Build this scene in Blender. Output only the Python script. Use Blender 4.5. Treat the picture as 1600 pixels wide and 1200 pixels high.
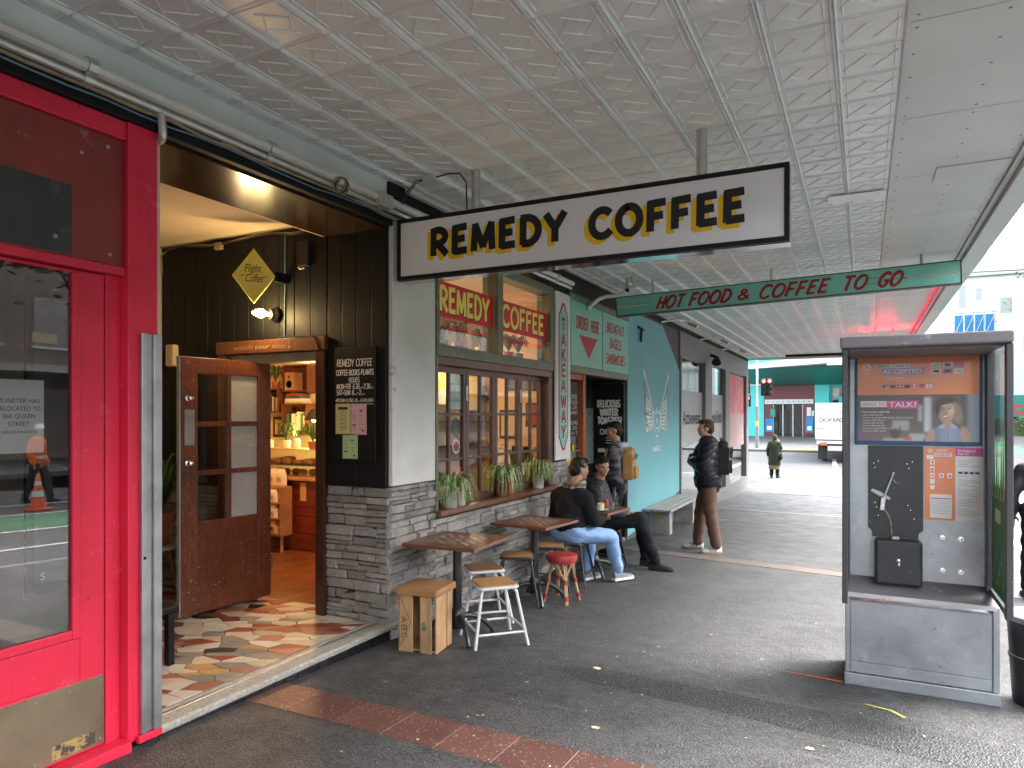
import bpy, bmesh, math, random
from mathutils import Vector, Matrix
random.seed(11)
R = math.radians
scene = bpy.context.scene
COL = scene.collection
for o in list(bpy.data.objects): bpy.data.objects.remove(o)

# ------------------------------------------------------------------ camera, sky, sun, exposure
cam_d = bpy.data.cameras.new('camera'); cam = bpy.data.objects.new('camera', cam_d); COL.objects.link(cam)
cam.location = (3.25, 0.0, 1.65)
cam.rotation_euler = (R(90), 0, math.atan(.5))
cam_d.sensor_fit = 'HORIZONTAL'; cam_d.sensor_width = 36; cam_d.lens = 24.75
cam_d.shift_y = .03; cam_d.clip_start = .05; cam_d.clip_end = 600
scene.camera = cam

SUN_EL, SUN_AZ = 50, 62          # azimuth from +Y towards +X
world = bpy.data.worlds.new('World'); scene.world = world; world.use_nodes = True
wn = world.node_tree; wn.nodes.clear()
w_out = wn.nodes.new('ShaderNodeOutputWorld'); w_bg = wn.nodes.new('ShaderNodeBackground')
w_sky = wn.nodes.new('ShaderNodeTexSky'); w_sky.sky_type = 'NISHITA'; w_sky.sun_disc = False
w_sky.sun_elevation = R(SUN_EL); w_sky.sun_rotation = R(SUN_AZ)
w_sky.air_density = 1.0; w_sky.dust_density = 4.0; w_sky.ozone_density = 1.0
w_hsv = wn.nodes.new('ShaderNodeHueSaturation'); w_hsv.inputs['Saturation'].default_value = .28
w_hsv.inputs['Value'].default_value = 1.15
wn.links.new(w_sky.outputs[0], w_hsv.inputs['Color']); wn.links.new(w_hsv.outputs[0], w_bg.inputs['Color'])
w_bg.inputs['Strength'].default_value = .15
wn.links.new(w_bg.outputs[0], w_out.inputs['Surface'])

sun_d = bpy.data.lights.new('sun', 'SUN'); sun = bpy.data.objects.new('sun', sun_d); COL.objects.link(sun)
sun_d.energy = .7; sun_d.angle = R(20); sun_d.color = (1, .97, .93)
sd = Vector((math.sin(R(SUN_AZ))*math.cos(R(SUN_EL)), math.cos(R(SUN_AZ))*math.cos(R(SUN_EL)), math.sin(R(SUN_EL))))
sun.rotation_euler = (-sd).to_track_quat('-Z', 'Y').to_euler(); sun.location = (20, 10, 30)

vs = scene.view_settings
vs.view_transform = 'Standard'; vs.look = 'None'; vs.gamma = 1; vs.exposure = 3.3
try: vs.use_curve_mapping = False
except Exception: pass
scene.render.engine = 'CYCLES'
cy = scene.cycles
cy.max_bounces = 9; cy.diffuse_bounces = 5; cy.glossy_bounces = 4; cy.transmission_bounces = 6; cy.transparent_max_bounces = 12
cy.sample_clamp_indirect = 8; cy.use_denoising = True
cy.caustics_reflective = False; cy.caustics_refractive = False

# ------------------------------------------------------------------ materials
def _nt(name):
    m = bpy.data.materials.new(name); m.use_nodes = True
    nt = m.node_tree; nt.nodes.clear()
    out = nt.nodes.new('ShaderNodeOutputMaterial'); b = nt.nodes.new('ShaderNodeBsdfPrincipled')
    nt.links.new(b.outputs[0], out.inputs[0])
    return m, nt, b, out
def _n(nt, kind, **kw):
    n = nt.nodes.new(kind)
    for k, v in kw.items():
        if k in n.inputs.keys(): n.inputs[k].default_value = v
        else: setattr(n, k, v)
    return n
def c4(c): return (c[0], c[1], c[2], 1)
def dim(c, k): return (c[0]*k, c[1]*k, c[2]*k)
def _mix(nt, fac, a, b, mode='MIX'):
    n = nt.nodes.new('ShaderNodeMix'); n.data_type = 'RGBA'; n.blend_type = mode
    for i, v in ((0, fac), (6, a), (7, b)):
        if isinstance(v, bpy.types.NodeSocket): nt.links.new(v, n.inputs[i])
        elif isinstance(v, (int, float)): n.inputs[i].default_value = v
        else: n.inputs[i].default_value = c4(v)
    return n.outputs[2]
def _ramp(nt, src, p0, p1, c0=(0,0,0), c1=(1,1,1)):
    r = nt.nodes.new('ShaderNodeValToRGB'); e = r.color_ramp.elements
    e[0].position = p0; e[1].position = p1; e[0].color = c4(c0); e[1].color = c4(c1)
    nt.links.new(src, r.inputs[0]); return r.outputs[0]
def _coord(nt, scale=(1,1,1), kind='Object'):
    tc = nt.nodes.new('ShaderNodeTexCoord'); mp = nt.nodes.new('ShaderNodeMapping')
    mp.inputs['Scale'].default_value = scale
    nt.links.new(tc.outputs[kind], mp.inputs[0]); return mp.outputs[0]
def _noise(nt, vec, scale, detail=5, rough=.55, dist=0):
    n = _n(nt, 'ShaderNodeTexNoise', Scale=scale, Detail=detail, Roughness=rough, Distortion=dist)
    nt.links.new(vec, n.inputs['Vector']); return n.outputs['Fac']
def _bump(nt, b, h, strength=.3, dist=.01):
    n = _n(nt, 'ShaderNodeBump', Strength=strength, Distance=dist)
    nt.links.new(h, n.inputs['Height']); nt.links.new(n.outputs[0], b.inputs['Normal'])

MATS = {}
def mat(name, c, rough=.6, metal=0., var=.25, vscale=5, bump=.0, bscale=60, c2=None, rnd=0., stretch=(1,1,1), spec=.4, coat=0., rvar=.1, em=None, ems=0):
    if name in MATS: return MATS[name]
    m, nt, b, out = _nt(name)
    vec = _coord(nt, stretch)
    f = _ramp(nt, _noise(nt, vec, vscale), .3, .72)
    col = _mix(nt, f, c if c2 is None else c, dim(c, 1-var) if c2 is None else c2)
    if rnd:
        oi = nt.nodes.new('ShaderNodeObjectInfo')
        rr = _ramp(nt, oi.outputs['Random'], 0, 1, (1-rnd,)*3, (1+rnd,)*3)
        col = _mix(nt, 1., col, rr, 'MULTIPLY')
    nt.links.new(col, b.inputs['Base Color'])
    b.inputs['Metallic'].default_value = metal
    b.inputs['Specular IOR Level'].default_value = spec
    b.inputs['Coat Weight'].default_value = coat
    if rvar:
        rn = _noise(nt, vec, vscale*2.3, 4)
        mr = _n(nt, 'ShaderNodeMapRange'); mr.inputs[3].default_value = max(.02, rough-rvar); mr.inputs[4].default_value = min(1, rough+rvar)
        nt.links.new(rn, mr.inputs[0]); nt.links.new(mr.outputs[0], b.inputs['Roughness'])
    else: b.inputs['Roughness'].default_value = rough
    if bump: _bump(nt, b, _noise(nt, vec, bscale, 4), bump)
    if em: b.inputs['Emission Color'].default_value = c4(em); b.inputs['Emission Strength'].default_value = ems
    MATS[name] = m; return m
def wood(name, c1, c2, rough=.45, axis=2, scale=1., rnd=.12, coat=0., wear=0.):
    if name in MATS: return MATS[name]
    m, nt, b, out = _nt(name)
    st = [14*scale]*3; st[axis] = 1.3*scale
    vec = _coord(nt, tuple(st))
    g = _noise(nt, vec, 3, 8, .65, .6)
    col = _mix(nt, _ramp(nt, g, .3, .7), c1, c2)
    v2 = _coord(nt, (1,1,1)); big = _noise(nt, v2, 3.5, 3)
    col = _mix(nt, _ramp(nt, big, .35, .75), col, _mix(nt, 1., col, (.62,.6,.58), 'MULTIPLY'))
    if wear:
        sc = _ramp(nt, _noise(nt, _coord(nt, (9,9,22)), 4.5, 6, .7), .61, .65)
        col = _mix(nt, _mix(nt, 1., sc, (wear,)*3, 'MULTIPLY'), col, (.5,.42,.36))
    if rnd:
        oi = nt.nodes.new('ShaderNodeObjectInfo')
        col = _mix(nt, 1., col, _ramp(nt, oi.outputs['Random'], 0, 1, (1-rnd,)*3, (1+rnd,)*3), 'MULTIPLY')
    nt.links.new(col, b.inputs['Base Color'])
    b.inputs['Roughness'].default_value = rough; b.inputs['Coat Weight'].default_value = coat; b.inputs['Coat Roughness'].default_value = .25
    _bump(nt, b, g, .15, .004)
    MATS[name] = m; return m
def glass(name, tint=(.93,.96,.95), ior=1.52, rough=.0, refl=1.):
    if name in MATS: return MATS[name]
    m = bpy.data.materials.new(name); m.use_nodes = True; nt = m.node_tree; nt.nodes.clear()
    out = nt.nodes.new('ShaderNodeOutputMaterial')
    tr = nt.nodes.new('ShaderNodeBsdfTransparent'); tr.inputs[0].default_value = c4(tint)
    gl = nt.nodes.new('ShaderNodeBsdfAnisotropic') if False else nt.nodes.new('ShaderNodeBsdfGlossy'); gl.inputs['Roughness'].default_value = rough
    gl.inputs[0].default_value = (refl, refl, refl, 1)
    fr = _n(nt, 'ShaderNodeFresnel', IOR=ior)
    ge = nt.nodes.new('ShaderNodeNewGeometry'); io = _n(nt, 'ShaderNodeMapRange'); io.inputs[3].default_value = ior; io.inputs[4].default_value = 1/ior   # leaving a thin pane: same reflectance as entering
    nt.links.new(ge.outputs['Backfacing'], io.inputs[0]); nt.links.new(io.outputs[0], fr.inputs['IOR'])
    mx = nt.nodes.new('ShaderNodeMixShader')
    nt.links.new(fr.outputs[0], mx.inputs[0]); nt.links.new(tr.outputs[0], mx.inputs[1]); nt.links.new(gl.outputs[0], mx.inputs[2])
    nt.links.new(mx.outputs[0], out.inputs[0])
    MATS[name] = m; return m
def emit(name, c, s):
    if name in MATS: return MATS[name]
    m = bpy.data.materials.new(name); m.use_nodes = True; nt = m.node_tree; nt.nodes.clear()
    out = nt.nodes.new('ShaderNodeOutputMaterial'); e = nt.nodes.new('ShaderNodeEmission')
    e.inputs[0].default_value = c4(c); e.inputs[1].default_value = s
    nt.links.new(e.outputs[0], out.inputs[0]); MATS[name] = m; return m

def asphalt_mat():
    m, nt, b, out = _nt('asphalt')
    v = _coord(nt)
    big = _noise(nt, v, .55, 6, .6); mid = _noise(nt, v, 3.2, 6, .65); fine = _noise(nt, v, 170, 3, .7)
    col = _mix(nt, _ramp(nt, big, .38, .68), (.020,.0205,.0215), (.045,.045,.046))
    col = _mix(nt, _ramp(nt, mid, .42, .72), col, _mix(nt, 1., col, (.42,.42,.43), 'MULTIPLY'))
    mott = _noise(nt, v, 17, 7, .75)
    col = _mix(nt, _ramp(nt, mott, .44, .66, (0,)*3, (.75,)*3), col, _mix(nt, 1., col, (2.1,2.1,2.05), 'MULTIPLY'))
    stain = _ramp(nt, _noise(nt, _coord(nt, (1.2,.8,1)), 1.9, 8, .72, .8), .57, .66)
    col = _mix(nt, _mix(nt, 1., stain, (.7,)*3, 'MULTIPLY'), col, _mix(nt, 1., col, (.38,.38,.39), 'MULTIPLY'))
    # streaks of wear along the walking direction across the far part
    vs_ = _coord(nt, (.9, 7, 1)); st = _noise(nt, vs_, 1.6, 7, .7)
    col = _mix(nt, _mix(nt, 1., _ramp(nt, st, .56, .74), (.55,.55,.55), 'MULTIPLY'), col, (.12,.12,.12))
    agg = _n(nt, 'ShaderNodeTexVoronoi', Scale=95.); nt.links.new(v, agg.inputs['Vector'])
    col = _mix(nt, _ramp(nt, agg.outputs['Color'], .35, .95, (.0,)*3, (.5,)*3), col, (.13,.128,.122))
    # trodden gum and pale specks
    gum = _n(nt, 'ShaderNodeTexVoronoi', Scale=4.3, Randomness=1.); nt.links.new(v, gum.inputs['Vector'])
    gm = _ramp(nt, gum.outputs['Distance'], .060, .074, (1,1,1), (0,0,0))
    gcut = _ramp(nt, gum.outputs['Color'], .55, .6)
    gum2 = _n(nt, 'ShaderNodeTexVoronoi', Scale=9.); nt.links.new(v, gum2.inputs['Vector'])
    gm2 = _ramp(nt, gum2.outputs['Distance'], .045, .06, (1,1,1), (0,0,0))
    gcut2 = _ramp(nt, gum2.outputs['Color'], .62, .66)
    g1 = _mix(nt, 1., gm, gcut, 'MULTIPLY'); g2 = _mix(nt, 1., gm2, gcut2, 'MULTIPLY')
    col = _mix(nt, _mix(nt, 1., g1, (.8,)*3, 'MULTIPLY'), col, (.26,.255,.24))
    col = _mix(nt, _mix(nt, 1., g2, (.6,)*3, 'MULTIPLY'), col, (.20,.198,.19))
    nt.links.new(col, b.inputs['Base Color'])
    rr = _ramp(nt, mid, .3, .7, (.40,)*3, (.70,)*3); nt.links.new(rr, b.inputs['Roughness'])
    bn = nt.nodes.new('ShaderNodeMath'); bn.operation = 'ADD'
    nt.links.new(fine, bn.inputs[0]); nt.links.new(agg.outputs['Distance'], bn.inputs[1])
    _bump(nt, b, bn.outputs[0], .8, .007)
    MATS['asphalt'] = m; return m
def speckle_mat(name, c1, c2, cs, scale=90, rough=.55):
    m, nt, b, out = _nt(name)
    v = _coord(nt)
    col = _mix(nt, _ramp(nt, _noise(nt, v, 5, 5), .35, .7), c1, c2)
    s = _n(nt, 'ShaderNodeTexVoronoi', Scale=float(scale)); nt.links.new(v, s.inputs['Vector'])
    col = _mix(nt, _mix(nt, 1., _ramp(nt, s.outputs['Distance'], .22, .30, (1,1,1), (0,0,0)), _ramp(nt, s.outputs['Color'], .5, .62), 'MULTIPLY'), col, cs)
    col = _mix(nt, _ramp(nt, _noise(nt, v, 200, 2), .4, .75, (0,)*3, (.5,)*3), col, dim(c2, .5))
    oi = nt.nodes.new('ShaderNodeObjectInfo')
    col = _mix(nt, 1., col, _ramp(nt, oi.outputs['Random'], 0, 1, (.82,)*3, (1.15,)*3), 'MULTIPLY')
    nt.links.new(col, b.inputs['Base Color']); b.inputs['Roughness'].default_value = rough
    _bump(nt, b, _noise(nt, v, 160, 3), .3, .003)
    MATS[name] = m; return m
def stone_mat(name, c1, c2, c3, rnd=.3, bs=45):
    m, nt, b, out = _nt(name)
    v = _coord(nt)
    col = _mix(nt, _ramp(nt, _noise(nt, v, 7, 7, .65), .32, .7), c1, c2)
    col = _mix(nt, _ramp(nt, _noise(nt, v, 31, 5, .7), .55, .75), col, c3)
    oi = nt.nodes.new('ShaderNodeObjectInfo')
    col = _mix(nt, 1., col, _ramp(nt, oi.outputs['Random'], 0, 1, (1-rnd,1-rnd*1.02,1-rnd*1.05), (1+rnd,)*3), 'MULTIPLY')
    nt.links.new(col, b.inputs['Base Color']); b.inputs['Roughness'].default_value = .8
    _bump(nt, b, _noise(nt, v, bs, 8, .7), .8, .012)
    MATS[name] = m; return m
def worn_paint(name, c, c2, wear=(.55,.5,.48), amount=.72, rough=.5, metal=0., scale=9, bump=.12):
    """paint with a shape of wear: scuffs and chips showing what is below"""
    m, nt, b, out = _nt(name)
    v = _coord(nt)
    col = _mix(nt, _ramp(nt, _noise(nt, v, 2.2, 6, .6), .35, .7), c, c2)
    w = _ramp(nt, _noise(nt, v, scale, 9, .72), amount-.065, amount-.035)
    col = _mix(nt, w, col, wear)
    nt.links.new(col, b.inputs['Base Color'])
    b.inputs['Roughness'].default_value = rough; b.inputs['Metallic'].default_value = metal
    _bump(nt, b, _noise(nt, v, 45, 5), bump, .004)
    MATS[name] = m; return m
asphalt_mat()

# ------------------------------------------------------------------ mesh builder
class MB:
    def __init__(s): s.v = []; s.f = []; s.mi = []
    def add(s, vs, fs, m=0, mtx=None):
        k = len(s.v)
        s.v += [tuple(mtx @ Vector(p)) if mtx is not None else tuple(p) for p in vs]
        s.f += [tuple(i+k for i in f) for f in fs]; s.mi += [m]*len(fs); return s
    def box(s, x0, y0, z0, x1, y1, z1, m=0, mtx=None):
        if x0 > x1: x0, x1 = x1, x0
        if y0 > y1: y0, y1 = y1, y0
        if z0 > z1: z0, z1 = z1, z0
        return s.add([(x0,y0,z0),(x1,y0,z0),(x1,y1,z0),(x0,y1,z0),(x0,y0,z1),(x1,y0,z1),(x1,y1,z1),(x0,y1,z1)],
                     [(0,3,2,1),(4,5,6,7),(0,1,5,4),(1,2,6,5),(2,3,7,6),(3,0,4,7)], m, mtx)
    def bar(s, p0, p1, w, h=None, m=0, up=(0,0,1)):
        h = w if h is None else h
        p0, p1 = Vector(p0), Vector(p1); d = (p1-p0).normalized(); u = Vector(up)
        if abs(d.dot(u)) > .98: u = Vector((0,1,0))
        sd = d.cross(u).normalized(); u = sd.cross(d)
        vs = []
        for p in (p0, p1):
            for a, b in ((-1,-1),(1,-1),(1,1),(-1,1)): vs.append(p+sd*(a*w/2)+u*(b*h/2))
        return s.add(vs, [(0,1,2,3),(7,6,5,4),(0,4,5,1),(1,5,6,2),(2,6,7,3),(3,7,4,0)], m)
    def tube(s, pts, r, n=8, m=0, caps=True):
        pts = [Vector(p) for p in pts]; rs = r if isinstance(r, (list, tuple)) else [r]*len(pts)
        k = len(s.v); pu = None
        for i, p in enumerate(pts):
            d = (pts[min(i+1, len(pts)-1)]-pts[max(i-1, 0)])
            d = d.normalized() if d.length > 1e-9 else Vector((0,0,1))
            if pu is None:
                u = Vector((0,0,1)) if abs(d.z) < .9 else Vector((1,0,0))
            else: u = pu
            u = (u-d*u.dot(d)).normalized(); pu = u; w = d.cross(u)
            for j in range(n):
                a = 2*math.pi*j/n; s.v.append(tuple(p+u*(rs[i]*math.cos(a))+w*(rs[i]*math.sin(a))))
        for i in range(len(pts)-1):
            for j in range(n):
                a, b = k+i*n+j, k+i*n+(j+1) % n
                s.f.append((a, b, b+n, a+n)); s.mi.append(m)
        if caps:
            s.f.append(tuple(k+j for j in reversed(range(n)))); s.mi.append(m)
            s.f.append(tuple(k+(len(pts)-1)*n+j for j in range(n))); s.mi.append(m)
        return s
    def lathe(s, prof, c=(0,0,0), n=20, m=0, mtx=None, sx=1, sy=1):
        vs = []; fs = []
        for r, z in prof:
            for j in range(n):
                a = 2*math.pi*j/n; vs.append((c[0]+r*sx*math.cos(a), c[1]+r*sy*math.sin(a), c[2]+z))
        for i in range(len(prof)-1):
            for j in range(n):
                a, b = i*n+j, i*n+(j+1) % n; fs.append((a, b, b+n, a+n))
        if prof[0][0] > 1e-5: fs.append(tuple(reversed(range(n))))
        if prof[-1][0] > 1e-5: fs.append(tuple((len(prof)-1)*n+j for j in range(n)))
        return s.add(vs, fs, m, mtx)
    def prism(s, poly, vec, m=0):
        """poly: 3D points (ccw seen from +vec), extruded by vec"""
        n = len(poly); vec = Vector(vec); P0 = [Vector(p) for p in poly]; P1 = [p+vec for p in P0]
        return s.add(P0+P1, [tuple(reversed(range(n))), tuple(range(n, 2*n))]+[(i, (i+1) % n, n+(i+1) % n, n+i) for i in range(n)], m)
    def ell(s, c, r, nu=14, nv=9, m=0, mtx=None):
        vs = [(c[0], c[1], c[2]-r[2])]; fs = []
        for i in range(1, nv):
            t = -math.pi/2+math.pi*i/nv
            for j in range(nu):
                a = 2*math.pi*j/nu
                vs.append((c[0]+r[0]*math.cos(t)*math.cos(a), c[1]+r[1]*math.cos(t)*math.sin(a), c[2]+r[2]*math.sin(t)))
        vs.append((c[0], c[1], c[2]+r[2])); top = len(vs)-1
        for j in range(nu): fs.append((0, 1+(j+1) % nu, 1+j))
        for i in range(nv-2):
            for j in range(nu):
                a, b = 1+i*nu+j, 1+i*nu+(j+1) % nu; fs.append((a, b, b+nu, a+nu))
        for j in range(nu): fs.append((1+(nv-2)*nu+j, 1+(nv-2)*nu+(j+1) % nu, top))
        return s.add(vs, fs, m, mtx)
    def mesh(s, name):
        me = bpy.data.meshes.new(name); me.from_pydata(s.v, [], s.f); me.update(); return me
    def build(s, name, mats, parent=None, world=True, smooth=False, bevel=0., loc=None, rot=None):
        me = s.mesh(name)
        return mesh_obj(name, me, mats, parent, world, smooth, bevel, loc, rot, s.mi)
def wm(o):
    m = Matrix.LocRotScale(o.location, o.rotation_euler, o.scale)
    if o.parent: m = wm(o.parent) @ o.matrix_parent_inverse @ m
    return m
def mesh_obj(name, me, mats, parent=None, world=True, smooth=False, bevel=0., loc=None, rot=None, mi=None):
    o = bpy.data.objects.new(name, me); COL.objects.link(o)
    if not isinstance(mats, (list, tuple)): mats = [mats]
    if len(me.materials) == 0:
        for m in mats: me.materials.append(MATS[m] if isinstance(m, str) else m)
    if mi and any(mi): me.polygons.foreach_set('material_index', mi)
    if smooth:
        me.polygons.foreach_set('use_smooth', [True]*len(me.polygons))
        if smooth != 'all':
            try: me.set_sharp_from_angle(angle=R(40))
            except Exception: pass
    if parent is not None:
        o.parent = parent
        if world: o.matrix_parent_inverse = wm(parent).inverted()
    if loc: o.location = loc
    if rot: o.rotation_euler = rot
    if bevel:
        bv = o.modifiers.new('bevel', 'BEVEL'); bv.width = bevel; bv.segments = 2; bv.limit_method = 'ANGLE'; bv.angle_limit = R(40)
    return o
def thing(name, label, cat, loc=(0,0,0), rotz=0., group=None):
    o = bpy.data.objects.new(name, None); COL.objects.link(o); o.empty_display_size = .1
    o.location = loc; o.rotation_euler = (0, 0, rotz); tag(o, label, cat, group); return o
def tag(o, label=None, cat=None, group=None, kind=None):
    if label: o['label'] = label
    if cat: o['category'] = cat
    if group: o['group'] = group
    if kind: o['kind'] = kind
    return o
def copy_tree(o, parent=None):
    c = o.copy(); COL.objects.link(c); c.parent = parent
    if parent is not None: c.matrix_parent_inverse = o.matrix_parent_inverse.copy()
    for ch in [x for x in bpy.data.objects if x.parent == o]: copy_tree(ch, c)
    return c
def B(name, x0, y0, z0, x1, y1, z1, m, parent=None, bevel=0., **kw):
    return MB().box(x0, y0, z0, x1, y1, z1).build(name, m, parent, bevel=bevel, **kw)

# ------------------------------------------------------------------ brush lettering and print
def _arc(cx, cy, rx, ry, a0, a1, n=12):
    return [(cx+rx*math.cos(R(a0+(a1-a0)*i/n)), cy+ry*math.sin(R(a0+(a1-a0)*i/n))) for i in range(n+1)]
GL = {
 'A': (.74, [[(0,0),(.37,1)],[(.37,1),(.74,0)],[(.13,.32),(.61,.34)]]),
 'B': (.6, [[(.04,0),(.04,1)],[(0,1)]+_arc(.25,.76,.3,.24,90,-90,8)+[(.04,.52)],[(.04,.52)]+_arc(.27,.26,.33,.26,90,-90,8)+[(0,0)]]),
 'C': (.66, [_arc(.38,.5,.38,.5,48,318,16)]),
 'D': (.66, [[(.06,.02),(.06,.98)],[(0,1),(.16,1)]+_arc(.2,.5,.46,.5,80,-80,12)+[(.06,.02)]]),
 'E': (.54, [[(.06,0),(.06,1)],[(0,.97),(.52,1)],[(.06,.52),(.44,.54)],[(.06,.03),(.54,.05)]]),
 'F': (.52, [[(.06,0),(.06,1)],[(0,.97),(.52,1)],[(.06,.5),(.44,.53)]]),
 'G': (.68, [_arc(.38,.5,.38,.5,48,300,16)+[(.62,.12),(.64,.42)],[(.4,.42),(.68,.43)]]),
 'H': (.62, [[(.04,0),(.04,1)],[(.58,0),(.58,1)],[(.04,.5),(.58,.52)]]),
 'I': (.1, [[(.05,0),(.05,1)]]),
 'J': (.45, [[(.4,1),(.4,.25)]+_arc(.2,.22,.2,.22,0,-170,8)]),
 'K': (.62, [[(.05,0),(.05,1)],[(.56,1),(.06,.42)],[(.2,.56),(.6,0)]]),
 'L': (.48, [[(.05,1),(.05,.03),(.48,.04)]]),
 'M': (.84, [[(.04,0),(.09,1)],[(.09,1),(.42,.12)],[(.42,.12),(.75,1)],[(.75,1),(.8,0)]]),
 'N': (.64, [[(.04,0),(.04,1)],[(.04,1),(.6,0)],[(.6,0),(.6,1)]]),
 'O': (.74, [_arc(.37,.5,.37,.5,100,460,20)]),
 'P': (.58, [[(.05,0),(.05,1)],[(0,1)]+_arc(.24,.73,.33,.27,90,-90,9)+[(.05,.46)]]),
 'Q': (.74, [_arc(.37,.5,.37,.5,100,460,20),[(.45,.25),(.74,-.05)]]),
 'R': (.64, [[(.06,0),(.06,1)],[(-.02,.94)]+_arc(.24,.72,.34,.28,100,-90,10)+[(.06,.43)],[(.24,.44),(.63,.0)]]),
 'S': (.56, [_arc(.29,.75,.26,.25,40,262,10)+_arc(.28,.25,.28,.25,85,-145,10)]),
 'T': (.62, [[(.31,0),(.31,1)],[(0,.98),(.62,1)]]),
 'U': (.62, [[(.04,1),(.04,.3)]+_arc(.31,.3,.27,.3,180,360,10)+[(.58,1)]]),
 'V': (.66, [[(0,1),(.33,0)],[(.33,0),(.66,1)]]),
 'W': (.94, [[(0,1),(.24,0)],[(.24,0),(.47,.85)],[(.47,.85),(.7,0)],[(.7,0),(.94,1)]]),
 'X': (.62, [[(0,1),(.62,0)],[(.62,1),(0,0)]]),
 'Y': (.66, [[(0,1),(.33,.46)],[(.66,1.02),(.33,.46),(.33,0)]]),
 'Z': (.6, [[(.02,.98),(.58,.98),(.02,.02),(.6,.03)]]),
 '&': (.72, [[(.7,0)]+[(.2,.7)]+_arc(.32,.8,.17,.2,200,-20,8)+[(.06,.35)]+_arc(.28,.22,.24,.22,150,300,8)+[(.66,.42)]]),
 '0': (.56, [_arc(.28,.5,.28,.5,90,450,16)]), '1': (.2, [[(0,.8),(.12,1),(.12,0)]]),
 '2': (.54, [_arc(.27,.73,.25,.27,160,-40,9)+[(.02,.02),(.54,.03)]]),
 '3': (.52, [_arc(.24,.75,.25,.25,150,-80,9)+_arc(.24,.26,.28,.26,80,-150,9)]),
 '6': (.54, [[(.46,.98)]+_arc(.42,.4,.4,.55,120,180,5)+_arc(.28,.28,.26,.28,180,540,14)]),
 '7': (.5, [[(0,.98),(.5,.98),(.14,0)]]), '8': (.54, [_arc(.27,.76,.22,.24,-90,270,12),_arc(.27,.26,.27,.26,90,450,12)]),
 '-': (.36, [[(.03,.46),(.33,.48)]]), '.': (.12, [[(.05,.0),(.06,.06)]]), ':': (.12, [[(.05,.15),(.06,.22)],[(.05,.62),(.06,.69)]]),
 '!': (.14, [[(.09,1),(.06,.3)],[(.05,.02),(.055,.08)]]), '+': (.4, [[(.02,.4),(.38,.42)],[(.2,.22),(.2,.6)]]), '*': (.3, [[(0,.5),(.3,.5)],[(.15,.34),(.15,.66)]]),
 ' ': (.36, []),
}
class Plane:
    """2D (a,b) on a wall: origin o, unit axes u, w, n outward"""
    def __init__(s, o, u, w, lift=.003):
        s.o, s.u, s.w = Vector(o), Vector(u).normalized(), Vector(w).normalized(); s.n = s.u.cross(s.w); s.lift = lift
    def p(s, a, b, l=0): return s.o+s.u*a+s.w*b+s.n*(s.lift+l)
    def poly(s, mb, pts, l=0., m=0):
        return mb.add([s.p(a, b, l) for a, b in pts], [tuple(range(len(pts)))], m)
    def rect(s, mb, a0, b0, a1, b1, l=0., m=0): return s.poly(mb, [(a0,b0),(a1,b0),(a1,b1),(a0,b1)], l, m)
def ribbon(pts, w0, w1=None, cap=.35):
    """outline quads of a brush stroke"""
    w1 = w0 if w1 is None else w1
    P_ = [Vector((a, b, 0)) for a, b in pts]
    d0 = (P_[0]-P_[1]).normalized(); d1 = (P_[-1]-P_[-2]).normalized()
    P_[0] = P_[0]+d0*w0*cap*.5; P_[-1] = P_[-1]+d1*w1*cap*.5
    n = len(P_); L, Rr = [], []
    for i, p in enumerate(P_):
        a = (P_[i]-P_[i-1]).normalized() if i else None
        b = (P_[i+1]-P_[i]).normalized() if i < n-1 else None
        if a is None: t = b; k = 1
        elif b is None: t = a; k = 1
        else:
            t = a+b
            t = t.normalized() if t.length > 1e-5 else a
            k = min(1.6, 1/max(.5, t.dot(a)))
        nn = Vector((-t.y, t.x, 0)); w = (w0+(w1-w0)*i/(n-1))*.5*k
        L.append(p+nn*w); Rr.append(p-nn*w)
    return L, Rr
def brush(mb, s, pl, a, b, h, wt=.16, gap=.14, slant=0., sx=1., l=0., m=0, fit=None, jit=0., taper=1.):
    """brush-letter a string from (a,b); returns the end a. fit: squeeze to this width"""
    def width(q): return sum(GL[c][0] for c in q)+gap*(len(q)-1)+wt*.0
    if fit: sx = fit/(width(s)*h)
    x = 0; k = 0
    for ch in s:
        w, strokes = GL[ch]
        jy = random.uniform(-jit, jit)
        for st in strokes:
            pts = [((x+px)*h*sx+slant*(py)*h, (py+jy)*h) for px, py in st]
            L, Rr = ribbon(pts, wt*h, wt*h*taper)
            n = len(L); z = l+.00012*(k % 9); k += 1
            vs = [pl.p(a+q.x, b+q.y, z) for q in Rr]+[pl.p(a+q.x, b+q.y, z) for q in L]
            mb.add(vs, [(i, i+1, n+i+1, n+i) for i in range(n-1)], m)
        x += w+gap
    return a+(x-gap)*h*sx
_tc = {}
def bench(o):
    """evaluate one object in a scratch scene of its own, which stays fast"""
    sc = bpy.data.scenes.get('scratch') or bpy.data.scenes.new('scratch')
    sc.collection.objects.link(o); vl = sc.view_layers[0]; vl.update(); return vl.depsgraph
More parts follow.
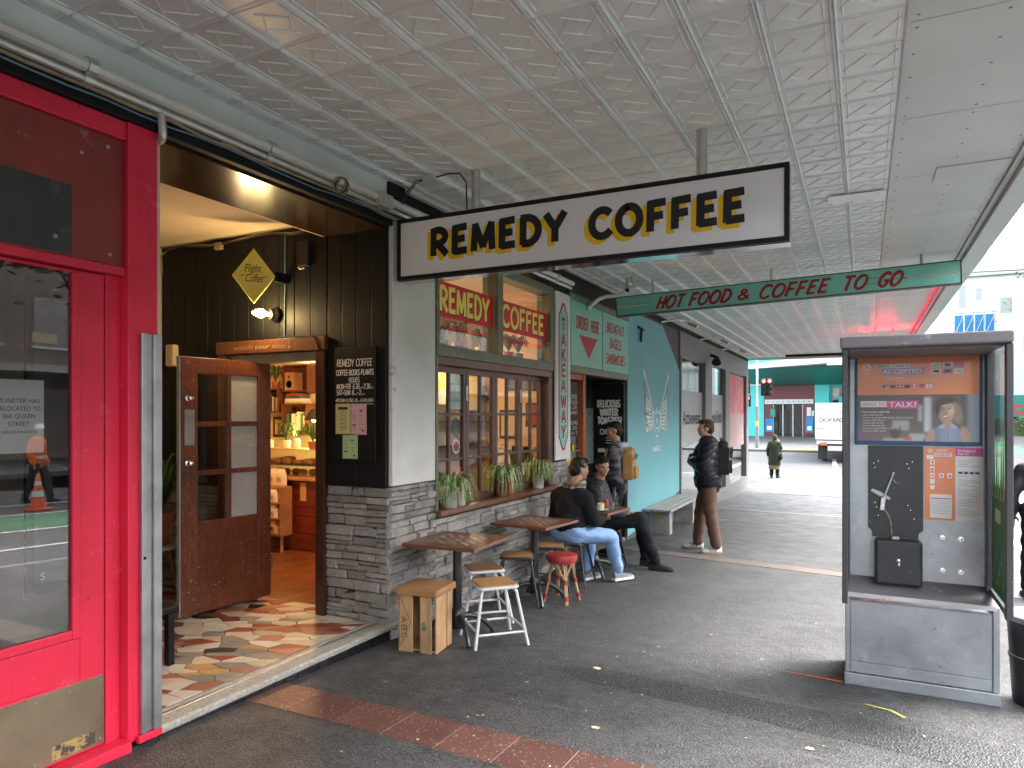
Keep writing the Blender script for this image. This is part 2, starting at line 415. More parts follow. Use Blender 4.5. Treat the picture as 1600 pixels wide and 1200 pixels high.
def print_text(mb, s, pl, a, b, h, m=0, l=0., sx=1., bold=0., shear=0., align='LEFT', line=1.0, fit=None):
    key = (s, bold, shear, align, line)
    if key not in _tc:
        cu = bpy.data.curves.new('t', 'FONT'); cu.body = s; cu.size = 1; cu.offset = bold; cu.shear = shear; cu.align_x = align; cu.space_line = line
        cu.resolution_u = 3; cu.fill_mode = 'FRONT'
        o = bpy.data.objects.new('t', cu); dg = bench(o)
        me = bpy.data.meshes.new_from_object(o.evaluated_get(dg))
        _tc[key] = ([tuple(v.co) for v in me.vertices], [tuple(p.vertices) for p in me.polygons])
        bpy.data.objects.remove(o); bpy.data.curves.remove(cu); bpy.data.meshes.remove(me)
    vs, fs = _tc[key]
    if not vs: return
    k = h/.7
    if fit:
        xs = [v[0] for v in vs]; sx = fit/((max(xs)-min(xs))*k)
    mb.add([pl.p(a+v[0]*k*sx, b+v[1]*k, l) for v in vs], fs, m)

def gz(y):
    """height of the pavement falling away down the hill, the side road and the rise beyond it"""
    pts = [(-60, 0), (2, 0), (26.3, -.80), (45, -.46), (56, 0), (70, .9), (120, 6), (260, 20)]
    for (a, za), (b, zb) in zip(pts, pts[1:]):
        if y <= b: return za+(zb-za)*(y-a)/(b-a)
    return 20
# ================================================================== materials of the place
mat('ceiling_paint', (.77,.79,.795), rough=.34, vscale=2.2, bump=.16, bscale=28, c2=(.64,.655,.655), rnd=.05)
mat('panel_paint', (.60,.62,.61), rough=.5, var=.12, vscale=1.7, bump=.12, bscale=70)
mat('black_paint', (.007,.007,.008), rough=.5, spec=.25, var=.3, vscale=6, bump=.12, bscale=30)
mat('fascia_black', (.008,.009,.012), rough=.6, spec=.2, var=.4, vscale=4, bump=.1, bscale=50)
mat('cream_paint', (.72,.58,.42), rough=.6, var=.12, vscale=2, bump=.05)
mat('cream_wall', (.66,.56,.44), rough=.6, var=.2, vscale=3, bump=.05)
mat('steel', (.48,.49,.50), rough=.38, metal=.85, var=.35, vscale=7, bump=.06, bscale=80)
mat('galv_pipe', (.55,.55,.53), rough=.45, metal=.55, var=.3, vscale=12, bump=.1, bscale=90)
mat('white_pipe', (.66,.655,.62), rough=.4, var=.25, vscale=5)
mat('cable_black', (.015,.015,.016), rough=.5, var=.1)
mat('cable_tan', (.34,.27,.17), rough=.6, var=.3, vscale=9)
mat('cable_blue', (.12,.2,.28), rough=.5, var=.1)
def red_mat():
    m, nt, b, out = _nt('red_paint'); v = _coord(nt); vz = _coord(nt, (18,18,.9)); vy = _coord(nt, (1,1,1))
    col = _mix(nt, _ramp(nt, _noise(nt, v, 1.6, 7, .65), .32, .68), (.74,.024,.068), (.56,.016,.045))
    col = _mix(nt, _ramp(nt, _noise(nt, vz, 2, 6, .7), .55, .72, (0,)*3, (.55,)*3), col, (.42,.014,.035))
    col = _mix(nt, _ramp(nt, _noise(nt, v, 9, 8, .75), .60, .66, (0,)*3, (.6,)*3), col, (.80,.10,.15))
    col = _mix(nt, _ramp(nt, _noise(nt, v, 23, 7, .72), .655, .675), col, (.10,.03,.03))
    nt.links.new(col, b.inputs['Base Color']); b.inputs['Specular IOR Level'].default_value = .4
    nt.links.new(_ramp(nt, _noise(nt, v, 6, 5), .3, .7, (.34,)*3, (.62,)*3), b.inputs['Roughness'])
    _bump(nt, b, _noise(nt, _coord(nt, (3,3,1)), 30, 6, .65), .35, .004); MATS['red_paint'] = m
red_mat()
worn_paint('dark_red_panel', (.25,.032,.024), (.165,.022,.018), wear=(.30,.10,.08), amount=.69, rough=.55, scale=7)
worn_paint('black_patch', (.016,.017,.019), (.030,.033,.034), wear=(.07,.07,.07), amount=.66, rough=.5, scale=6)
worn_paint('kick_plate', (.30,.235,.15), (.17,.135,.09), wear=(.08,.07,.055), amount=.67, rough=.42, metal=.55, scale=8)
worn_paint('plaster', (.66,.65,.62), (.53,.52,.49), wear=(.38,.36,.33), amount=.70, rough=.8, scale=3.2, bump=.3)
stone_mat('stone', (.29,.27,.25), (.17,.158,.149), (.40,.375,.345))
mat('mortar', (.035,.033,.031), rough=.9, var=.3, vscale=20, bump=.4)
wood('varnish_dark', (.075,.022,.010), (.032,.010,.006), rough=.33, axis=2, coat=.3, wear=.0)
wood('door_wood', (.20,.055,.022), (.085,.022,.010), rough=.34, axis=2, coat=.25, wear=.75)
wood('frame_wood', (.19,.068,.028), (.10,.032,.014), rough=.38, axis=2, coat=.2)
wood('soffit_board', (.10,.042,.016), (.022,.010,.006), rough=.16, axis=1, scale=.35, coat=.6, rnd=0)
wood('sash_wood', (.105,.042,.027), (.055,.021,.015), rough=.4, axis=2, coat=.2)
wood('sill_wood', (.20,.075,.032), (.11,.04,.018), rough=.4, axis=1, coat=.2)
wood('floor_wood', (.23,.085,.032), (.12,.042,.016), rough=.3, axis=1, coat=.25)
wood('crate_wood', (.52,.33,.16), (.36,.20,.09), rough=.65, axis=2, scale=.8)
wood('crate_top_wood', (.44,.23,.09), (.30,.14,.055), rough=.5, axis=0, scale=.7)
wood('ply_seat', (.40,.22,.085), (.28,.14,.05), rough=.5, axis=0, scale=1.2)
wood('ply_seat_dark', (.22,.10,.045), (.14,.06,.03), rough=.5, axis=0, scale=1.2)
wood('table_wood', (.20,.075,.038), (.11,.038,.022), rough=.38, axis=0, scale=.9, coat=.15)
worn_paint('green_frame', (.135,.16,.10), (.095,.112,.072), wear=(.24,.23,.16), amount=.66, rough=.5, scale=14)
mat('chrome', (.7,.7,.7), rough=.18, metal=1, var=.1)
mat('nosing', (.40,.375,.33), rough=.7, c2=(.22,.205,.18), vscale=45, bump=.5, bscale=90)
mat('grout', (.16,.14,.12), rough=.85, var=.3, vscale=25, bump=.3)
glass('shop_glass', (.90,.93,.92), 1.55)
glass('dark_glass', (.80,.80,.80), 1.75)
speckle_mat('paver_red', (.115,.046,.034), (.075,.031,.024), (.36,.31,.27), 60)
speckle_mat('paver_tan', (.135,.10,.082), (.095,.072,.06), (.34,.30,.27), 60)
mat('paver_grey', (.088,.088,.087), rough=.6, var=.22, vscale=3, bump=.15, bscale=80, rnd=.12)

# ================================================================== ground
road = MB()
ys = [-60,-30,-8,-2,2,8,14,20,26.3,29,36,45,56,63,70,90,120,180,260]
rows = []
for y in ys:
    rows.append([(x, y, gz(y)-.12+(0 if x < 20 else (x-20)*.0)) for x in (-160,-40,-8,0,5.3,12,20,60,160)])
vs = [p for r in rows for p in r]; nx = 9
fs = [(i*nx+j, i*nx+j+1, (i+1)*nx+j+1, (i+1)*nx+j) for i in range(len(ys)-1) for j in range(nx-1)]
mat('road_tar', (.058,.059,.062), rough=.62, var=.3, vscale=.5, bump=.3, bscale=120)
tag(road.add(vs, fs).build('road', 'road_tar'), kind='structure')
fp = MB(); ys2 = [-14,-6,0,2]+[2+1.5*k for k in range(1, 18)]+[29.0]
ys2 = sorted(set(y for y in ys2 if y <= 29))
for a, b in zip(ys2, ys2[1:]):
    fp.add([(-.25,a,gz(a)),(5.3,a,gz(a)),(5.3,b,gz(b)),(-.25,b,gz(b))], [(0,1,2,3)])
fpo = tag(fp.build('footpath', 'asphalt'), kind='structure')
mat('kerb_stone', (.30,.30,.295), rough=.75, var=.25, vscale=6, bump=.3, rnd=.12)
kb = 0
for a, b in zip(ys2, ys2[1:]):
    MB().add([(5.305,a+.004,gz(a)-.2),(5.47,a+.004,gz(a)-.2),(5.47,b-.004,gz(b)-.2),(5.305,b-.004,gz(b)-.2),
              (5.305,a+.004,gz(a)+.004),(5.45,a+.004,gz(a)+.002),(5.45,b-.004,gz(b)+.002),(5.305,b-.004,gz(b)+.004)],
             [(0,3,2,1),(4,5,6,7),(0,1,5,4),(1,2,6,5),(2,3,7,6),(3,0,4,7)]).build('kerb_stone', 'kerb_stone', fpo, bevel=.012)
for k in range(6):
    B('kerb_stone', -.25+k*.93, 29.003, -1.0, -.25+k*.93+.922, 29.16, -.797, 'kerb_stone', fpo, bevel=.012)
def sheet(name, pts, m, lift, parent=fpo):
    return MB().add([(x, y, gz(y)+lift) for x, y in pts], [tuple(range(len(pts)))]).build(name, m, parent)
def paver_row(x0, y0, x1, y1, wid, n, m, lift=.004):
    d = Vector((x1-x0, y1-y0)); L = d.length/n; d.normalize(); p = Vector((-d.y, d.x))
    for k in range(n):
        a = Vector((x0, y0))+d*(L*k+.003); b = Vector((x0, y0))+d*(L*(k+1)-.003)
        q = [a-p*wid/2, b-p*wid/2, b+p*wid/2, a+p*wid/2]
        h = random.uniform(0, .0015)
        MB().prism([(c.x, c.y, gz(c.y)-.03) for c in q], (0,0,.03+lift+h)).build('paver', m, fpo)
mat('pale_joint', (.30,.26,.22), rough=.9, var=.3, vscale=30)
for (xa, ya, xb, yb, w) in ((-.02,3.17,5.28,3.14,.336),(.10,9.72,5.28,8.74,.306),(.10,16.45,5.28,15.6,.306)):
    sheet('joint_bed', [(xa,ya-w/2),(xb,yb-w/2),(xb,yb+w/2),(xa,ya+w/2)], 'pale_joint', .0022)
paver_row(-.02, 3.17, 5.28, 3.14, .33, 16, 'paver_red')
paver_row(.10, 9.72, 5.28, 8.74, .30, 15, 'paver_tan')
paver_row(.10, 16.45, 5.28, 15.6, .30, 12, 'paver_tan')
for i in range(6):
    for j in range(8):
        x0, y0 = -.2+i*.915, 21.6+j*.92
        if x0 < .1 and y0 < 23: continue
        q = [(x0+.006, y0+.006), (x0+.909, y0+.006), (x0+.909, y0+.914), (x0+.006, y0+.914)]
        MB().prism([(x, y, gz(y)-.02) for x, y in q], (0,0,.028)).build('paver', 'paver_grey', fpo)
# dropped-crossing grooves, resurfaced strip, sprayed utility marks and litter specks
g = MB()
for k in range(5):
    pts = [(2.05+.28*k+.10*math.sin(t*.9), 25.2+.5*t) for t in range(6)]
    for (xa, ya), (xb, yb) in zip(pts, pts[1:]):
        g.add([(xa,ya,gz(ya)+.011),(xa+.03,ya,gz(ya)+.011),(xb+.03,yb,gz(yb)+.011),(xb,yb,gz(yb)+.011)], [(0,1,2,3)])
mat('groove_dark', (.06,.06,.06), rough=.8)
tag(g.build('paving_groove', 'groove_dark', fpo), kind='stuff')
def coarse_mat():
    m, nt, b, out = _nt('coarse_tar'); v = _coord(nt)
    vo = _n(nt, 'ShaderNodeTexVoronoi', Scale=85.); nt.links.new(v, vo.inputs['Vector'])
    col = _mix(nt, _ramp(nt, vo.outputs['Color'], .2, .95), (.006,.006,.007), (.045,.045,.044))
    col = _mix(nt, _ramp(nt, _noise(nt, v, 260, 2), .62, .7), col, (.20,.2,.19))
    nt.links.new(col, b.inputs['Base Color']); b.inputs['Roughness'].default_value = .6
    _bump(nt, b, vo.outputs['Distance'], .9, .008); MATS['coarse_tar'] = m
coarse_mat()
rng = random.Random(3)
top = [(1.42+.26*k, 4.60-.018*k+rng.uniform(-.012,.012)+(0 if k else -.09)) for k in range(15)]
bot = [(1.40+.26*k, 4.30-.028*k+rng.uniform(-.012,.012)+(.12 if k == 0 else 0)) for k in range(15)]
sheet('tar_patch', bot+top[::-1], 'coarse_tar', .0018)
mat('spray_orange', (.75,.16,.04), rough=.8, var=.4, vscale=40); mat('spray_yellow', (.55,.52,.12), rough=.8, var=.5, vscale=40)
sheet('spray_mark', [(2.72,5.13),(2.93,5.10),(3.12,5.075),(3.13,5.10),(2.93,5.125)], 'spray_orange', .0045)
sheet('spray_mark', [(3.25,4.72),(3.38,4.68),(3.45,4.60),(3.47,4.605),(3.40,4.695),(3.26,4.735)], 'spray_yellow', .0045)
mat('leaf_litter', (.45,.42,.30), rough=.8, var=.3, rnd=.3)
lt = MB()
for k in range(150):
    x, y = rng.uniform(.7, 4.6), rng.uniform(2.6, 9); s = rng.uniform(.004, .011); a = rng.uniform(0, 6)
    z = gz(y)+.0055
    lt.add([(x+s*math.cos(a+t)*(1 if i % 2 else .6), y+s*math.sin(a+t)*.8, z+rng.uniform(0,.003)) for i, t in enumerate((0,1.2,2.6,3.9,5.1))], [(0,1,2,3,4)])
tag(lt.build('litter_scrap', 'leaf_litter', fpo), kind='stuff')
for (x, y, s) in ((1.62,4.55,.035),(1.95,3.62,.03),(3.0,3.9,.028)):
    MB().prism([(x+s*math.cos(a)*rng.uniform(.6,1.1), y+s*.7*math.sin(a)*rng.uniform(.6,1.1), gz(y)+.004) for a in (0,.9,1.9,2.9,4,5.2)], (0,0,.004)).build('litter_scrap', 'leaf_litter', fpo)
# road paint and lanes of the streets
def lane(name, x0, x1, y0, y1, m, lift=.004, n=1):
    for k in range(n):
        a = y0+(y1-y0)*k/n; b = y0+(y1-y0)*(k+1)/n
        mb = MB(); yy = sorted({a, b, *[q for q in ys if a < q < b]})
        for p, q in zip(yy, yy[1:]): mb.add([(x0,p,gz(p)-.12+lift),(x1,p,gz(p)-.12+lift),(x1,q,gz(q)-.12+lift),(x0,q,gz(q)-.12+lift)], [(0,1,2,3)])
        tag(mb.build(name, m), kind='structure')
mat('road_white', (.72,.72,.70), rough=.7, var=.25, vscale=6); mat('road_green', (.055,.19,.085), rough=.7, var=.3, vscale=3)
mat('road_yellow', (.62,.44,.07), rough=.7, var=.25, vscale=6); mat('red_lane', (.32,.06,.06), rough=.7, var=.3, vscale=3)
lane('cycle_lane', 9.2, 11.2, -20, 26, 'road_green')
for x in (7.2, 9.0, 11.3, 13.2): lane('lane_line', x, x+.12, -20, 26, 'road_white', .008)
lane('cycle_lane', 7.6, 11.6, 47, 56, 'road_green', .004)
MB().add([(2.15,30.3,gz(30.3)-.114),(2.40,30.3,gz(30.3)-.114),(1.95,40.2,gz(40.2)-.114),(1.78,40.2,gz(40.2)-.114)], [(0,1,2,3)]).build('lane_line', 'road_white')['kind'] = 'structure'
MB().add([(2.15,30.1,gz(30.1)-.113),(9.5,31.6,gz(31.6)-.113),(9.5,31.75,gz(31.75)-.113),(2.15,30.25,gz(30.25)-.113)], [(0,1,2,3)]).build('lane_line', 'road_white')['kind'] = 'structure'
# pavement on the far side of the side road
far = MB()
for a, b in ((45, 50), (50, 56.4)):
    far.add([(-22,a,gz(a)),(7,a,gz(a)),(7,b,gz(b)),(-22,b,gz(b))], [(0,1,2,3)])
far.box(-22, 44.85, gz(45)-.3, 7, 44.999, gz(45)+.003)
tag(far.build('pavement', 'paver_grey'), kind='structure')
B('yellow_kerb_line', -1.4, 45.03, gz(45)+.002, .9, 45.4, gz(45.4)+.012, 'road_yellow')['kind'] = 'structure'

# ================================================================== canopy over the pavement
CZ = 3.45
canopy = thing('street_canopy', 'long flat white pressed-tin awning over the pavement', 'awning', (2.1, 9, CZ))
B('slab', -.25, -6, CZ+.012, 4.26, 23.6, CZ+.30, 'panel_paint', canopy)
def rib(mb, p0, p1, w, h):
    a, b = Vector(p0), Vector(p1); d = (b-a).normalized(); s_ = Vector((-d.y, d.x, 0))*w/2; dn = Vector((0,0,-h)); e = d*h*.7
    mb.add([a+s_, b+s_, b-e+dn, a+e+dn, a-s_, b-s_], [(0,3,2,1),(3,4,5,2),(0,4,3),(1,2,5)])
HX_, HY_ = .305/2, .318/2
tile = MB(); tile.add([(-HX_,-HY_,0),(HX_,-HY_,0),(HX_,HY_,0),(-HX_,HY_,0)], [(3,2,1,0)])
for sx in (-1, 1):
    rib(tile, (sx*(HX_-.0085), -HY_, 0), (sx*(HX_-.0085), HY_, 0), .014, .013)
    rib(tile, (sx*.113, -.118, 0), (sx*.113, .122, 0), .0065, .0062)
    rib(tile, (-HX_+.016, sx*(HY_-.012), 0), (HX_-.020, sx*(HY_-.012), 0), .006, .004)
for k in range(4):
    a = R(38+90*k); d = Vector((math.cos(a), math.sin(a), 0)); n_ = Vector((-d.y, d.x, 0))
    p = n_*.058; rib(tile, p-d*.058, p+d*(.130 if k % 2 else .098), .006, .0055)
tile_me = tile.mesh('tin_tile'); tile_me.materials.append(MATS['ceiling_paint'])
tiles = []
ncol = 12
for i in range(ncol):
    for j in range(-24, 63):
        x = 3.43-HX_-i*.305; y = 3.53+HY_+j*.318
        if y < -5.8 or y > 23.4: continue
        rx, ry = x-3.25, y; t = -.447*rx+.894*ry; l = .894*rx+.447*ry
        vis = t > .5 and abs(l/t) < .75 and (CZ-1.65)/t < .61
        tiles.append((0 if vis else 1, t, x, y))
tiles.sort()
rest = MB()
for k, (nv, t, x, y) in enumerate(tiles):
    if k < 300 and not nv:
        o = bpy.data.objects.new('tin_tile', tile_me); COL.objects.link(o); o.parent = canopy
        o.matrix_parent_inverse = wm(canopy).inverted(); o.location = (x, y, CZ+random.uniform(-.001,.001)); o.rotation_euler = (random.uniform(-.005,.005), random.uniform(-.005,.005), random.uniform(-.004,.004))
    else: rest.add([(v[0]+x, v[1]+y, v[2]+CZ) for v in tile.v], tile.f)
tag(rest.build('tin_tile_field', 'ceiling_paint', canopy), kind='stuff')
mat('screw', (.35,.35,.35), rough=.5, metal=.6)
yy = -5.9
while yy < 23.4:
    b = min(yy+1.2, 23.55)
    mb = MB().box(3.445, yy+.004, CZ-.004, 4.19, b-.004, CZ+.01)
    for k in range(5):
        for x in (3.47, 3.83, 4.15): mb.lathe([(.0,-.005),(.007,-.003),(.009,0)], (x, yy+.06+k*.27, CZ-.004), 8, 1)
    mb.build('flat_panel', ['panel_paint', 'screw'], canopy, bevel=.002)
    yy += 1.2
B('cover_strip', 3.425, -5.9, CZ-.012, 3.444, 23.5, CZ+.008, 'panel_paint', canopy)
B('patch_plate', 2.98, 6.33, CZ-.016, 3.40, 6.55, CZ-.0095, 'ceiling_paint', canopy, bevel=.002)
B('patch_plate', 3.72, 5.95, CZ-.012, 4.18, 6.28, CZ-.0045, 'panel_paint', canopy, bevel=.004)
mb = MB().box(4.192, -6, CZ-.03, 4.235, 23.6, CZ+.012).box(4.24, -6, CZ-.075, 4.275, 23.6, CZ+.34).box(4.277, -6, CZ-.03, 4.45, 23.6, CZ-.012).box(4.43, -6, CZ-.0115, 4.45, 23.6, CZ+.10)
mb.build('edge_gutter', 'panel_paint', canopy, bevel=.004)
B('end_beam', -.2, 23.605, CZ-.06, 4.2, 23.72, CZ+.28, 'panel_paint', canopy)
B('dark_gap', 4.236, -6, CZ-.018, 4.2395, 23.5, CZ-.012, 'black_paint', canopy)
# neon-red edge tube further down; unseen red box added to tint the ceiling
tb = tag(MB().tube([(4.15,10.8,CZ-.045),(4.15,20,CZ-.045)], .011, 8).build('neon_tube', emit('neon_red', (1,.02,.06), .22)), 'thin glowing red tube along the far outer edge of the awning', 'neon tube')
ns = thing('red_glow_box', 'small unseen red glow box added under the awning behind the payphone kiosk', 'sign', (3.62,16.4,3.0))
B('box', 3.40, 16.30, 3.02, 3.84, 16.50, 3.26, emit('glow_box_red', (1,.03,.07), 2.2), ns, bevel=.01)
for x in (3.46, 3.78): MB().tube([(x,16.4,3.26),(x,16.4,CZ-.004)], .012, 8).build('hanger', 'galv_pipe', ns)
# fluorescent batten at the far end
fb = thing('fluorescent_batten', 'dark fluorescent batten across the far end of the awning', 'light fitting', (2,22.5,CZ-.06))
B('housing', 1.15, 22.42, CZ-.075, 3.2, 22.56, CZ-.012, 'black_paint', fb, bevel=.006)
MB().tube([(1.18,22.49,CZ-.09),(3.17,22.49,CZ-.09)], .016, 8).build('tube', 'cream_wall', fb)

# ================================================================== stone cladding
def stone_piece(w, h, d):
    """rough-faced block: front toward +Z of local frame (x along, y up)"""
    r = random.uniform; e = min(w, h)*.10
    vs = [(0,0,-.02),(w,0,-.02),(w,h,-.02),(0,h,-.02)]
    xs = [e, w*r(.3,.42), w*r(.58,.7), w-e]; ys_ = [e, h*.5+r(-.1,.1)*h, h-e]
    base = r(0, d)
    edge = [(0,0),(w,0),(w,h),(0,h)]
    vs += [(x+r(-.004,.004)*1, y+r(-.003,.003), base*.5) for x, y in edge]
    for y in ys_:
        for x in xs: vs.append((x+r(-.006,.006), y+r(-.004,.004), base+r(.001,.011)))
    g_ = lambda i, j: 8+j*4+i
    fs = [(0,1,5,4),(1,2,6,5),(2,3,7,6),(3,0,4,7)]
    for j in range(2):
        for i in range(3): fs.append((g_(i,j), g_(i+1,j), g_(i+1,j+1), g_(i,j+1)))
    fs += [(4,5,g_(3,0),g_(2,0),g_(1,0),g_(0,0)), (5,6,g_(3,2),g_(3,1),g_(3,0)), (6,7,g_(0,2),g_(1,2),g_(2,2),g_(3,2)), (7,4,g_(0,0),g_(0,1),g_(0,2))]
    return vs, fs
def clad(parent, o, u, w, a0, a1, b0f, b1, depth=.03, lo=.035, hi=.085, l0=.09, l1=.30):
    """stones over a0..a1 by b0f(a)..b1 on plane o,u,w; pieces are children of parent"""
    o, u, w = Vector(o), Vector(u), Vector(w); n = u.cross(w); cnt = 0
    b = min(b0f(a0), b0f(a1))
    while b < b1-.012:
        h = random.uniform(lo, hi)
        if b1-b-h < .03: h = b1-b
        a = a0-random.uniform(0, .02)
        while a < a1-.015:
            L = random.uniform(l0, l1)
            if a1-a-L < .06: L = a1-a+random.uniform(0,.01)
            parts = [(0, h)]
            if h > .06 and random.random() < .3:
                s_ = h*random.uniform(.4,.6); parts = [(0, s_), (s_, h)]
            for (c, d) in parts:
                if b+d < b0f(a+L/2)-.0: continue
                vs, fs = stone_piece(L-.005, d-c-.005, depth)
                M_ = lambda p: o+u*(a+p[0])+w*(b+c+p[1])+n*(p[2])
                MB().add([M_(p) for p in vs], fs).build('stone', 'stone', parent); cnt += 1
            a += L
        b += h
    return cnt
FZ = .03      # threshold floor level
# recess return wall facing the camera
rw = thing('entrance_wall', 'black boarded cafe entrance wall above rough grey stone', 'wall', (-1.3, 4.5, FZ))
core = MB().box(-.62, 4.435, -.15, -.032, 4.60, 3.2).box(-2.62, 4.435, -.15, -1.83, 4.60, 3.2).box(-1.83, 4.435, 2.29, -.62, 4.60, 3.2).build('core', 'mortar', rw)
sb = B('stone_backing', -.618, 4.428, -.1, -.03, 4.434, 1.085, 'mortar', rw)
n1 = clad(sb, (-.62, 4.432, 0), (1,0,0), (0,0,1), 0, .60, lambda a: -.09, 1.085)
sb2 = B('stone_backing', -2.60, 4.428, -.1, -1.84, 4.434, 1.02, 'mortar', rw)
n2 = clad(sb2, (-2.58, 4.432, 0), (1,0,0), (0,0,1), 0, .72, lambda a: FZ-.02, 1.02)
def boards(x0, x1, z0, z1, w=.165):
    n = max(1, round((x1-x0)/w)); ww = (x1-x0)/n
    for k in range(n):
        B('board', x0+k*ww+.0015, 4.405+random.uniform(-.001,.001), z0, x0+(k+1)*ww-.0015, 4.433, z1, 'black_paint', rw, bevel=.006)
boards(-.615, -.035, 1.09, 3.19); boards(-2.60, -1.835, 1.025, 3.19); boards(-1.83, -.62, 2.285, 3.19)
# street-side wall: stone base, plaster column, window bay, takeaway bay
sw = thing('street_wall', 'grey split-stone cafe street wall with a stained white plaster column', 'wall', (-.1, 6.2, gz(6.2)))
MB().box(-.20, 4.62, -.5, -.032, 8.06, .775).box(-.20, 4.62, .775, -.032, 5.05, 3.3).box(-.2, 7.56, .775, -.032, 8.06, 3.3).build('core', 'mortar', sw)
sb3 = B('stone_backing', -.0315, 4.62, -.45, -.028, 8.06, 1.10, 'mortar', sw)
sb3.data.vertices  # thin mortar bed behind the facing
for v in sb3.data.vertices:
    if v.co.z > 1: v.co.z = .775
n3 = clad(sb3, (-.026, 4.43, 0), (0,1,0), (0,0,1), 0, .62, lambda a: gz(4.43+a)-.02, 1.09, lo=.04, hi=.09)
n4 = clad(sb3, (-.026, 5.055, 0), (0,1,0), (0,0,1), 0, 2.99, lambda a: gz(5.05+a)-.02, .765, lo=.05, hi=.10, l0=.12, l1=.36)
n5 = clad(sb3, (-.026, 7.57, 0), (0,1,0), (0,0,1), 0, .48, lambda a: .765, 1.09, lo=.05, hi=.09)
print('stones', n1, n2, n3, n4, n5)
B('plaster_column', -.18, 4.437, 1.095, .004, 5.045, 3.18, 'plaster', sw, bevel=.01)
# black fascia and head of the facade
fs_ = thing('shop_fascia', 'long black painted fascia beam under the awning', 'fascia', (-.05, 5, 3.3))
MB().box(-.06, -5, 3.10, .015, 4.43, 3.235).build('beam', 'fascia_black', fs_, bevel=.004)
MB().box(-.20, 4.432, 3.19, -.02, 23, CZ+.01).build('beam', 'fascia_black', fs_)
MB().box(-.20, -5, 3.236, -.045, 4.43, CZ+.01).build('header', 'ceiling_paint', fs_)
# pipes and cables between fascia and ceiling
def run(name, label, x, z, r, m, y0=-4, y1=4.5, wob=.0, cat='pipe', step=.18, clips=True):
    t = thing(name, label, cat, (x, y0, z)); pts = []; y = y0; rg = random.Random(hash(label) % 1000 if False else len(label))
    while y < y1: pts.append((x+rg.uniform(-wob,wob), y, z+rg.uniform(-wob,wob))); y += step if wob else 1.0
    pts.append((x, y1, z))
    MB().tube(pts, r, 8).build('run', m, t, smooth=True)
    if clips:
        y = y0+.5
        while y < y1: MB().tube([(x,y,z),(x,y+.045,z)], r*1.35, 8).build('clip', 'galv_pipe', t); y += 1.1
    return t
run('conduit_pipe', 'thick white conduit pipe along the top of the fascia', .075, 3.245, .031, 'white_pipe', y1=8)
run('conduit_pipe', 'thinner grey conduit below the thick white pipe', .055, 3.192, .019, 'galv_pipe', y1=8)
run('cable', 'thin blue cable sagging along the black fascia', .028, 3.148, .0055, 'cable_blue', y1=4.5, wob=.010, cat='cable', clips=False)
run('cable', 'loose tan cable bundle below the conduits', .034, 3.166, .011, 'cable_tan', y1=4.7, wob=.008, cat='cable', clips=False)
run('cable', 'thin black cable beside the tan bundle on the fascia', .044, 3.176, .006, 'cable_black', y1=9, wob=.008, cat='cable', clips=False)
tr = MB()
for (x, z, w, h) in ((.03, CZ-.03, .05, .05), (.085, CZ-.012, .04, .02)): tr.box(x-w/2, 4.6, z-h/2, x+w/2, 23, z+h/2)
tag(tr.build('ceiling_trim', 'white_pipe', bevel=.003), 'white ceiling trim running along the wall beyond the cafe', 'trim')
tag(MB().tube([(.055,2.40,3.192),(.056,2.405,3.15),(.056,2.41,3.10),(.045,2.42,3.072),(.02,2.43,3.062),(-.05,2.44,3.06)], .020, 8).build('bent_pipe', 'galv_pipe', smooth=True), 'short bent grey pipe above the red pillar', 'pipe')
jb = thing('junction_box', 'small white junction box with cables on the tin ceiling', 'junction box', (.35, 4.55, CZ))
B('box', .30, 4.40, CZ-.05, .40, 4.48, CZ-.008, 'white_pipe', jb, bevel=.006)
MB().tube([(.40,4.44,CZ-.03),(.5,4.44,CZ-.02),(.60,4.445,CZ-.03),(.65,4.45,CZ-.10),(.655,4.455,3.15)], .006, 6).build('cable', 'cable_black', jb, smooth=True)
for k in range(2):
    MB().tube([(.30,4.44,CZ-.03),(.22,4.43,CZ-.035-.02*k),(.13,4.42,CZ-.13-.03*k),(.08,4.42,3.24-.02*k)], .005, 6).build('cable', 'cable_black', jb, smooth=True)
bj = thing('junction_box', 'grey junction box on the fascia conduit beside the hanging sign', 'junction box', (.09,4.2,3.22))
B('box', .07, 4.13, 3.17, .13, 4.28, 3.27, 'galv_pipe', bj, bevel=.008)
for k in range(3):
    MB().tube([(.09+.02*math.cos(t*.9+k), 3.72+.02*k+.06*math.sin(t*.9+k), 3.20+.05*math.cos(t*.9+k)) for t in range(9)], .006, 6).build('cable_loop', ['cable_tan','cable_black','cable_tan'][k], bj, smooth=True)

up = thing('upper_storeys', 'plain rendered upper storeys of the cafe building above the awning', 'building', (-2.5, 9, 3.8))
mat('upper_render', (.40,.38,.35), rough=.8, var=.2, vscale=1)
B('wall', -6, -6, 3.30, -.205, 23.1, 9.0, 'upper_render', up); B('back_wall', -6, -6, -.3, -5.9, 23.1, 3.299, 'upper_render', up)
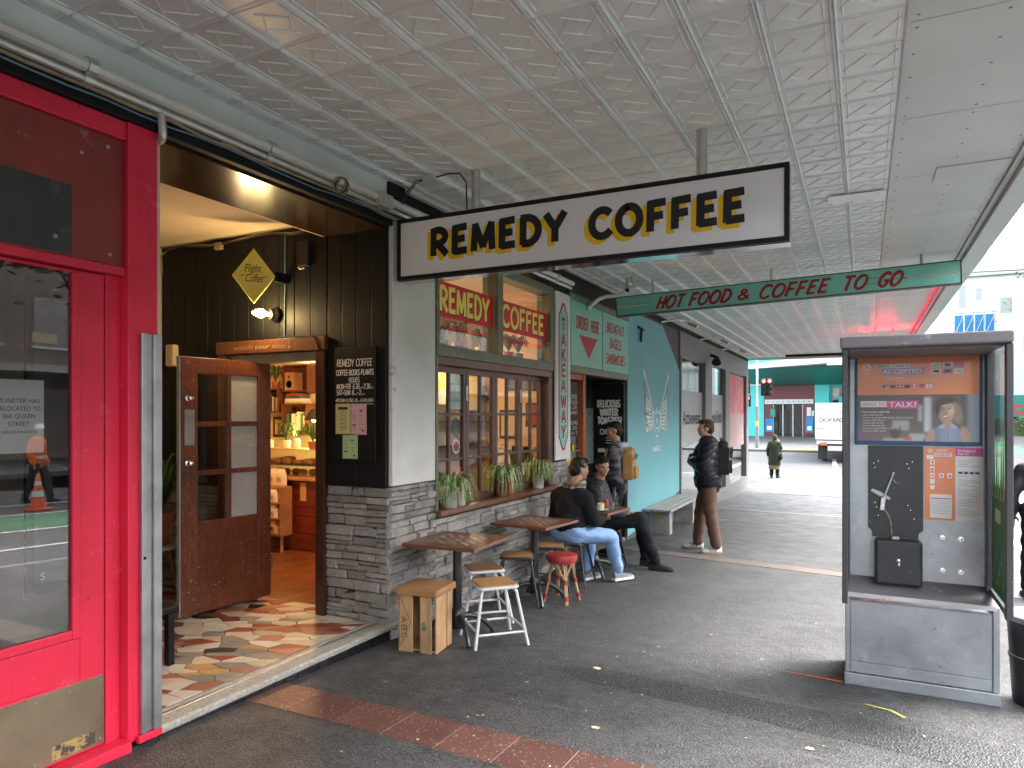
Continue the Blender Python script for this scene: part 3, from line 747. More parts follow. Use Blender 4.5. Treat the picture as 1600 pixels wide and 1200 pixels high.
# ================================================================== red shopfront at the left
rs = thing('red_shopfront', 'bright red painted shopfront with a dark glazed door', 'shopfront', (-.1, 1.2, 0))
mb = MB().box(-.16, 2.262, .02, 0., 2.425, 3.10)
mb.build('pillar', 'red_paint', rs, bevel=.006)
B('door_jamb', -.16, 2.185, .02, -.06, 2.261, 2.372, 'red_paint', rs, bevel=.004)
B('head_rail', -.15, -4, 3.005, -.012, 2.261, 3.098, 'red_paint', rs, bevel=.005)
B('transom_rail', -.15, -4, 2.335, -.02, 2.261, 2.378, 'red_paint', rs, bevel=.005)
pn = B('transom_panel', -.10, -4, 2.379, -.035, 2.260, 3.004, 'dark_red_panel', rs, bevel=.003)
B('painted_patch', -.04, -4, 2.392, -.0325, 2.005, 2.715, 'black_patch', pn)
for (y, z) in ((1.93,2.46),(2.18,2.95),(2.05,2.88),(2.19,2.43)): MB().lathe([(.011,0),(.009,.005),(0,.006)], (0,0,0), 10, 0, Matrix.Translation((-.0345 if y > 2.01 else -.032, y, z)) @ Matrix.Rotation(R(90), 4, 'Y')).build('screw', 'screw', pn)
dl = thing('glazed_door', 'red glazed shop door with a worn brown kick plate and paper notice', 'door', (-.1, 1.6, .02))
MB().box(-.12, 2.062, .05, -.062, 2.180, 2.330).box(-.12, .2, 2.316, -.062, 2.061, 2.330).box(-.12, .2, .40, -.062, 2.061, .595).box(-.12, .2, .05, -.062, 2.061, .399).build('leaf', 'red_paint', dl, bevel=.003)
mb = MB().box(-.075, 2.02, .60, -.050, 2.061, 2.315).box(-.075, .2, .60, -.0505, 2.0195, .642)
mb.build('glazing_bead', 'red_paint', dl, bevel=.004)
B('kick_plate', -.061, .2, .06, -.056, 2.175, .39, 'kick_plate', dl, bevel=.001)
sc_ = MB()
for k in range(14):
    sc_.lathe([(.006,0),(.005,.003),(0,.004)], (0,0,0), 8, 0, Matrix.Translation((-.0558, 2.155-(k//2)*.15, .085 if k % 2 else .365)) @ Matrix.Rotation(R(90), 4, 'Y'))
sc_.build('plate_screws', 'screw', dl)
worn_paint('yellow_patch', (.40,.31,.10), (.26,.19,.07), wear=(.05,.05,.045), amount=.55, rough=.5, scale=16)
B('patch', -.0555, 1.93, .07, -.0548, 2.13, .135, 'yellow_patch', dl)
B('pane', -.072, .2, .642, -.068, 2.019, 2.316, 'dark_glass', dl)
B('threshold', -.20, -4, -.02, .03, 2.262, .045, 'red_paint', rs, bevel=.004)
B('bulkhead', -.14, -4, -.05, -.01, .195, 2.333, 'red_paint', rs)
# room behind the glass
mat('dim_interior', (.055,.05,.05), rough=.8, var=.3)
MB().box(-3.2, -4, -.05, -3.1, 2.42, 3.3).box(-3.1, -4, 3.1, -.17, 2.42, 3.2).box(-3.1, -4, -.06, -.21, 2.42, .0).box(-3.1, -4.1, -.05, -.15, -4.0, 3.2).build('room_shell', 'dim_interior', rs)
B('party_wall', -2.62, 2.428, -.06, -.02, 2.452, 3.1, 'cream_wall', rs)
mat('paper', (.70,.74,.70), rough=.8, var=.08); mat('ink_black', (.012,.012,.014), rough=.7, var=0); mat('tape', (.48,.36,.10), rough=.5)
nt_ = thing('paper_notice', 'white paper notice taped inside the red door glass', 'notice', (-.08, 1.75, 1.45))
B('sheet', -.0765, 1.56, 1.48, -.0750, 1.905, 1.805, 'paper', nt_)
pl = Plane((-.0750, 1.800, 0), (0,1,0), (0,0,1), .0008)
mb = MB()
for s, z, h, w in (('MUNSTER HAS', 1.702, .0195, .172), ('RELOCATED TO', 1.668, .0195, .180), ('360 QUEEN', 1.634, .0195, .135), ('STREET', 1.600, .0195, .088), ('( BESIDE NANDOS)', 1.568, .012, .150)):
    print_text(mb, s, pl, 0, z, h, align='CENTER', fit=w)
mb.build('lettering', 'ink_black', nt_)
tag(B('tape_note', -.0765, 1.855, 1.975, -.0750, 1.965, 2.02, 'tape'), 'small ochre strip stuck inside the red door glass', 'sticker')
sf = thing('stand_board', 'dark framed board standing inside the red shop near the glass', 'board', (-.25, 2.0, .8))
MB().box(-.26, 1.92, .80, -.235, 1.955, 2.35).box(-.26, 1.955, .80, -.235, 2.25, .84).box(-.26, 2.2, .84, -.235, 2.25, 2.35).build('frame', 'black_paint', sf)
B('sheet', -.256, 1.956, .842, -.246, 2.2, 2.1, 'dim_interior', sf)
mb = MB(); print_text(mb, 'S', Plane((-.246, 1.985, .865), (0,1,0), (0,0,1)), 0, 0, .035); mb.build('lettering', 'paper', sf)
# grey roller-door guide beside the red pillar
gd = thing('door_guide', 'tall grey steel roller door guide bolted to the red pillar', 'door guide', (.02, 2.38, .03))
MB().box(.002, 2.320, .05, .024, 2.345, 2.06).box(.002, 2.385, .05, .028, 2.43, 2.06).box(.002, 2.345, .05, .010, 2.385, 2.06).build('channel', 'steel', gd, bevel=.003)
MB().lathe([(.012,0),(.012,.012),(.006,.016),(0,.017)], (0,0,0), 10, 0, Matrix.Translation((.01, 2.335, .93)) @ Matrix.Rotation(R(90), 4, 'Y')).build('bolt', 'black_paint', gd)
B('foot', .001, 2.30, .012, .03, 2.43, .048, 'red_paint', gd, bevel=.003)

# ================================================================== entrance recess
rc = thing('entrance_recess', 'cafe entrance recess with a varnished soffit and cream ceiling', 'entrance', (-1.3, 3.4, FZ))
B('soffit_board', -.64, 2.455, 3.085, -.0605, 4.404, 3.099, 'soffit_board', rc)
B('soffit_riser', -.655, 2.455, 3.085, -.641, 4.40, 3.20, 'cream_paint', rc)
B('cream_ceiling', -2.62, 2.452, 3.202, -.64, 4.434, 3.26, 'cream_paint', rc)
B('ceiling_strip', -2.6, 3.02, 3.188, -.66, 3.06, 3.2015, 'cream_paint', rc)
B('inner_wall', -2.66, 2.455, -.1, -2.605, 4.43, 3.2, 'cream_wall', rc)
mb = MB().box(-2.604, 2.46, 2.62, -2.25, 4.02, 3.02); mb.build('cupboard', 'cream_wall', rc, bevel=.006)
# crazy paving
fl = tag(B('threshold_floor', -2.605, 2.455, -.14, -.20, 4.62, FZ, 'grout'), kind='structure')
cols = [('pave_cream', (.50,.43,.33), (.40,.33,.24)), ('pave_pale', (.56,.52,.45), (.46,.42,.35)), ('pave_grey', (.25,.235,.205), (.17,.16,.145)),
        ('pave_red', (.26,.065,.035), (.17,.045,.028)), ('pave_rose', (.36,.15,.10), (.27,.11,.07)), ('pave_black', (.018,.018,.020), (.03,.03,.03)), ('pave_ochre', (.42,.27,.11), (.32,.19,.07))]
for n, a, b in cols: mat(n, a, rough=.38, c2=b, vscale=14, bump=.12, bscale=40, rnd=.15)
wts = [30, 18, 15, 15, 12, 6, 6]
rp = random.Random(5)
def clip(poly, nx_, ny_, d):
    out = []
    for i in range(len(poly)):
        a, b = poly[i], poly[(i+1) % len(poly)]
        da, db = a[0]*nx_+a[1]*ny_-d, b[0]*nx_+b[1]*ny_-d
        if da <= 0: out.append(a)
        if (da < 0) != (db < 0) and abs(da-db) > 1e-12:
            t = da/(da-db); out.append((a[0]+(b[0]-a[0])*t, a[1]+(b[1]-a[1])*t))
    return out
X0, X1, Y0, Y1 = -2.60, -.205, 2.46, 4.60
seeds = []
ca, sa = math.cos(R(24)), math.sin(R(24))
def warp(p): u, w = p[0]*ca+p[1]*sa, -p[0]*sa+p[1]*ca; return (u*.62, w*1.25)
tries = 0
while len(seeds) < 290 and tries < 6000:
    tries += 1
    p = (rp.uniform(X0, X1), rp.uniform(Y0, Y1)); q = warp(p)
    if all((q[0]-warp(s)[0])**2+(q[1]-warp(s)[1])**2 > rp.uniform(.048, .090)**2 for s in seeds): seeds.append(p)
def unwarp(q): u, w = q[0]/.62, q[1]/1.25; return (u*ca-w*sa, u*sa+w*ca)
for i, s in enumerate(seeds):
    poly = [warp(c) for c in ((X0,Y0),(X1,Y0),(X1,Y1),(X0,Y1))]; a = warp(s)
    for j, t in enumerate(seeds):
        if i == j: continue
        b = warp(t); dx, dy = b[0]-a[0], b[1]-a[1]
        if dx*dx+dy*dy > .4: continue
        poly = clip(poly, dx, dy, (b[0]**2+b[1]**2-a[0]**2-a[1]**2)/2)
        if len(poly) < 3: break
    if len(poly) < 3: continue
    P2 = [unwarp(q) for q in poly]; cx = sum(p[0] for p in P2)/len(P2); cyy = sum(p[1] for p in P2)/len(P2)
    ar = sum(P2[k][0]*P2[(k+1) % len(P2)][1]-P2[(k+1) % len(P2)][0]*P2[k][1] for k in range(len(P2)))/2
    if abs(ar) < .0015: continue
    P3 = []
    for p in P2:
        d = math.hypot(p[0]-cx, p[1]-cyy); k = max(.3, 1-.006/max(d, .01)); P3.append((cx+(p[0]-cx)*k, cyy+(p[1]-cyy)*k))
    if ar < 0: P3.reverse()
    m = rp.choices([c[0] for c in cols], wts)[0]
    MB().prism([(x, y, FZ-.004) for x, y in P3], (0,0,.009+rp.uniform(0,.002))).build('paving_stone', m, fl)
st = thing('entrance_step', 'pale pebbled entrance step edge with black riser tiles and grooved track', 'step', (-.1, 3.4, 0))
B('core', -.199, 2.432, -.2, -.016, 4.44, FZ-.012, 'grout', st)
B('nosing', -.085, 2.432, FZ-.035, .004, 4.43, FZ+.010, 'nosing', st, bevel=.012)
for x in (-.196, -.158, -.120): B('track', x, 2.432, FZ-.010, x+.030, 4.43, FZ+.004, 'steel' if x == -.158 else 'nosing', st, bevel=.003)
mat('riser_tile', (.015,.015,.018), rough=.25, var=.3, rnd=.4)
for k in range(20): B('riser_tile', -.015, 2.434+k*.1, -.16, -.006, 2.434+k*.1+.094, FZ-.037, 'riser_tile', st, bevel=.002)

# door frame and open door
df = thing('door_frame', 'brown timber cafe door frame with chalked watch your step', 'door frame', (-1.2, 4.45, FZ))
B('jamb', -1.83, 4.375, FZ, -1.735, 4.62, 2.17, 'frame_wood', df, bevel=.004); B('jamb', -.715, 4.375, FZ, -.622, 4.62, 2.17, 'varnish_dark', df, bevel=.004)
B('head', -1.84, 4.365, 2.172, -.612, 4.62, 2.282, 'frame_wood', df, bevel=.004)
B('closer_rail', -1.733, 4.42, 2.09, -.717, 4.58, 2.168, 'steel', df, bevel=.003)
mat('pale_panel', (.62,.60,.55), rough=.5, var=.1)
B('side_panel', -1.733, 4.50, FZ, -1.47, 4.54, 2.088, 'pale_panel', df)
mat('chalk', (.75,.73,.68), rough=.9, var=.1); mat('chalk_dim', (.40,.24,.17), rough=.9)
mb = MB(); print_text(mb, 'watch your step', Plane((-1.62, 4.365, 2.205), (1,0,0), (0,0,1)), 0, 0, .04, fit=.60)
pl = Plane((-.985, 4.365, 2.19), (1,0,0), (0,0,1)); pl.rect(mb, 0, .02, .007, .085); pl.poly(mb, [(-.018,.025),(.003,0),(.025,.025)]); mb.build('lettering', 'chalk_dim', df)
DX, DY = -1.415, 4.57
dd = Vector((-.085, -.835, 0)).normalized(); dn = Vector((-dd.y, dd.x, 0))   # along the leaf from the hinge, and its street side
if dn.x < 0: dn = -dn
door = thing('cafe_door', 'open dark varnished cafe door with six glass panes', 'door', (DX, DY, FZ))
def dbox(name, a0, a1, z0, z1, t0=-.022, t1=.022, m='door_wood', parent=door, bevel=.004):
    pts = []
    for z in (z0, z1):
        for a, t in ((a0,t0),(a1,t0),(a1,t1),(a0,t1)):
            q = Vector((DX, DY, z))+dd*a+dn*t; pts.append(q)
    return MB().add(pts, [(0,1,2,3),(7,6,5,4),(0,4,5,1),(1,5,6,2),(2,6,7,3),(3,7,4,0)]).build(name, m, parent, bevel=bevel)
W_ = .845; zb, zt = .075, 2.105
dbox('stile', 0, .13, zb, zt); dbox('stile', W_-.145, W_, zb, zt)
dbox('rail', .131, W_-.146, zt-.13, zt); dbox('bottom_panel', .131, W_-.146, zb, .80)
dbox('stile', .395, .435, .801, zt-.131)
zz = [.80, 1.185, 1.575, zt-.13]
for z in zz[1:3]: dbox('rail', .131, .3945, z-.02, z+.02, -.018, .018); dbox('rail', .4355, W_-.146, z-.02, z+.02, -.018, .018)
def frosted():
    m, nt, b, out = _nt('frosted_pane'); v = _coord(nt)
    b.inputs['Base Color'].default_value = (.86,.87,.88,1); b.inputs['Roughness'].default_value = .25
    b.inputs['Transmission Weight'].default_value = .6; b.inputs['IOR'].default_value = 1.35
    _bump(nt, b, _noise(nt, v, 22, 4, .6, 1.2), .6, .02); MATS['frosted_pane'] = m
frosted()
for k in range(3):
    z0, z1 = zz[k]+(.021 if k else .001), zz[k+1]-(.021 if k < 2 else .001)
    dbox('pane', .4355, W_-.146, z0, z1, -.003, .003, 'shop_glass', bevel=0)
    dbox('pane', .131, .3945, z0, z1, -.003, .003, 'frosted_pane' if k != 2 else 'frosted_pane', bevel=0)
dbox('edge_strip', W_, W_+.012, zb, zt, -.02, .02, 'steel')
dbox('push_plate', W_-.115, W_-.03, 1.41, 1.69, .0225, .026, 'steel', bevel=.001)
def knob(a, z):
    q = Vector((DX, DY, z))+dd*a+dn*.023
    M_ = Matrix.Translation(q) @ dn.to_track_quat('Z', 'Y').to_matrix().to_4x4()
    MB().lathe([(.026,0),(.026,.006),(.016,.010),(.015,.03),(.019,.034),(.019,.05),(.010,.054),(0,.055)], (0,0,0), 16, 0, M_).build('lock_knob', 'chrome', door, smooth=True)
knob(W_-.06, 1.78); knob(W_-.06, 1.27)
dbox('hinge', -.012, -.001, .30, .43, -.005, .03, 'steel', bevel=.002)
# chalk board by the door
bb = thing('chalk_board', 'black menu board lettered with opening hours beside the cafe door', 'chalkboard', (-.31, 4.39, 1.28))
B('board', -.515, 4.375, 1.285, -.112, 4.398, 2.18, 'black_paint', bb, bevel=.003)
pl = Plane((-.515, 4.375, 1.285), (1,0,0), (0,0,1), .001)
mb = MB()
brush(mb, 'REMEDY COFFEE', pl, .025, .745, .055, .13, .13, fit=.345, slant=.06)
brush(mb, 'COFFEE-BOOKS-PLANTS', pl, .018, .675, .042, .15, .12, fit=.365, slant=.06)
brush(mb, 'HOURS', pl, .145, .622, .036, .13, .14, fit=.105, slant=.06); pl.rect(mb, .14, .612, .255, .615)
brush(mb, 'MON-FRI: 6.30', pl, .022, .568, .038, .14, .13, fit=.225, slant=.06); brush(mb, '-2.30', pl, .277, .568, .038, .14, .13, fit=.075, slant=.06)
print_text(mb, 'am', pl, .250, .568, .018); print_text(mb, 'pm', pl, .355, .568, .018)
brush(mb, 'SAT+SUN: 8', pl, .022, .520, .038, .14, .13, fit=.17, slant=.06); brush(mb, '-2', pl, .228, .520, .038, .14, .13, fit=.035, slant=.06)
print_text(mb, 'am', pl, .198, .520, .018); print_text(mb, 'pm', pl, .268, .520, .018)
brush(mb, '*KITCHEN CLOSES 30', pl, .012, .466, .024, .15, .14, fit=.215, slant=.06); print_text(mb, 'min', pl, .232, .466, .012); brush(mb, 'EARLIER*', pl, .262, .466, .024, .15, .14, fit=.125, slant=.06)
for k in range(30): pl.rect(mb, .015+k*.0125, .447, .022+k*.0125, .452)
brush(mb, 'MENU', pl, .150, .405, .030, .13, .14, fit=.082, slant=.06)
mb.build('lettering', 'chalk', bb)
def menu_sheet(nm, x0, z0, x1, z1, c, label, seed):
    t = thing('menu_sheet', label, 'menu', (x0, 4.373, z0))
    mat(nm, c, rough=.8, var=.06)
    B('sheet', x0, 4.3705, z0, x1, 4.3735, z1, nm, t)
    p = Plane((x0, 4.3705, z0), (1,0,0), (0,0,1), .0008); w, h = x1-x0, z1-z0; mb = MB(); rg = random.Random(seed)
    for a0, b0, a1, b1 in ((.05,.03,.95,.036),(.05,.964,.95,.97),(.05,.03,.06,.97),(.94,.03,.95,.97)): p.rect(mb, a0*w, b0*h, a1*w, b1*h)
    if seed == 1:
        p.rect(mb, .17*w, .81*h, .83*w, .90*h)
        for k in range(15): q = rg.uniform(.18,.34); p.rect(mb, (.5-q)*w, (.76-k*.046)*h, (.5+q)*w, (.768-k*.046+(.008 if k % 3 == 0 else 0))*h)
    else:
        for c0 in (.12, .54):
            for k in range(15):
                if rg.random() < .8: p.rect(mb, c0*w, (.80-k*.047)*h, (c0+rg.uniform(.15,.33))*w, (.808-k*.047)*h)
        p.rect(mb, .12*w, .29*h, .32*w, .33*h); p.rect(mb, .56*w, .76*h, .74*w, .80*h); p.rect(mb, .72*w, .1*h, .84*w, .17*h)
    mb.build('print', 'ink_black', t)
menu_sheet('sheet_yellow', -.500, 1.498, -.353, 1.735, (.55,.52,.24), 'yellow menu sheet on the chalk board', 1)
menu_sheet('sheet_pink', -.347, 1.495, -.196, 1.735, (.62,.38,.40), 'pink menu sheet on the chalk board', 2)
menu_sheet('sheet_green', -.430, 1.305, -.282, 1.490, (.38,.55,.28), 'green menu sheet below the yellow and pink ones', 3)
# diamond sign, lamp, small fittings
ds = thing('diamond_sign', 'yellow diamond coffee sign projecting from the black boards', 'sign', (-1.13, 4.22, 2.78))
u_ = Vector((.80, .60, 0)).normalized(); c_ = Vector((-1.175, 4.17, 2.775)); n_ = Vector((u_.y, -u_.x, 0))
mat('sign_yellow', (.84,.75,.16), rough=.42, var=.1)
dia = [c_-u_*.168, c_-Vector((0,0,.222)), c_+u_*.168, c_+Vector((0,0,.222))]
MB().prism([p-n_*.012 for p in dia], n_*.024).build('panel', 'sign_yellow', ds, bevel=.002)
pl = Plane(c_+n_*.012, u_, (0,0,1), .0012); mb = MB()
print_text(mb, 'Flight', pl, -.075, .030, .065, shear=.35, fit=.13); print_text(mb, 'Coffee', pl, -.070, -.050, .065, shear=.35, fit=.135)
pl.poly(mb, [(-.115,-.012),(-.07,.004),(-.07,.008),(-.09,.004)]); pl.poly(mb, [(.115,.0),(.075,-.012),(.075,-.016),(.095,-.012)])
mb.build('lettering', 'ink_black', ds)
q = c_+u_*.160
MB().box(q.x-.01, q.y-.005, q.z-.04, q.x+.022, 4.404, q.z+.04).build('bracket', 'black_paint', ds, bevel=.003)
wl = thing('wall_lamp', 'lit glass wall lamp above the open cafe door', 'lamp', (-1.20, 4.40, 2.50))
M_ = Matrix.Translation((-1.16, 4.404, 2.485)) @ Vector((-.35, -1, .02)).to_track_quat('Z', 'Y').to_matrix().to_4x4()
MB().lathe([(.06,0),(.062,.02),(.05,.035),(.045,.06)], (0,0,0), 18, 0, M_).build('base', 'cable_black', wl, smooth=True)
MB().lathe([(.044,.06),(.056,.075),(.060,.11),(.058,.17),(.048,.20),(.028,.215),(0,.22)], (0,0,0), 18, 0, M_).build('globe', glass('lamp_glass', (1,.93,.72), 1.3), wl, smooth=True)
MB().lathe([(.012,.06),(.014,.09),(.034,.125),(.036,.15),(.024,.178),(0,.186)], (0,0,0), 14, 0, M_).build('bulb', emit('bulb_warm', (1,.78,.42), 22), wl, smooth=True)
def lamp(name, loc, e, c=(1,.66,.33), r=.05):
    d = bpy.data.lights.new(name, 'POINT'); d.energy = e; d.color = c; d.shadow_soft_size = r
    o = bpy.data.objects.new(name, d); COL.objects.link(o); o.location = loc; return o
lamp('wall_lamp_light', tuple(M_ @ Vector((0,0,.26))), 1.6)
sn = thing('sensor_box', 'beige sensor unit on the black boards near the red shop', 'sensor', (-2.2, 4.35, 2.19))
B('body', -2.47, 4.34, 2.09, -2.36, 4.404, 2.29, 'cream_paint', sn, bevel=.015); B('window', -2.455, 4.336, 2.10, -2.375, 4.3395, 2.16, 'cream_wall', sn)
cb = thing('cable', 'pale cable strung along the top of the black boards', 'cable', (-1.5, 4.38, 3.2))
pts = [(-2.55,4.37,2.95),(-2.56,4.37,3.12)]+[(-2.5+.19*k, 4.385, 3.165+.018*math.sin(k*1.3)-(.0 if k < 9 else .05*math.sin((k-9)*.9))) for k in range(13)]
MB().tube(pts, .008, 6).build('run', 'cable_tan', cb, smooth=True); MB().tube([(p[0], p[1]-.012, p[2]-.014+.01*math.sin(i*2)) for i, p in enumerate(pts[2:])], .006, 6).build('run', 'cable_black', cb, smooth=True)
B('box', -1.86, 4.36, 3.10, -1.78, 4.40, 3.16, 'cable_tan', cb, bevel=.006)
cb2 = thing('cable', 'thin blue cable running straight down the black boards to the door frame', 'cable', (-.96, 4.40, 2.7))
MB().tube([(-1.06,4.399,3.17),(-1.06,4.399,2.8),(-1.065,4.399,2.5),(-1.07,4.399,2.29)], .006, 6).build('run', 'cable_blue', cb2, smooth=True)
MB().tube([(-1.12,4.37,2.29),(-1.0,4.36,2.295),(-.85,4.36,2.29),(-.74,4.36,2.295),(-.70,4.355,2.26),(-.66,4.36,2.18)], .006, 6).build('run', 'cable_black', cb2, smooth=True)
bx = thing('black_box', 'small black box fixed high on the black boards', 'box', (-.86,4.38,2.9)); B('body', -.90, 4.36, 2.86, -.78, 4.404, 3.06, 'cable_black', bx, bevel=.008); MB().tube([(-.9,4.38,2.86),(-.88,4.375,2.84),(-.83,4.375,2.845)], .006, 6).build('lead', 'white_pipe', bx)
# plant on a stool and black bench in the recess
def strap_plant(root, c, n, rad, h, m, seed, wid=.018, droop=1., nm='foliage'):
    rg = random.Random(seed); mb = MB()
    for k in range(n):
        a = rg.uniform(0, 2*math.pi); L = rg.uniform(.65, 1.); seg = 7; r1 = rad*L; hh = h*rg.uniform(.55, 1.05); w0 = wid*rg.uniform(.7,1.15); tw = rg.uniform(-.3,.3)
        pv = None; mi_ = 0
        for i in range(seg+1):
            t = i/seg; r_ = r1*(t**.85); z = hh*(1-(1-min(1,t*1.5))**2) if t < .66 else hh*(1-droop*((t-.62)**2)*4.2)
            w = w0*(.7+.6*t)*(1-t**3.5)+.0012
            aa = a+tw*t; ctr = Vector((c[0]+r_*math.cos(aa), c[1]+r_*math.sin(aa), c[2]+z)); s_ = Vector((-math.sin(aa), math.cos(aa), 0))*w*.5
            fold = Vector((0,0,w*.25))
            cur = (ctr-s_+fold, ctr, ctr+s_+fold)
            if pv: mb.add([pv[0],pv[1],pv[2],cur[0],cur[1],cur[2]], [(0,1,4,3),(1,2,5,4)])
            pv = cur
    o = mb.build(nm, m, root, smooth='all'); o['kind'] = 'stuff'; return o
mat('terracotta', (.30,.085,.035), rough=.7, var=.25, vscale=6); mat('leaf_green', (.075,.13,.03), rough=.5, c2=(.035,.07,.018), vscale=12)
def spider_mat():
    m, nt, b, out = _nt('spider_leaf'); v = _coord(nt)
    f = _noise(nt, v, 26, 3); col = _mix(nt, _ramp(nt, f, .42, .60), (.085,.16,.035), (.36,.42,.18))
    nt.links.new(col, b.inputs['Base Color']); b.inputs['Roughness'].default_value = .45
    b.inputs['Subsurface Weight'].default_value = 0
    MATS['spider_leaf'] = m
spider_mat()
ps = thing('plant_stool', 'small white-topped stool with dipped wooden legs in the entrance', 'stool', (-2.12, 4.0, FZ))
MB().lathe([(.165,.485),(.17,.49),(.17,.51),(.16,.515),(0,.515)], (-2.12,4.0,FZ), 24).build('seat', 'white_pipe', ps, smooth=True)
for k in range(3):
    a = R(100*k+(-40)); p0 = Vector((-2.12+.09*math.cos(a), 4+.09*math.sin(a), FZ+.49)); p1 = Vector((-2.12+.19*math.cos(a), 4+.19*math.sin(a), FZ+.008))
    lg = MB().tube([p0, p1.lerp(p0,.33)], [.02,.017], 10).build('leg', 'ply_seat', ps, smooth=True); MB().tube([p1.lerp(p0,.33), p1], [.0175,.015], 10).build('dipped_end', 'white_pipe', lg, smooth=True)
pp = thing('potted_plant', 'strap-leaved plant in a terracotta pot on the entrance stool', 'plant', (-2.12, 4.0, FZ+.52))
MB().lathe([(.095,0),(.135,.20),(.150,.20),(.155,.27),(.140,.27),(.130,.22),(0,.21)], (-2.12,4.0,FZ+.517), 26).build('pot', 'terracotta', pp, smooth=True)
strap_plant(pp, (-2.12,4.0,FZ+.72), 26, .42, .55, 'leaf_green', 4, .035, 1.0)
be = thing('black_bench', 'low black bench just inside the entrance recess', 'bench', (-1.15, 3.05, FZ))
B('seat', -1.75, 2.78, .375, -.72, 3.12, .415, 'black_paint', be, bevel=.006); B('apron', -1.72, 3.07, .32, -.75, 3.10, .374, 'black_paint', be)
for x in (-1.72, -.76):
    for y in (2.80, 3.075): B('leg', x-.022, y-.022, FZ+.006, x+.022, y+.022, .374, 'black_paint', be, bevel=.003)
B('box_below', -1.62, 2.85, FZ+.008, -1.05, 3.05, .24, 'cable_black', be, bevel=.01)
# ================================================================== cafe interior
IX0, IX1, IY0, IY1 = -4.6, -.205, 4.61, 10.35
mat('int_wall', (.70,.54,.36), rough=.7, var=.12, vscale=2); mat('int_ceiling', (.72,.62,.50), rough=.7, var=.08)
ci = thing('cafe_interior', 'warm cream walled cafe room seen through door and windows', 'room', (-2.4, 7.4, 0))
MB().box(IX0-.1, IY0, 0, IX0, IY1, 3.2).box(IX0, IY1, 0, -1.06, IY1+.1, 3.2).box(-1.06, 8.0, 0, -1.01, IY1+.1, 3.2).box(-1.01, 8.0, 0, IX1, 8.05, 3.2).box(IX0, IY0-.005, 0, -2.63, IY0+.05, 3.2).build('walls', 'int_wall', ci)
B('room_ceiling', IX0, IY0, 3.2, IX1, IY1, 3.26, 'int_ceiling', ci)
cf = tag(B('cafe_floor', IX0, 4.625, -.1, IX1, IY1, .012, 'grout'), kind='structure')
x = IX0
while x < IX1-.02:
    w = .14; yo = random.uniform(.6, 1.6); yb = 4.63
    B('floor_board', x+.001, 4.63, 0, min(x+w, IX1)-.001, 4.63+yo, .024, 'floor_wood', cf); B('floor_board', x+.001, 4.632+yo, 0, min(x+w, IX1)-.001, IY1, .024, 'floor_wood', cf)
    x += w
wood('counter_wood', (.20,.030,.014), (.12,.016,.008), rough=.35, axis=0, coat=.2)
ct = thing('cafe_counter', 'red-brown boarded cafe counter glowing in lamplight', 'counter', (-2.9, 6.7, .02))
B('carcass', -3.9, 6.42, .024, -2.05, 7.0, .86, 'counter_wood', ct)
for k in range(8): B('board', -3.9, 6.404, .03+k*.103, -2.05, 6.421, .03+k*.103+.099, 'counter_wood', ct, bevel=.004)
B('counter_top', -3.95, 6.36, .862, -2.0, 7.05, .90, 'crate_top_wood', ct, bevel=.006)
mat('kraft', (.55,.33,.17), rough=.7, var=.15); mat('bag_white', (.72,.66,.55), rough=.6, var=.1); mat('bag_dark', (.03,.028,.03), rough=.6); mat('book_a', (.35,.06,.04), rough=.6); mat('book_b', (.06,.10,.16), rough=.6); mat('book_c', (.62,.55,.42), rough=.7); mat('book_d', (.08,.16,.08), rough=.6)
tag(B('price_card', -2.78, 6.396, .62, -2.69, 6.402, .84, 'kraft'), 'plain kraft paper card stuck on the counter front', 'card')
rk = thing('bag_rack', 'wooden rack of coffee bags in front of the counter', 'rack', (-3.0, 6.2, .02))
B('case', -3.35, 6.15, .22, -2.85, 6.34, .80, 'crate_top_wood', rk, bevel=.004)
for x in (-3.3, -2.92): MB().tube([(x,6.24,.025),(x,6.24,.22)], .02, 8).build('leg', 'crate_wood', rk)
for k in range(3): B('shelf_lip', -3.35, 6.09, .25+k*.18, -2.85, 6.148, .265+k*.18, 'crate_top_wood', rk)
def pouch(c, w, h, d, m, label):
    t = thing('coffee_bag', label, 'bag', c); mb = MB()
    prof = [(0, 1, 1), (.25, 1.02, 1.05), (.7, 1., .8), (.88, .97, .35), (1, .95, .12)]
    vs = []; fs = []
    for z, a, b in prof: vs += [(c[0]+sx*w/2*a, c[1]+sy*d/2*b, c[2]+z*h) for sx, sy in ((-1,-1),(1,-1),(1,1),(-1,1))]
    for i in range(len(prof)-1):
        for j in range(4): p_, q_ = i*4+j, i*4+(j+1) % 4; fs.append((p_, q_, q_+4, p_+4))
    fs += [(3,2,1,0), tuple(range(len(vs)-4, len(vs)))]
    mb.add(vs, fs).build('pouch', m, t, bevel=.004)
    p = Plane((c[0]-w*.28, c[1]-d/2*1.06, c[2]+h*.25), (1,0,0), (0,0,1), .003); q = MB(); p.rect(q, 0, 0, w*.56, h*.25); q.build('label', 'kraft' if m != 'kraft' else 'bag_dark', t)
i = 0
nums = ['upper', 'middle', 'lower']
for r_ in range(3):
    for k in range(3): pouch((-3.24+k*.15, 6.12, .626-.18*r_), .11, .15, .05, ['bag_white','kraft','bag_white'][(k+r_) % 3], f'{["pale","tan","pale"][(k+r_)%3]} coffee bag, {["left","middle","right"][k]} on the {nums[r_]} shelf of the bag rack')
for k in range(2): pouch((-2.99+.13*k-.13, 6.30, .803), .12, .2, .07, 'bag_white', ['pale coffee bag on top of the bag rack at left','pale coffee bag on top of the bag rack at right'][k])
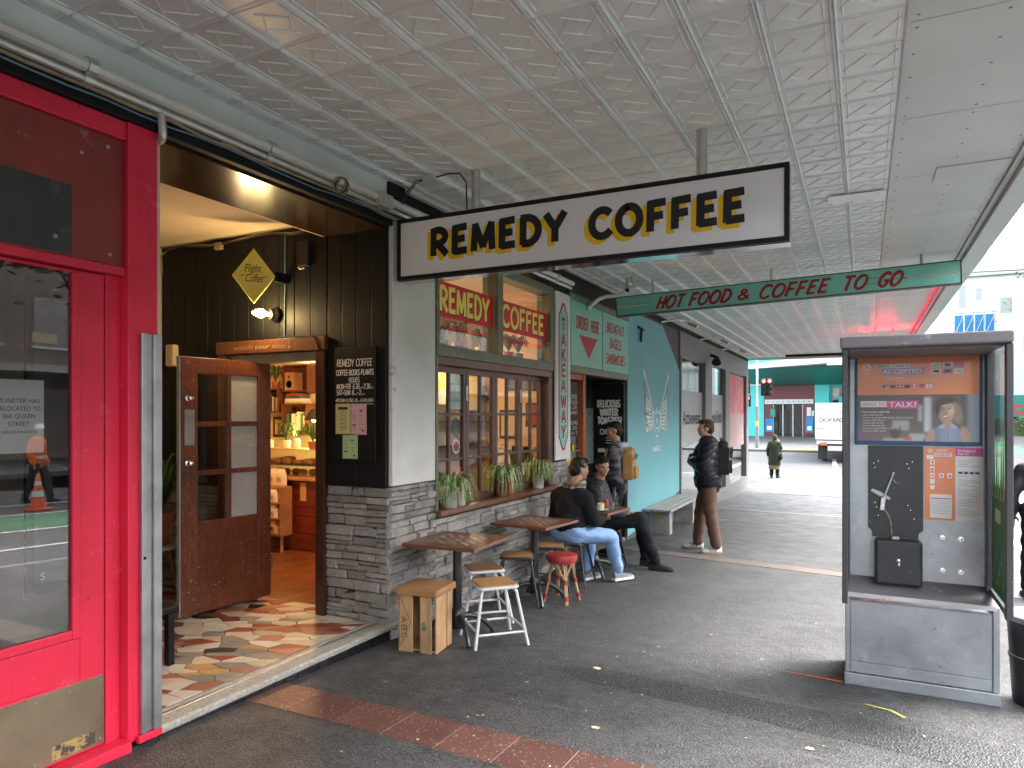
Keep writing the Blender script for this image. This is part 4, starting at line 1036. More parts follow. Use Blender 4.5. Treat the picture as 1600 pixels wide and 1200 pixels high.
# counter goods: pastries in a case, pots and a glowing lamp
mat('pastry', (.42,.17,.05), rough=.6, c2=(.24,.085,.03), vscale=25, bump=.3)
for k in range(9):
    x = -3.42+.135*k; c = (x, 6.55+.03*(k % 2), .955)
    o = MB().ell((c[0],c[1],c[2]-.005), (.062,.055,.042), 12, 8).build('pastry', 'pastry', smooth='all'); tag(o, f'round brown pastry number {["one","two","three","four","five","six","seven","eight","nine"][k]} along the counter from the door side', 'pastry', 'pastries on the counter')
    o['label'] = 'round brown pastry in the row along the cafe counter'
cs = thing('display_case', 'low glass display case on the cafe counter', 'display case', (-2.9,6.6,.9))
B('shelf', -3.6, 6.45, 1.03, -2.15, 6.75, 1.045, 'bag_dark', cs); B('front_glass', -3.6, 6.44, .905, -2.15, 6.446, 1.22, 'shop_glass', cs); B('top', -3.6, 6.44, 1.222, -2.15, 6.75, 1.235, 'crate_wood', cs)
for x in (-3.59, -2.17): B('post', x-.008, 6.45, .905, x+.008, 6.47, 1.22, 'bag_dark', cs)
for k in range(7):
    x = -3.45+.17*k; o = MB().box(x-.06, 6.5, 1.047, x+.06, 6.62, 1.047+.05+.02*(k % 3)).build('loaf', 'pastry', bevel=.02); tag(o, 'baked slice on the display case shelf in the cafe', 'cake', 'cakes in the display case')
dk = thing('desk_lamp', 'glowing green-yellow desk lamp on the cafe counter', 'lamp', (-3.0, 6.85, .9))
MB().lathe([(.07,0),(.07,.02),(.012,.03),(.012,.42)], (-2.98,6.86,1.238), 14).build('stand', 'bag_dark', dk, smooth=True)
MB().lathe([(.13,-.10),(.06,.02),(.02,.05)], (-2.98,6.86,1.68), 18).build('shade', 'bag_dark', dk, smooth=True)
MB().ell((-2.98,6.86,1.60), (.04,.04,.045), 10, 8).build('bulb', emit('bulb_lime', (.95,.9,.22), 9), dk, smooth='all')
lamp('desk_lamp_light', (-2.98,6.80,1.50), 3.5, (1,.88,.25), .04)
# back wall with shelves
B('shelf_wall', -4.5, 7.35, .024, -1.75, 7.45, 3.2, 'int_wall', ci)
wood('shelf_wood', (.16,.05,.022), (.09,.028,.013), rough=.4, axis=0)
def crate_shelf(x0, x1, z0, z1, label, items):
    x0 += -.62; x1 += -.62; z0 += .06; z1 += .06
    t = thing('wall_shelf', label, 'shelf', (x0, 7.3, z0))
    B('bottom', x0, 7.12, z0, x1, 7.35, z0+.018, 'shelf_wood', t); B('back', x0, 7.335, z0+.018, x1, 7.349, z1-.018, 'shelf_wood', t)
    B('top', x0, 7.12, z1-.018, x1, 7.35, z1, 'shelf_wood', t); B('side', x0, 7.12, z0+.018, x0+.018, 7.334, z1-.018, 'shelf_wood', t); B('side', x1-.018, 7.12, z0+.018, x1, 7.334, z1-.018, 'shelf_wood', t)
    return t
nb = [0]
def books(x0, x1, z, hmax, where):
    x0 += -.62; x1 += -.62; z += .06; x = x0; rg = random.Random(int(x0*100)+int(z*50))
    while x < x1-.03:
        w = rg.uniform(.022,.05); h = hmax*rg.uniform(.7,1)
        o = B('book', x, 7.17, z, x+w-.003, 7.33, z+h, rg.choice(['book_a','book_b','book_c','book_d','bag_white','bag_dark']), bevel=.002); tag(o, f'upright book among those {where}', 'book', f'books {where}'); x += w; nb[0] += 1
SXO, SZO = -.62, .06
crate_shelf(-3.16, -2.72, 1.90, 2.26, 'wooden box shelf with a speaker on the cafe wall', 0)
crate_shelf(-3.18, -2.74, 1.36, 1.74, 'wooden box shelf of books below the speaker shelf', 0); books(-3.15, -2.78, 1.379, .26, 'in the lower box shelf'); 
crate_shelf(-3.62, -3.24, 1.62, 1.95, 'wooden box shelf of books near the open door edge', 0); books(-3.59, -3.28, 1.639, .24, 'in the box shelf near the door edge')
for k in range(4): tag(B('book', -3.76+.01*k, 7.14, 1.802+.034*k, -3.44-.02*k, 7.32, 1.802+.034*k+.031, ['book_c','bag_white','book_b','book_a'][k], bevel=.002), f'{["cream","white","navy","red"][k]} book lying flat in the stack on the lower box shelf', 'book')
sp = thing('speaker', 'small wooden loudspeaker with dark cone in the box shelf', 'speaker', (-3.67,7.2,1.98)); B('cabinet', -3.75, 7.13, 1.979, -3.59, 7.30, 2.22, 'crate_wood', sp, bevel=.006)
MB().lathe([(.055,0),(.05,.008),(.02,-.012),(0,-.012)], (0,0,0), 16, 0, Matrix.Translation((-3.67,7.13,2.06)) @ Matrix.Rotation(R(90),4,'X')).build('cone', 'bag_dark', sp, smooth=True)
MB().lathe([(.022,0),(.018,.006),(0,.006)], (0,0,0), 12, 0, Matrix.Translation((-3.67,7.13,2.16)) @ Matrix.Rotation(R(90),4,'X')).build('tweeter', 'bag_dark', sp, smooth=True)
def picture(x0, z0, x1, z1, y, label, m='bag_white'):
    t = thing('framed_picture', label, 'picture', (x0, y, z0)); B('frame', x0, y-.02, z0, x1, y-.002, z1, 'bag_dark', t, bevel=.004); w = (x1-x0)*.14; B('print', x0+w, y-.0225, z0+w, x1-w, y-.0205, z1-w, m, t)
picture(-4.16, 1.34, -3.88, 1.62, 7.349, 'dark framed picture between the wall shelves', 'book_c'); picture(-3.30, 1.20, -3.08, 1.60, 7.349, 'tall framed picture beside the door jamb', 'bag_white')
mk = tag(MB().lathe([(.05,0),(.055,.16),(.058,.17),(0,.17)], (-3.47,7.23,2.322), 14).build('paper_cup', 'bag_white', smooth=True), 'white cup on top of the speaker shelf', 'cup')
for (x, y, z, l, s_) in ((-3.98,7.2,2.015,'leafy plant in a small pot on the box shelf near the door',1),(-3.22,6.62,1.238,'bushy plant in a pot on the cafe counter',2),(-2.72,6.55,1.238,'small green potted plant at the end of the counter',3)):
    t = thing('potted_plant', l, 'plant', (x,y,z)); MB().lathe([(.045,0),(.06,.09),(.055,.09),(0,.085)], (x,y,z), 14).build('pot', 'terracotta' if s_ != 2 else 'bag_white', t, smooth=True); strap_plant(t, (x,y,z+.09), 34, .17, .22, 'leaf_green', 20+s_, .03)
for (x, y, h, l) in ((-3.05,6.62,.12,'stack of paper cups on the display case top'),(-2.75,6.60,.10,'wide jar on the display case top'),(-2.60,6.58,.14,'tall jar beside the desk lamp'),(-3.48,6.6,.1,'small white jar at the door end of the display case')):
    tag(MB().lathe([(.045,0),(.048,h*.8),(.03,h),(0,h)], (x,y,1.238), 14).build('jar', 'bag_white', smooth=True), l, 'jar')
# furnishing seen through the street windows
mat('poster_yellow', (.75,.52,.03), rough=.5, var=.05); mat('paint_white', (.68,.66,.62), rough=.55, var=.1)
for (y, z, w, h, l) in ((7.6,1.95,.5,.45,'yellow price board nearest the door side'),(8.5,2.0,.42,.42,'yellow price board in the middle'),(9.5,1.92,.42,.32,'yellow price board farthest from the door')):
    t = thing('hanging_board', l+' seen through the street window', 'board', (-2.2, y, z)); B('upper', -2.2, y-w/2, z, -2.18, y+w/2, z+h, 'poster_yellow', t); B('lower', -2.2, y-w/2, z-.2, -2.18, y+w/2, z-.003, 'paint_white', t)
    for s_ in (-1,1): MB().tube([(-2.19,y+s_*w*.4,z+h),(-2.19,y+s_*w*.4,3.2)], .004, 6).build('cord', 'cable_black', t)
for k, y in enumerate((5.7, 7.2, 8.8)):
    t = thing('pendant_lamp', ['pendant lamp over the cafe floor nearest the door','pendant lamp in the middle of the cafe','pendant lamp at the far end of the cafe'][k], 'lamp', (-1.9, y, 2.5))
    MB().tube([(-1.9,y,2.62),(-1.9,y,3.2)], .005, 6).build('cord', 'cable_black', t); MB().lathe([(.16,-.08),(.10,.04),(.03,.12)], (-1.9,y,2.5), 18).build('shade', 'bag_dark', t, smooth=True)
    MB().ell((-1.9,y,2.44), (.045,.045,.055), 10, 8).build('bulb', emit('bulb_int', (1,.72,.38), 25), t, smooth='all'); lamp('pendant_light', (-1.9, y, 2.33), (21, 5, 4.5)[k], [(1,.52,.22),(1,.66,.36),(1,.68,.40)][k], .08)
for k, (x, z, w, h, m) in enumerate(((-.92,1.35,.26,.36,'book_c'),(-.55,1.5,.22,.3,'book_a'),(-.80,1.95,.4,.22,'book_b'),(-.38,1.0,.16,.24,'paint_white'))):
    t = thing('framed_picture', ['tan framed print','red framed print','wide blue framed print','small white framed print'][k]+' on the inner wall behind the far window sash', 'picture', (x, 7.99, z)); B('frame', x, 7.975, z, x+w, 7.998, z+h, 'bag_dark', t, bevel=.004); B('print', x+.03, 7.9725, z+.03, x+w-.03, 7.9745, z+h-.03, m, t)
t = thing('floor_plant', 'tall leafy plant inside the far window corner', 'plant', (-.45, 7.6, .03)); MB().lathe([(.12,0),(.16,.3),(.15,.3),(0,.28)], (-.45,7.6,.03), 18).build('pot', 'terracotta', t, smooth=True); strap_plant(t, (-.45,7.6,.32), 40, .38, .95, 'leaf_green', 91, .05, .8)
tb_ = thing('cafe_table', 'dark cafe table inside behind the street windows', 'table', (-1.2, 7.6, .02)); B('top', -1.6, 7.2, .72, -.8, 8.0, .76, 'table_wood', tb_); MB().tube([(-1.2,7.6,.03),(-1.2,7.6,.72)], .03, 10).build('leg', 'bag_dark', tb_); MB().lathe([(.22,0),(.22,.012),(.03,.03)], (-1.2,7.6,.025), 16).build('base', 'bag_dark', tb_)
for k in range(3):
    y = 8.3+.55*k; t = thing('high_shelf', ['shelf of jars at the cafe far wall, lowest','shelf of jars at the cafe far wall, middle one','shelf of jars at the cafe far wall, topmost'][k], 'shelf', (-3,10.3,1.1+.42*k)); B('board', -4.2, 10.1, 1.1+.42*k, -1.2, 10.345, 1.13+.42*k, 'shelf_wood', t)
    for j in range(12): tag(MB().lathe([(.04,0),(.045,.12),(.025,.16),(0,.16)], (-4.1+j*.25,10.2,1.131+.42*k), 10).build('jar', ['bag_white','kraft','book_d','book_a'][(j*3+k) % 4], smooth=True), 'jar standing on the shelves at the far cafe wall', 'jar', 'jars on the far cafe shelves')

# ================================================================== street window bay
wb = thing('window_bay', 'dark timber folding cafe windows under a green-framed fanlight', 'window', (-.1, 6.3, .8))
WX = -.10
mb = MB().box(-.16, 5.05, 2.155, .018, 7.56, 2.255).box(-.16, 5.05, 3.04, .018, 7.56, 3.13).box(-.16, 5.05, 2.255, .018, 5.095, 3.04).box(-.16, 7.465, 2.255, .018, 7.56, 3.04).box(-.16, 6.155, 2.255, .018, 6.275, 3.04)
mb.build('fanlight_frame', 'green_frame', wb, bevel=.008)
MB().box(-.16, 5.05, .80, .010, 5.085, 2.154).build('side_post', 'green_frame', wb, bevel=.006)
for (a, b) in ((5.096, 6.154), (6.276, 7.464)): B('fanlight_pane', -.045, a, 2.256, -.039, b, 3.039, 'shop_glass', wb)
B('lining', -.155, 5.086, 2.085, .004, 7.555, 2.154, 'sash_wood', wb, bevel=.005); B('lining', -.155, 7.44, .835, .004, 7.555, 2.084, 'sash_wood', wb, bevel=.005); B('lining', -.155, 5.086, .835, -.02, 5.12, 2.084, 'sash_wood', wb, bevel=.005)
sl = B('window_sill', -.19, 5.04, .785, .065, 7.60, .832, 'sill_wood', wb, bevel=.008)
ya, yb_ = 5.125, 7.435; sw_ = (yb_-ya)/4
for k in range(4):
    y0, y1 = ya+k*sw_+.003, ya+(k+1)*sw_-.003; zs0, zs1 = .838, 2.080
    f = MB().box(WX-.022, y0, zs0, WX+.022, y0+.05, zs1).box(WX-.022, y1-.05, zs0, WX+.022, y1, zs1).box(WX-.022, y0+.05, zs1-.055, WX+.022, y1-.05, zs1).box(WX-.022, y0+.05, zs0, WX+.022, y1-.05, zs0+.07)
    sash = f.build('sash', 'sash_wood', wb, bevel=.004)
    ym = (y0+y1)/2; zr = [zs0+.07, 1.245, 1.655, zs1-.055]
    B('glazing_bar', WX-.016, ym-.017, zr[0], WX+.016, ym+.017, zr[3], 'sash_wood', sash, bevel=.004)
    for z in zr[1:3]:
        for (a, b) in ((y0+.05, ym-.017), (ym+.017, y1-.05)): B('glazing_bar', WX-.014, a, z-.013, WX+.014, b, z+.013, 'sash_wood', sash, bevel=.004)
    for j in range(3):
        for (a, b) in ((y0+.05, ym-.017), (ym+.017, y1-.05)): B('pane', WX-.003, a, zr[j]+(.013 if j else 0), WX+.003, b, zr[j+1]-(.013 if j < 2 else 0), 'shop_glass', sash)
    if k in (0, 2): B('hinge', WX+.022, y1-.012, 1.78, WX+.032, y1+.018, 1.92, 'steel', sash, bevel=.002)
B('latch', WX+.022, 6.86, 1.0, WX+.05, 6.90, 1.13, 'steel', wb, bevel=.004)
# banners on the fanlight
mat('banner_red', (.66,.012,.018), rough=.45, var=.1); mat('letter_yellow', (.92,.74,.14), rough=.5, var=.05); mat('letter_dark', (.10,.012,.012), rough=.5)
for (a, b, s, nm) in ((5.10, 6.15, 'REMEDY', 'red window banner with yellow letters nearest the plaster column'), (6.28, 7.46, 'COFFEE', 'red window banner with yellow letters nearest the takeaway sign')):
    t = thing('window_banner', nm, 'sign', (-.036, a, 2.51)); B('panel', -.0385, a, 2.505, -.0355, b, 2.815, 'banner_red', t)
    pl = Plane((-.0355, a, 2.505), (0,1,0), (0,0,1), .0012); w = b-a
    mb = MB(); brush(mb, s, pl, .075+.012, .055-.012, .205, .215, .20, fit=w-.17, l=0, jit=.0); mb.build('letter_shade', 'letter_dark', t)
    mb = MB(); brush(mb, s, pl, .075, .055, .205, .215, .20, fit=w-.17, l=.0016, jit=.0); mb.build('lettering', 'letter_yellow', t)
mat('sticker_red', (.55,.04,.03), rough=.5, var=.1)
st1 = thing('window_notice', 'white notice with black text in the first window sash', 'notice', (-.11,5.55,1.7)); B('sheet', WX-.008, 5.455, 1.70, WX-.0055, 5.645, 2.01, 'paper', st1); mb = MB()
for k, s in enumerate(('free milk', 'available with', 'any purchase')): print_text(mb, s, Plane((WX-.0055, 5.462, 1.92-.075*k), (0,1,0), (0,0,1), .0008), 0, 0, .03, fit=.17)
mb.build('lettering', 'ink_black', st1)
def disc(name, label, y, z, r, m, m2, cat='sticker'):
    t = thing(name, label, cat, (WX, y, z))
    M0 = Matrix.Translation((WX-.0055, y, z)) @ Matrix.Rotation(R(90), 4, 'Y'); MB().lathe([(r,0),(r,.001),(0,.001)], (0,0,0), 24, 0, M0).build('disc', m, t); MB().lathe([(r*.72,0),(r*.72,.0008),(0,.0008)], (0,0,0), 20, 0, M0 @ Matrix.Translation((0,0,.0013))).build('centre', m2, t); return t
disc('window_sticker', 'round black delivery sticker in the first window sash', 5.56, 1.53, .085, 'ink_black', 'bag_dark'); disc('window_sticker', 'round white and red sticker below the black one', 5.56, 1.36, .068, 'paper', 'sticker_red'); disc('window_sticker', 'round red sticker low in the first sash behind the plant', 5.60, 1.12, .06, 'sticker_red', 'banner_red')
# spider plants on the sill, and plants behind the fanlight
mat('pot_grey', (.42,.40,.36), rough=.6, var=.3, vscale=14, bump=.2); mat('pot_brown', (.15,.07,.045), rough=.6, var=.3, vscale=14, bump=.2)
mat('pot_tin', (.55,.53,.48), rough=.45, metal=.3, var=.4, vscale=14)
for k, (y, m, l, n) in enumerate(((5.30, 'pot_grey', 'spider plant in a grey pot at the door end of the sill', 95), (6.28, 'pot_brown', 'spider plant in a brown pot in the middle of the sill', 80), (7.17, 'pot_tin', 'spider plant in a pale tin at the takeaway end of the sill', 80))):
    t = thing('spider_plant', l, 'plant', (-.02, y, .834))
    MB().lathe([(.062,0),(.07,.13),(.074,.135),(.066,.14),(.06,.12),(0,.115)], (-.01,y,.834), 20).build('pot', m, t, smooth=True)
    strap_plant(t, (-.01,y,.95), n+35+8*k, .28-.02*k, .20, 'spider_leaf', 40+k, .015, 2.5-.25*k)
tag(MB().lathe([(.055,0),(.06,.12),(.055,.12),(0,.11)], (-.02,5.47,.834), 16).build('tin_pot', 'pot_tin', smooth=True), 'small pale tin beside the first spider plant on the sill', 'pot')
tag(MB().lathe([(.06,0),(.066,.13),(.06,.13),(0,.12)], (-.03,6.47,.834), 16).build('clay_pot', 'terracotta', smooth=True), 'brown clay pot beside the middle spider plant on the sill', 'pot')
hs = thing('plant_shelf', 'inner shelf behind the fanlight carrying potted plants', 'shelf', (-.3,6.3,2.25)); B('board', -.45, 5.1, 2.225, -.2, 7.46, 2.252, 'sash_wood', hs)
for k, (y, m) in enumerate(((5.25,'bag_white'),(5.65,'terracotta'),(5.95,'kraft'),(6.42,'bag_white'),(6.75,'terracotta'),(7.05,'sticker_red'),(7.3,'book_d'))):
    t = thing('potted_plant', f'{["aloe","spiky aloe","small fern","trailing plant","tall cactus-like plant","grassy plant","leafy plant"][k]} in a {["white","clay","tan","white","clay","red","green"][k]} pot behind the fanlight, {["first","second","third","fourth","fifth","sixth","seventh"][k]} from the column', 'plant', (-.32,y,2.253))
    MB().lathe([(.05,0),(.06,.10),(.055,.10),(0,.09)], (-.32,y,2.253), 14).build('pot', m, t, smooth=True); strap_plant(t, (-.32,y,2.35), 18+4*k, .15, .20, 'leaf_green', 70+k, .022)
# ================================================================== hanging signs
mat('sign_white', (.72,.74,.78), rough=.35, var=.06, vscale=2); mat('letter_black', (.014,.016,.017), rough=.3, var=.5, vscale=30)
mat('drop_yellow', (.78,.50,.01), rough=.5, var=.05)
hsn = thing('hanging_sign', 'large white hanging sign with black letters shadowed in yellow', 'sign', (1.45, 4.46, 2.67))
SY0, SY1 = 4.432, 4.585
SX0, SX1, SZ0, SZ1 = .050, 2.858, 2.675, 3.140
B('lightbox', SX0+.03, SY0+.006, SZ0+.03, SX1-.03, SY1-.006, SZ1-.03, 'sign_white', hsn)
mb = MB().box(SX0, SY0-.004, SZ0, SX1, SY0+.03, SZ0+.03).box(SX0, SY0-.004, SZ1-.022, SX1, SY0+.03, SZ1).box(SX0, SY0-.004, SZ0+.03, SX0+.022, SY0+.03, SZ1-.022).box(SX1-.028, SY0-.004, SZ0+.03, SX1, SY0+.03, SZ1-.022)
mb.build('frame', 'black_paint', hsn, bevel=.003)
mat('polished_steel', (.55,.56,.57), rough=.10, metal=1, var=.1)
B('base_plate', SX0, SY0+.031, SZ0-.004, SX1, SY1, SZ0+.029, 'polished_steel', hsn); B('top_plate', SX0, SY0+.031, SZ1-.029, SX1, SY1, SZ1, 'steel', hsn); B('end_cap', SX1-.029, SY0+.031, SZ0+.03, SX1+.001, SY1, SZ1-.03, 'polished_steel', hsn)
for x in (.70, 2.335): MB().tube([(x,4.51,SZ1),(x,4.51,CZ)], .034, 16).build('hanger_post', 'galv_pipe', hsn, smooth=True); 
pl = Plane((0, SY0+.006, 0), (1,0,0), (0,0,1), .002)
def sign_word(s, x0, x1, z, h, wt, gap):
    a = MB(); brush(a, s, pl, x0-.030, z-.026, h, wt*1.02, gap, fit=x1-x0, l=0, slant=.02); a.build('letter_shade', 'drop_yellow', hsn)
    a = MB(); brush(a, s, pl, x0, z, h, wt, gap, fit=x1-x0, l=.0022, slant=.02); a.build('lettering', 'letter_black', hsn)
sign_word('REMEDY', .365, 1.425, 2.842, .180, .30, .30)
sign_word('COFFEE', 1.625, 2.595, 2.832, .172, .30, .30)
mat('teal_sign', (.23,.60,.50), rough=.5, var=.18, vscale=3); mat('letter_red', (.36,.012,.020), rough=.5, var=.15, vscale=20); mat('line_white', (.68,.68,.64), rough=.6, var=.15, vscale=20)
tsn = thing('takeaway_banner_sign', 'long teal hanging sign lettered HOT FOOD & COFFEE TO GO', 'sign', (2.2, 9.15, 3.1))
A0, A1 = Vector((.235, 9.20, 2.985)), Vector((4.21, 9.08, 3.085)); TH = .262
uu = (A1-A0).normalized(); ww = Vector((0,0,1)); ww = (ww-uu*ww.dot(uu)).normalized(); nn = uu.cross(ww); L_ = (A1-A0).length
def sbox(a0, b0, a1, b1, d0, d1, name, m, bevel=0.):
    P_ = lambda a, b, d: A0+uu*a+ww*b-nn*d
    pts = [P_(a0,b0,d0),P_(a1,b0,d0),P_(a1,b0,d1),P_(a0,b0,d1),P_(a0,b1,d0),P_(a1,b1,d0),P_(a1,b1,d1),P_(a0,b1,d1)]
    return MB().add(pts, [(0,3,2,1),(4,5,6,7),(0,1,5,4),(1,2,6,5),(2,3,7,6),(3,0,4,7)]).build(name, m, tsn, bevel=bevel)
worn_paint('worn_black', (.02,.02,.02), (.05,.05,.048), wear=(.4,.4,.38), amount=.66, rough=.6, scale=13)
sbox(.012, .012, L_-.012, TH-.012, .0, .10, 'panel', 'teal_sign')
for a in ((0,0,L_,.0115),(0,TH-.0115,L_,TH),(0,.012,.0115,TH-.012),(L_-.0115,.012,L_,TH-.012)): sbox(a[0],a[1],a[2],a[3], -.006, .105, 'frame', 'worn_black')
for a in (.5, 2.0, 3.6): MB().tube([A0+uu*a+ww*TH-nn*.05, Vector((*(A0+uu*a+ww*TH-nn*.05).xy, CZ))], .015, 8).build('hanger', 'galv_pipe', tsn)
pl = Plane(A0, uu, ww, .002); mb = MB()
brush(mb, 'HOT', pl, .560, .052, .152, .25, .22, fit=.335, slant=.42, taper=.75); brush(mb, 'FOOD', pl, .985, .052, .152, .25, .22, fit=.50, slant=.42, taper=.75); brush(mb, '&', pl, 1.60, .066, .115, .25, .22, fit=.13, slant=.30)
brush(mb, 'COFFEE', pl, 1.855, .052, .152, .25, .22, fit=.755, slant=.42, taper=.75); brush(mb, 'TO', pl, 2.78, .052, .152, .25, .22, fit=.235, slant=.42, taper=.75); brush(mb, 'GO', pl, 3.155, .052, .152, .25, .22, fit=.215, slant=.42, taper=.75)
for k, (a, b, c) in enumerate(((3.05,3.24,.155),(3.06,3.2,.09),(3.28,3.46,.12),(3.3,3.44,.175))): pl.rect(mb, a, c, b, c+.006)
mb.build('lettering', 'letter_red', tsn)
mb = MB(); pl.rect(mb, .02, .118, .47, .130); pl.rect(mb, 3.55, .122, L_-.02, .137); mb.build('stripe', 'line_white', tsn)
mb = MB(); pl.rect(mb, .03, .133, .5, .138, .0004); pl.rect(mb, 3.52, .127, L_-.02, .132, .0006); mb.build('stripe', 'letter_red', tsn)

# ================================================================== takeaway bay
mat('board_white', (.68,.67,.64), rough=.55, var=.12, vscale=4); mat('teal_panel', (.23,.54,.45), rough=.5, var=.1, vscale=2)
ta = thing('takeaway_sign', 'tall white board with teal plaque lettered TAKEAWAY', 'sign', (.02, 7.8, 1.12))
B('board', .006, 7.585, 1.115, .030, 8.045, 3.105, 'board_white', ta, bevel=.004)
def octo(y0, y1, z0, z1, c): return [(y0,z0+c),(y0+c*.7,z0),(y1-c*.7,z0),(y1,z0+c),(y1,z1-c),(y1-c*.7,z1),(y0+c*.7,z1),(y0,z1-c)]
pl = Plane((.030, 0, 0), (0,1,0), (0,0,1), .001)
mb = MB(); pl.poly(mb, octo(7.665, 7.965, 1.225, 2.985, .16)); mb.build('plaque_border', 'letter_red', ta)
mb = MB(); pl.poly(mb, octo(7.693, 7.94, 1.255, 2.955, .145), .0015); mb.build('plaque', 'teal_panel', ta)
a_ = MB(); b_ = MB()
for k, ch in enumerate('TAKEAWAY'):
    z = 2.655-k*.183; w = {'W': .16, 'T': .12}.get(ch, .13)
    brush(a_, ch, pl, 7.817-w/2+.012, z-.014, .140, .27, .2, fit=w*.9, l=.0026); brush(b_, ch, pl, 7.817-w/2, z, .140, .27, .2, fit=w*.9, l=.0046)
a_.build('letter_shade', 'board_white', ta); b_.build('lettering', 'letter_red', ta)
def teal_board(y0, y1, label, fn):
    t = thing('teal_board', label, 'sign', (.01, y0, 2.26)); B('panel', .0, y0, 2.265, .022, y1, 3.075, 'teal_panel', t, bevel=.003)
    p = Plane((.022, y0, 2.265), (0,1,0), (0,0,1), .0015); mb = MB(); fn(mb, p); mb.build('lettering', 'letter_red', t); return t
def order(mb, p): brush(mb, 'ORDER', p, .17, .48, .15, .19, .2, fit=.42, slant=.10); brush(mb, 'HERE', p, .70, .48, .15, .19, .2, fit=.31, slant=.10); p.poly(mb, [(.27,.40),(.62,.11),(.95,.40)], .001)
def brek(mb, p): brush(mb, 'BREAKFAST', p, .16, .555, .13, .19, .2, fit=.78, slant=.1); brush(mb, 'BAGELS', p, .30, .34, .13, .19, .2, fit=.50, slant=.1); brush(mb, 'SANDWICHES', p, .13, .115, .13, .19, .2, fit=.85, slant=.1)
teal_board(8.085, 9.235, 'teal board lettered ORDER HERE with a red arrow', order); teal_board(9.265, 10.435, 'teal board listing BREAKFAST BAGELS SANDWICHES', brek)
mat('far_pane', (.16,.19,.17), rough=.3, var=.2)
tf = thing('takeaway_bay', 'dark takeaway hatch opening framed in green and orange timber', 'hatch', (-.2, 9.2, 0))
MB().box(-.12, 8.05, 2.175, .03, 10.45, 2.262).box(-.12, 8.05, 3.078, .03, 10.45, 3.16).box(-.12, 9.237, 2.264, -.002, 9.263, 3.076).build('head_frame', 'green_frame', tf, bevel=.006)
B('back_fill', -.13, 8.07, 2.264, -.002, 10.45, 3.19, 'mortar', tf)
mat('orange_wood', (.36,.085,.022), rough=.5, var=.25, vscale=8)
MB().box(-.10, 8.62, .6, -.02, 8.71, 2.174).build('post', 'orange_wood', tf, bevel=.004); B('post', -.10, 8.052, 1.1, -.03, 8.10, 2.174, 'green_frame', tf, bevel=.004); B('rail', -.10, 8.101, 2.10, -.03, 8.619, 2.174, 'orange_wood', tf, bevel=.003)
B('niche_wall', -1.0, 10.42, -.4, -.03, 10.46, 2.18, 'black_paint', tf); B('niche_ceiling', -1.0, 8.05, 2.18, -.13, 10.45, 2.26, 'black_paint', tf); B('niche_floor', -1.0, 8.06, gz(10.4)-.08, -.02, 10.42, gz(8.06)-.004-.02, 'grout', tf)
B('hatch_wall', -.34, 8.06, gz(9)-.05, -.265, 9.08, .98, 'sash_wood', tf); B('counter_shelf', -.34, 8.06, .98, -.02, 8.62, 1.01, 'sash_wood', tf); B('inner_door', -.56, 8.72, gz(9)-.05, -.50, 10.41, 2.17, 'black_paint', tf)
for k in range(2): B('door_pane', -.499, 9.0+.75*k, .9, -.495, 9.55+.75*k, 1.75, 'far_pane', tf)
mn = thing('hatch_menu', 'narrow black chalk menu inside the takeaway hatch', 'chalkboard', (-.25,8.4,1.4)); B('board', -.26, 8.28, 1.36, -.24, 9.06, 2.09, 'black_paint', mn); pl = Plane((-.24,8.28,1.36), (0,1,0), (0,0,1)); mb = MB()
for k, (s, h) in enumerate((('REMEDY COFFEE',.07),('TOO-BREADS',.06),('MILK+OR',.06),('TO-TAKEAWAY',.06),('',0),('SHOP HOURS',.055),('FRI 6.30',.05),('SAT 8-2',.05))):
    if s: brush(mb, s, pl, .10+.02*(k % 2), .50-k*.068, h*.78, .18, .15, fit=.56)
mb.build('lettering', 'chalk', mn)
cbt = thing('pastry_cabinet', 'small lit cabinet of pastries with yellow price tags in the hatch', 'cabinet', (-.2,8.35,1.01))
B('tray', -.20, 8.12, 1.18, -.05, 8.60, 1.19, 'steel', cbt); B('tray', -.20, 8.12, 1.015, -.05, 8.60, 1.03, 'kraft', cbt); B('back', -.215, 8.12, 1.012, -.205, 8.60, 1.34, 'paint_white', cbt)
for k in range(3): B('price_tag', -.048, 8.17+.15*k, 1.04, -.045, 8.26+.15*k, 1.10, 'poster_yellow', cbt); tag(MB().ell((-.12,8.20+.14*k,1.232), (.055,.06,.042), 12, 8).build('pastry', 'pastry', smooth='all'), 'glazed bun on the tray in the takeaway hatch', 'pastry', 'buns in the takeaway hatch')
B('price_tag', -.048, 8.30, 1.2, -.045, 8.36, 1.27, 'poster_yellow', cbt)
tw = thing('toastie_board', 'black chalk board lettered DELICIOUS WINTER TOASTIES beside the hatch', 'chalkboard', (-.27,10.4,.5)); B('board', -.50, 10.385, .55, -.035, 10.415, 2.13, 'black_paint', tw); MB().box(-.515,10.375,2.13,-.03,10.415,2.145).box(-.515,10.375,.55,-.501,10.415,2.13).box(-.0345,10.375,.55,-.028,10.415,2.13).build('frame', 'worn_black', tw)
pl = Plane((-.50,10.385,.55), (1,0,0), (0,0,1)); mb = MB()
brush(mb, 'DELICIOUS', pl, .045, 1.22, .10, .26, .2, fit=.36, slant=0); brush(mb, 'WINTER', pl, .09, 1.09, .10, .26, .2, fit=.28); brush(mb, 'TOASTIES!', pl, .05, .96, .10, .26, .2, fit=.38); brush(mb, 'CHEESE!', pl, .09, .80, .075, .2, .2, fit=.30); brush(mb, 'HAM + CHEESE!', pl, .06, .52, .06, .2, .2, fit=.36)
for k in range(3): pl.rect(mb, .18, .74-.04*k, .34, .75-.04*k)
mb.build('lettering', 'chalk', tw)
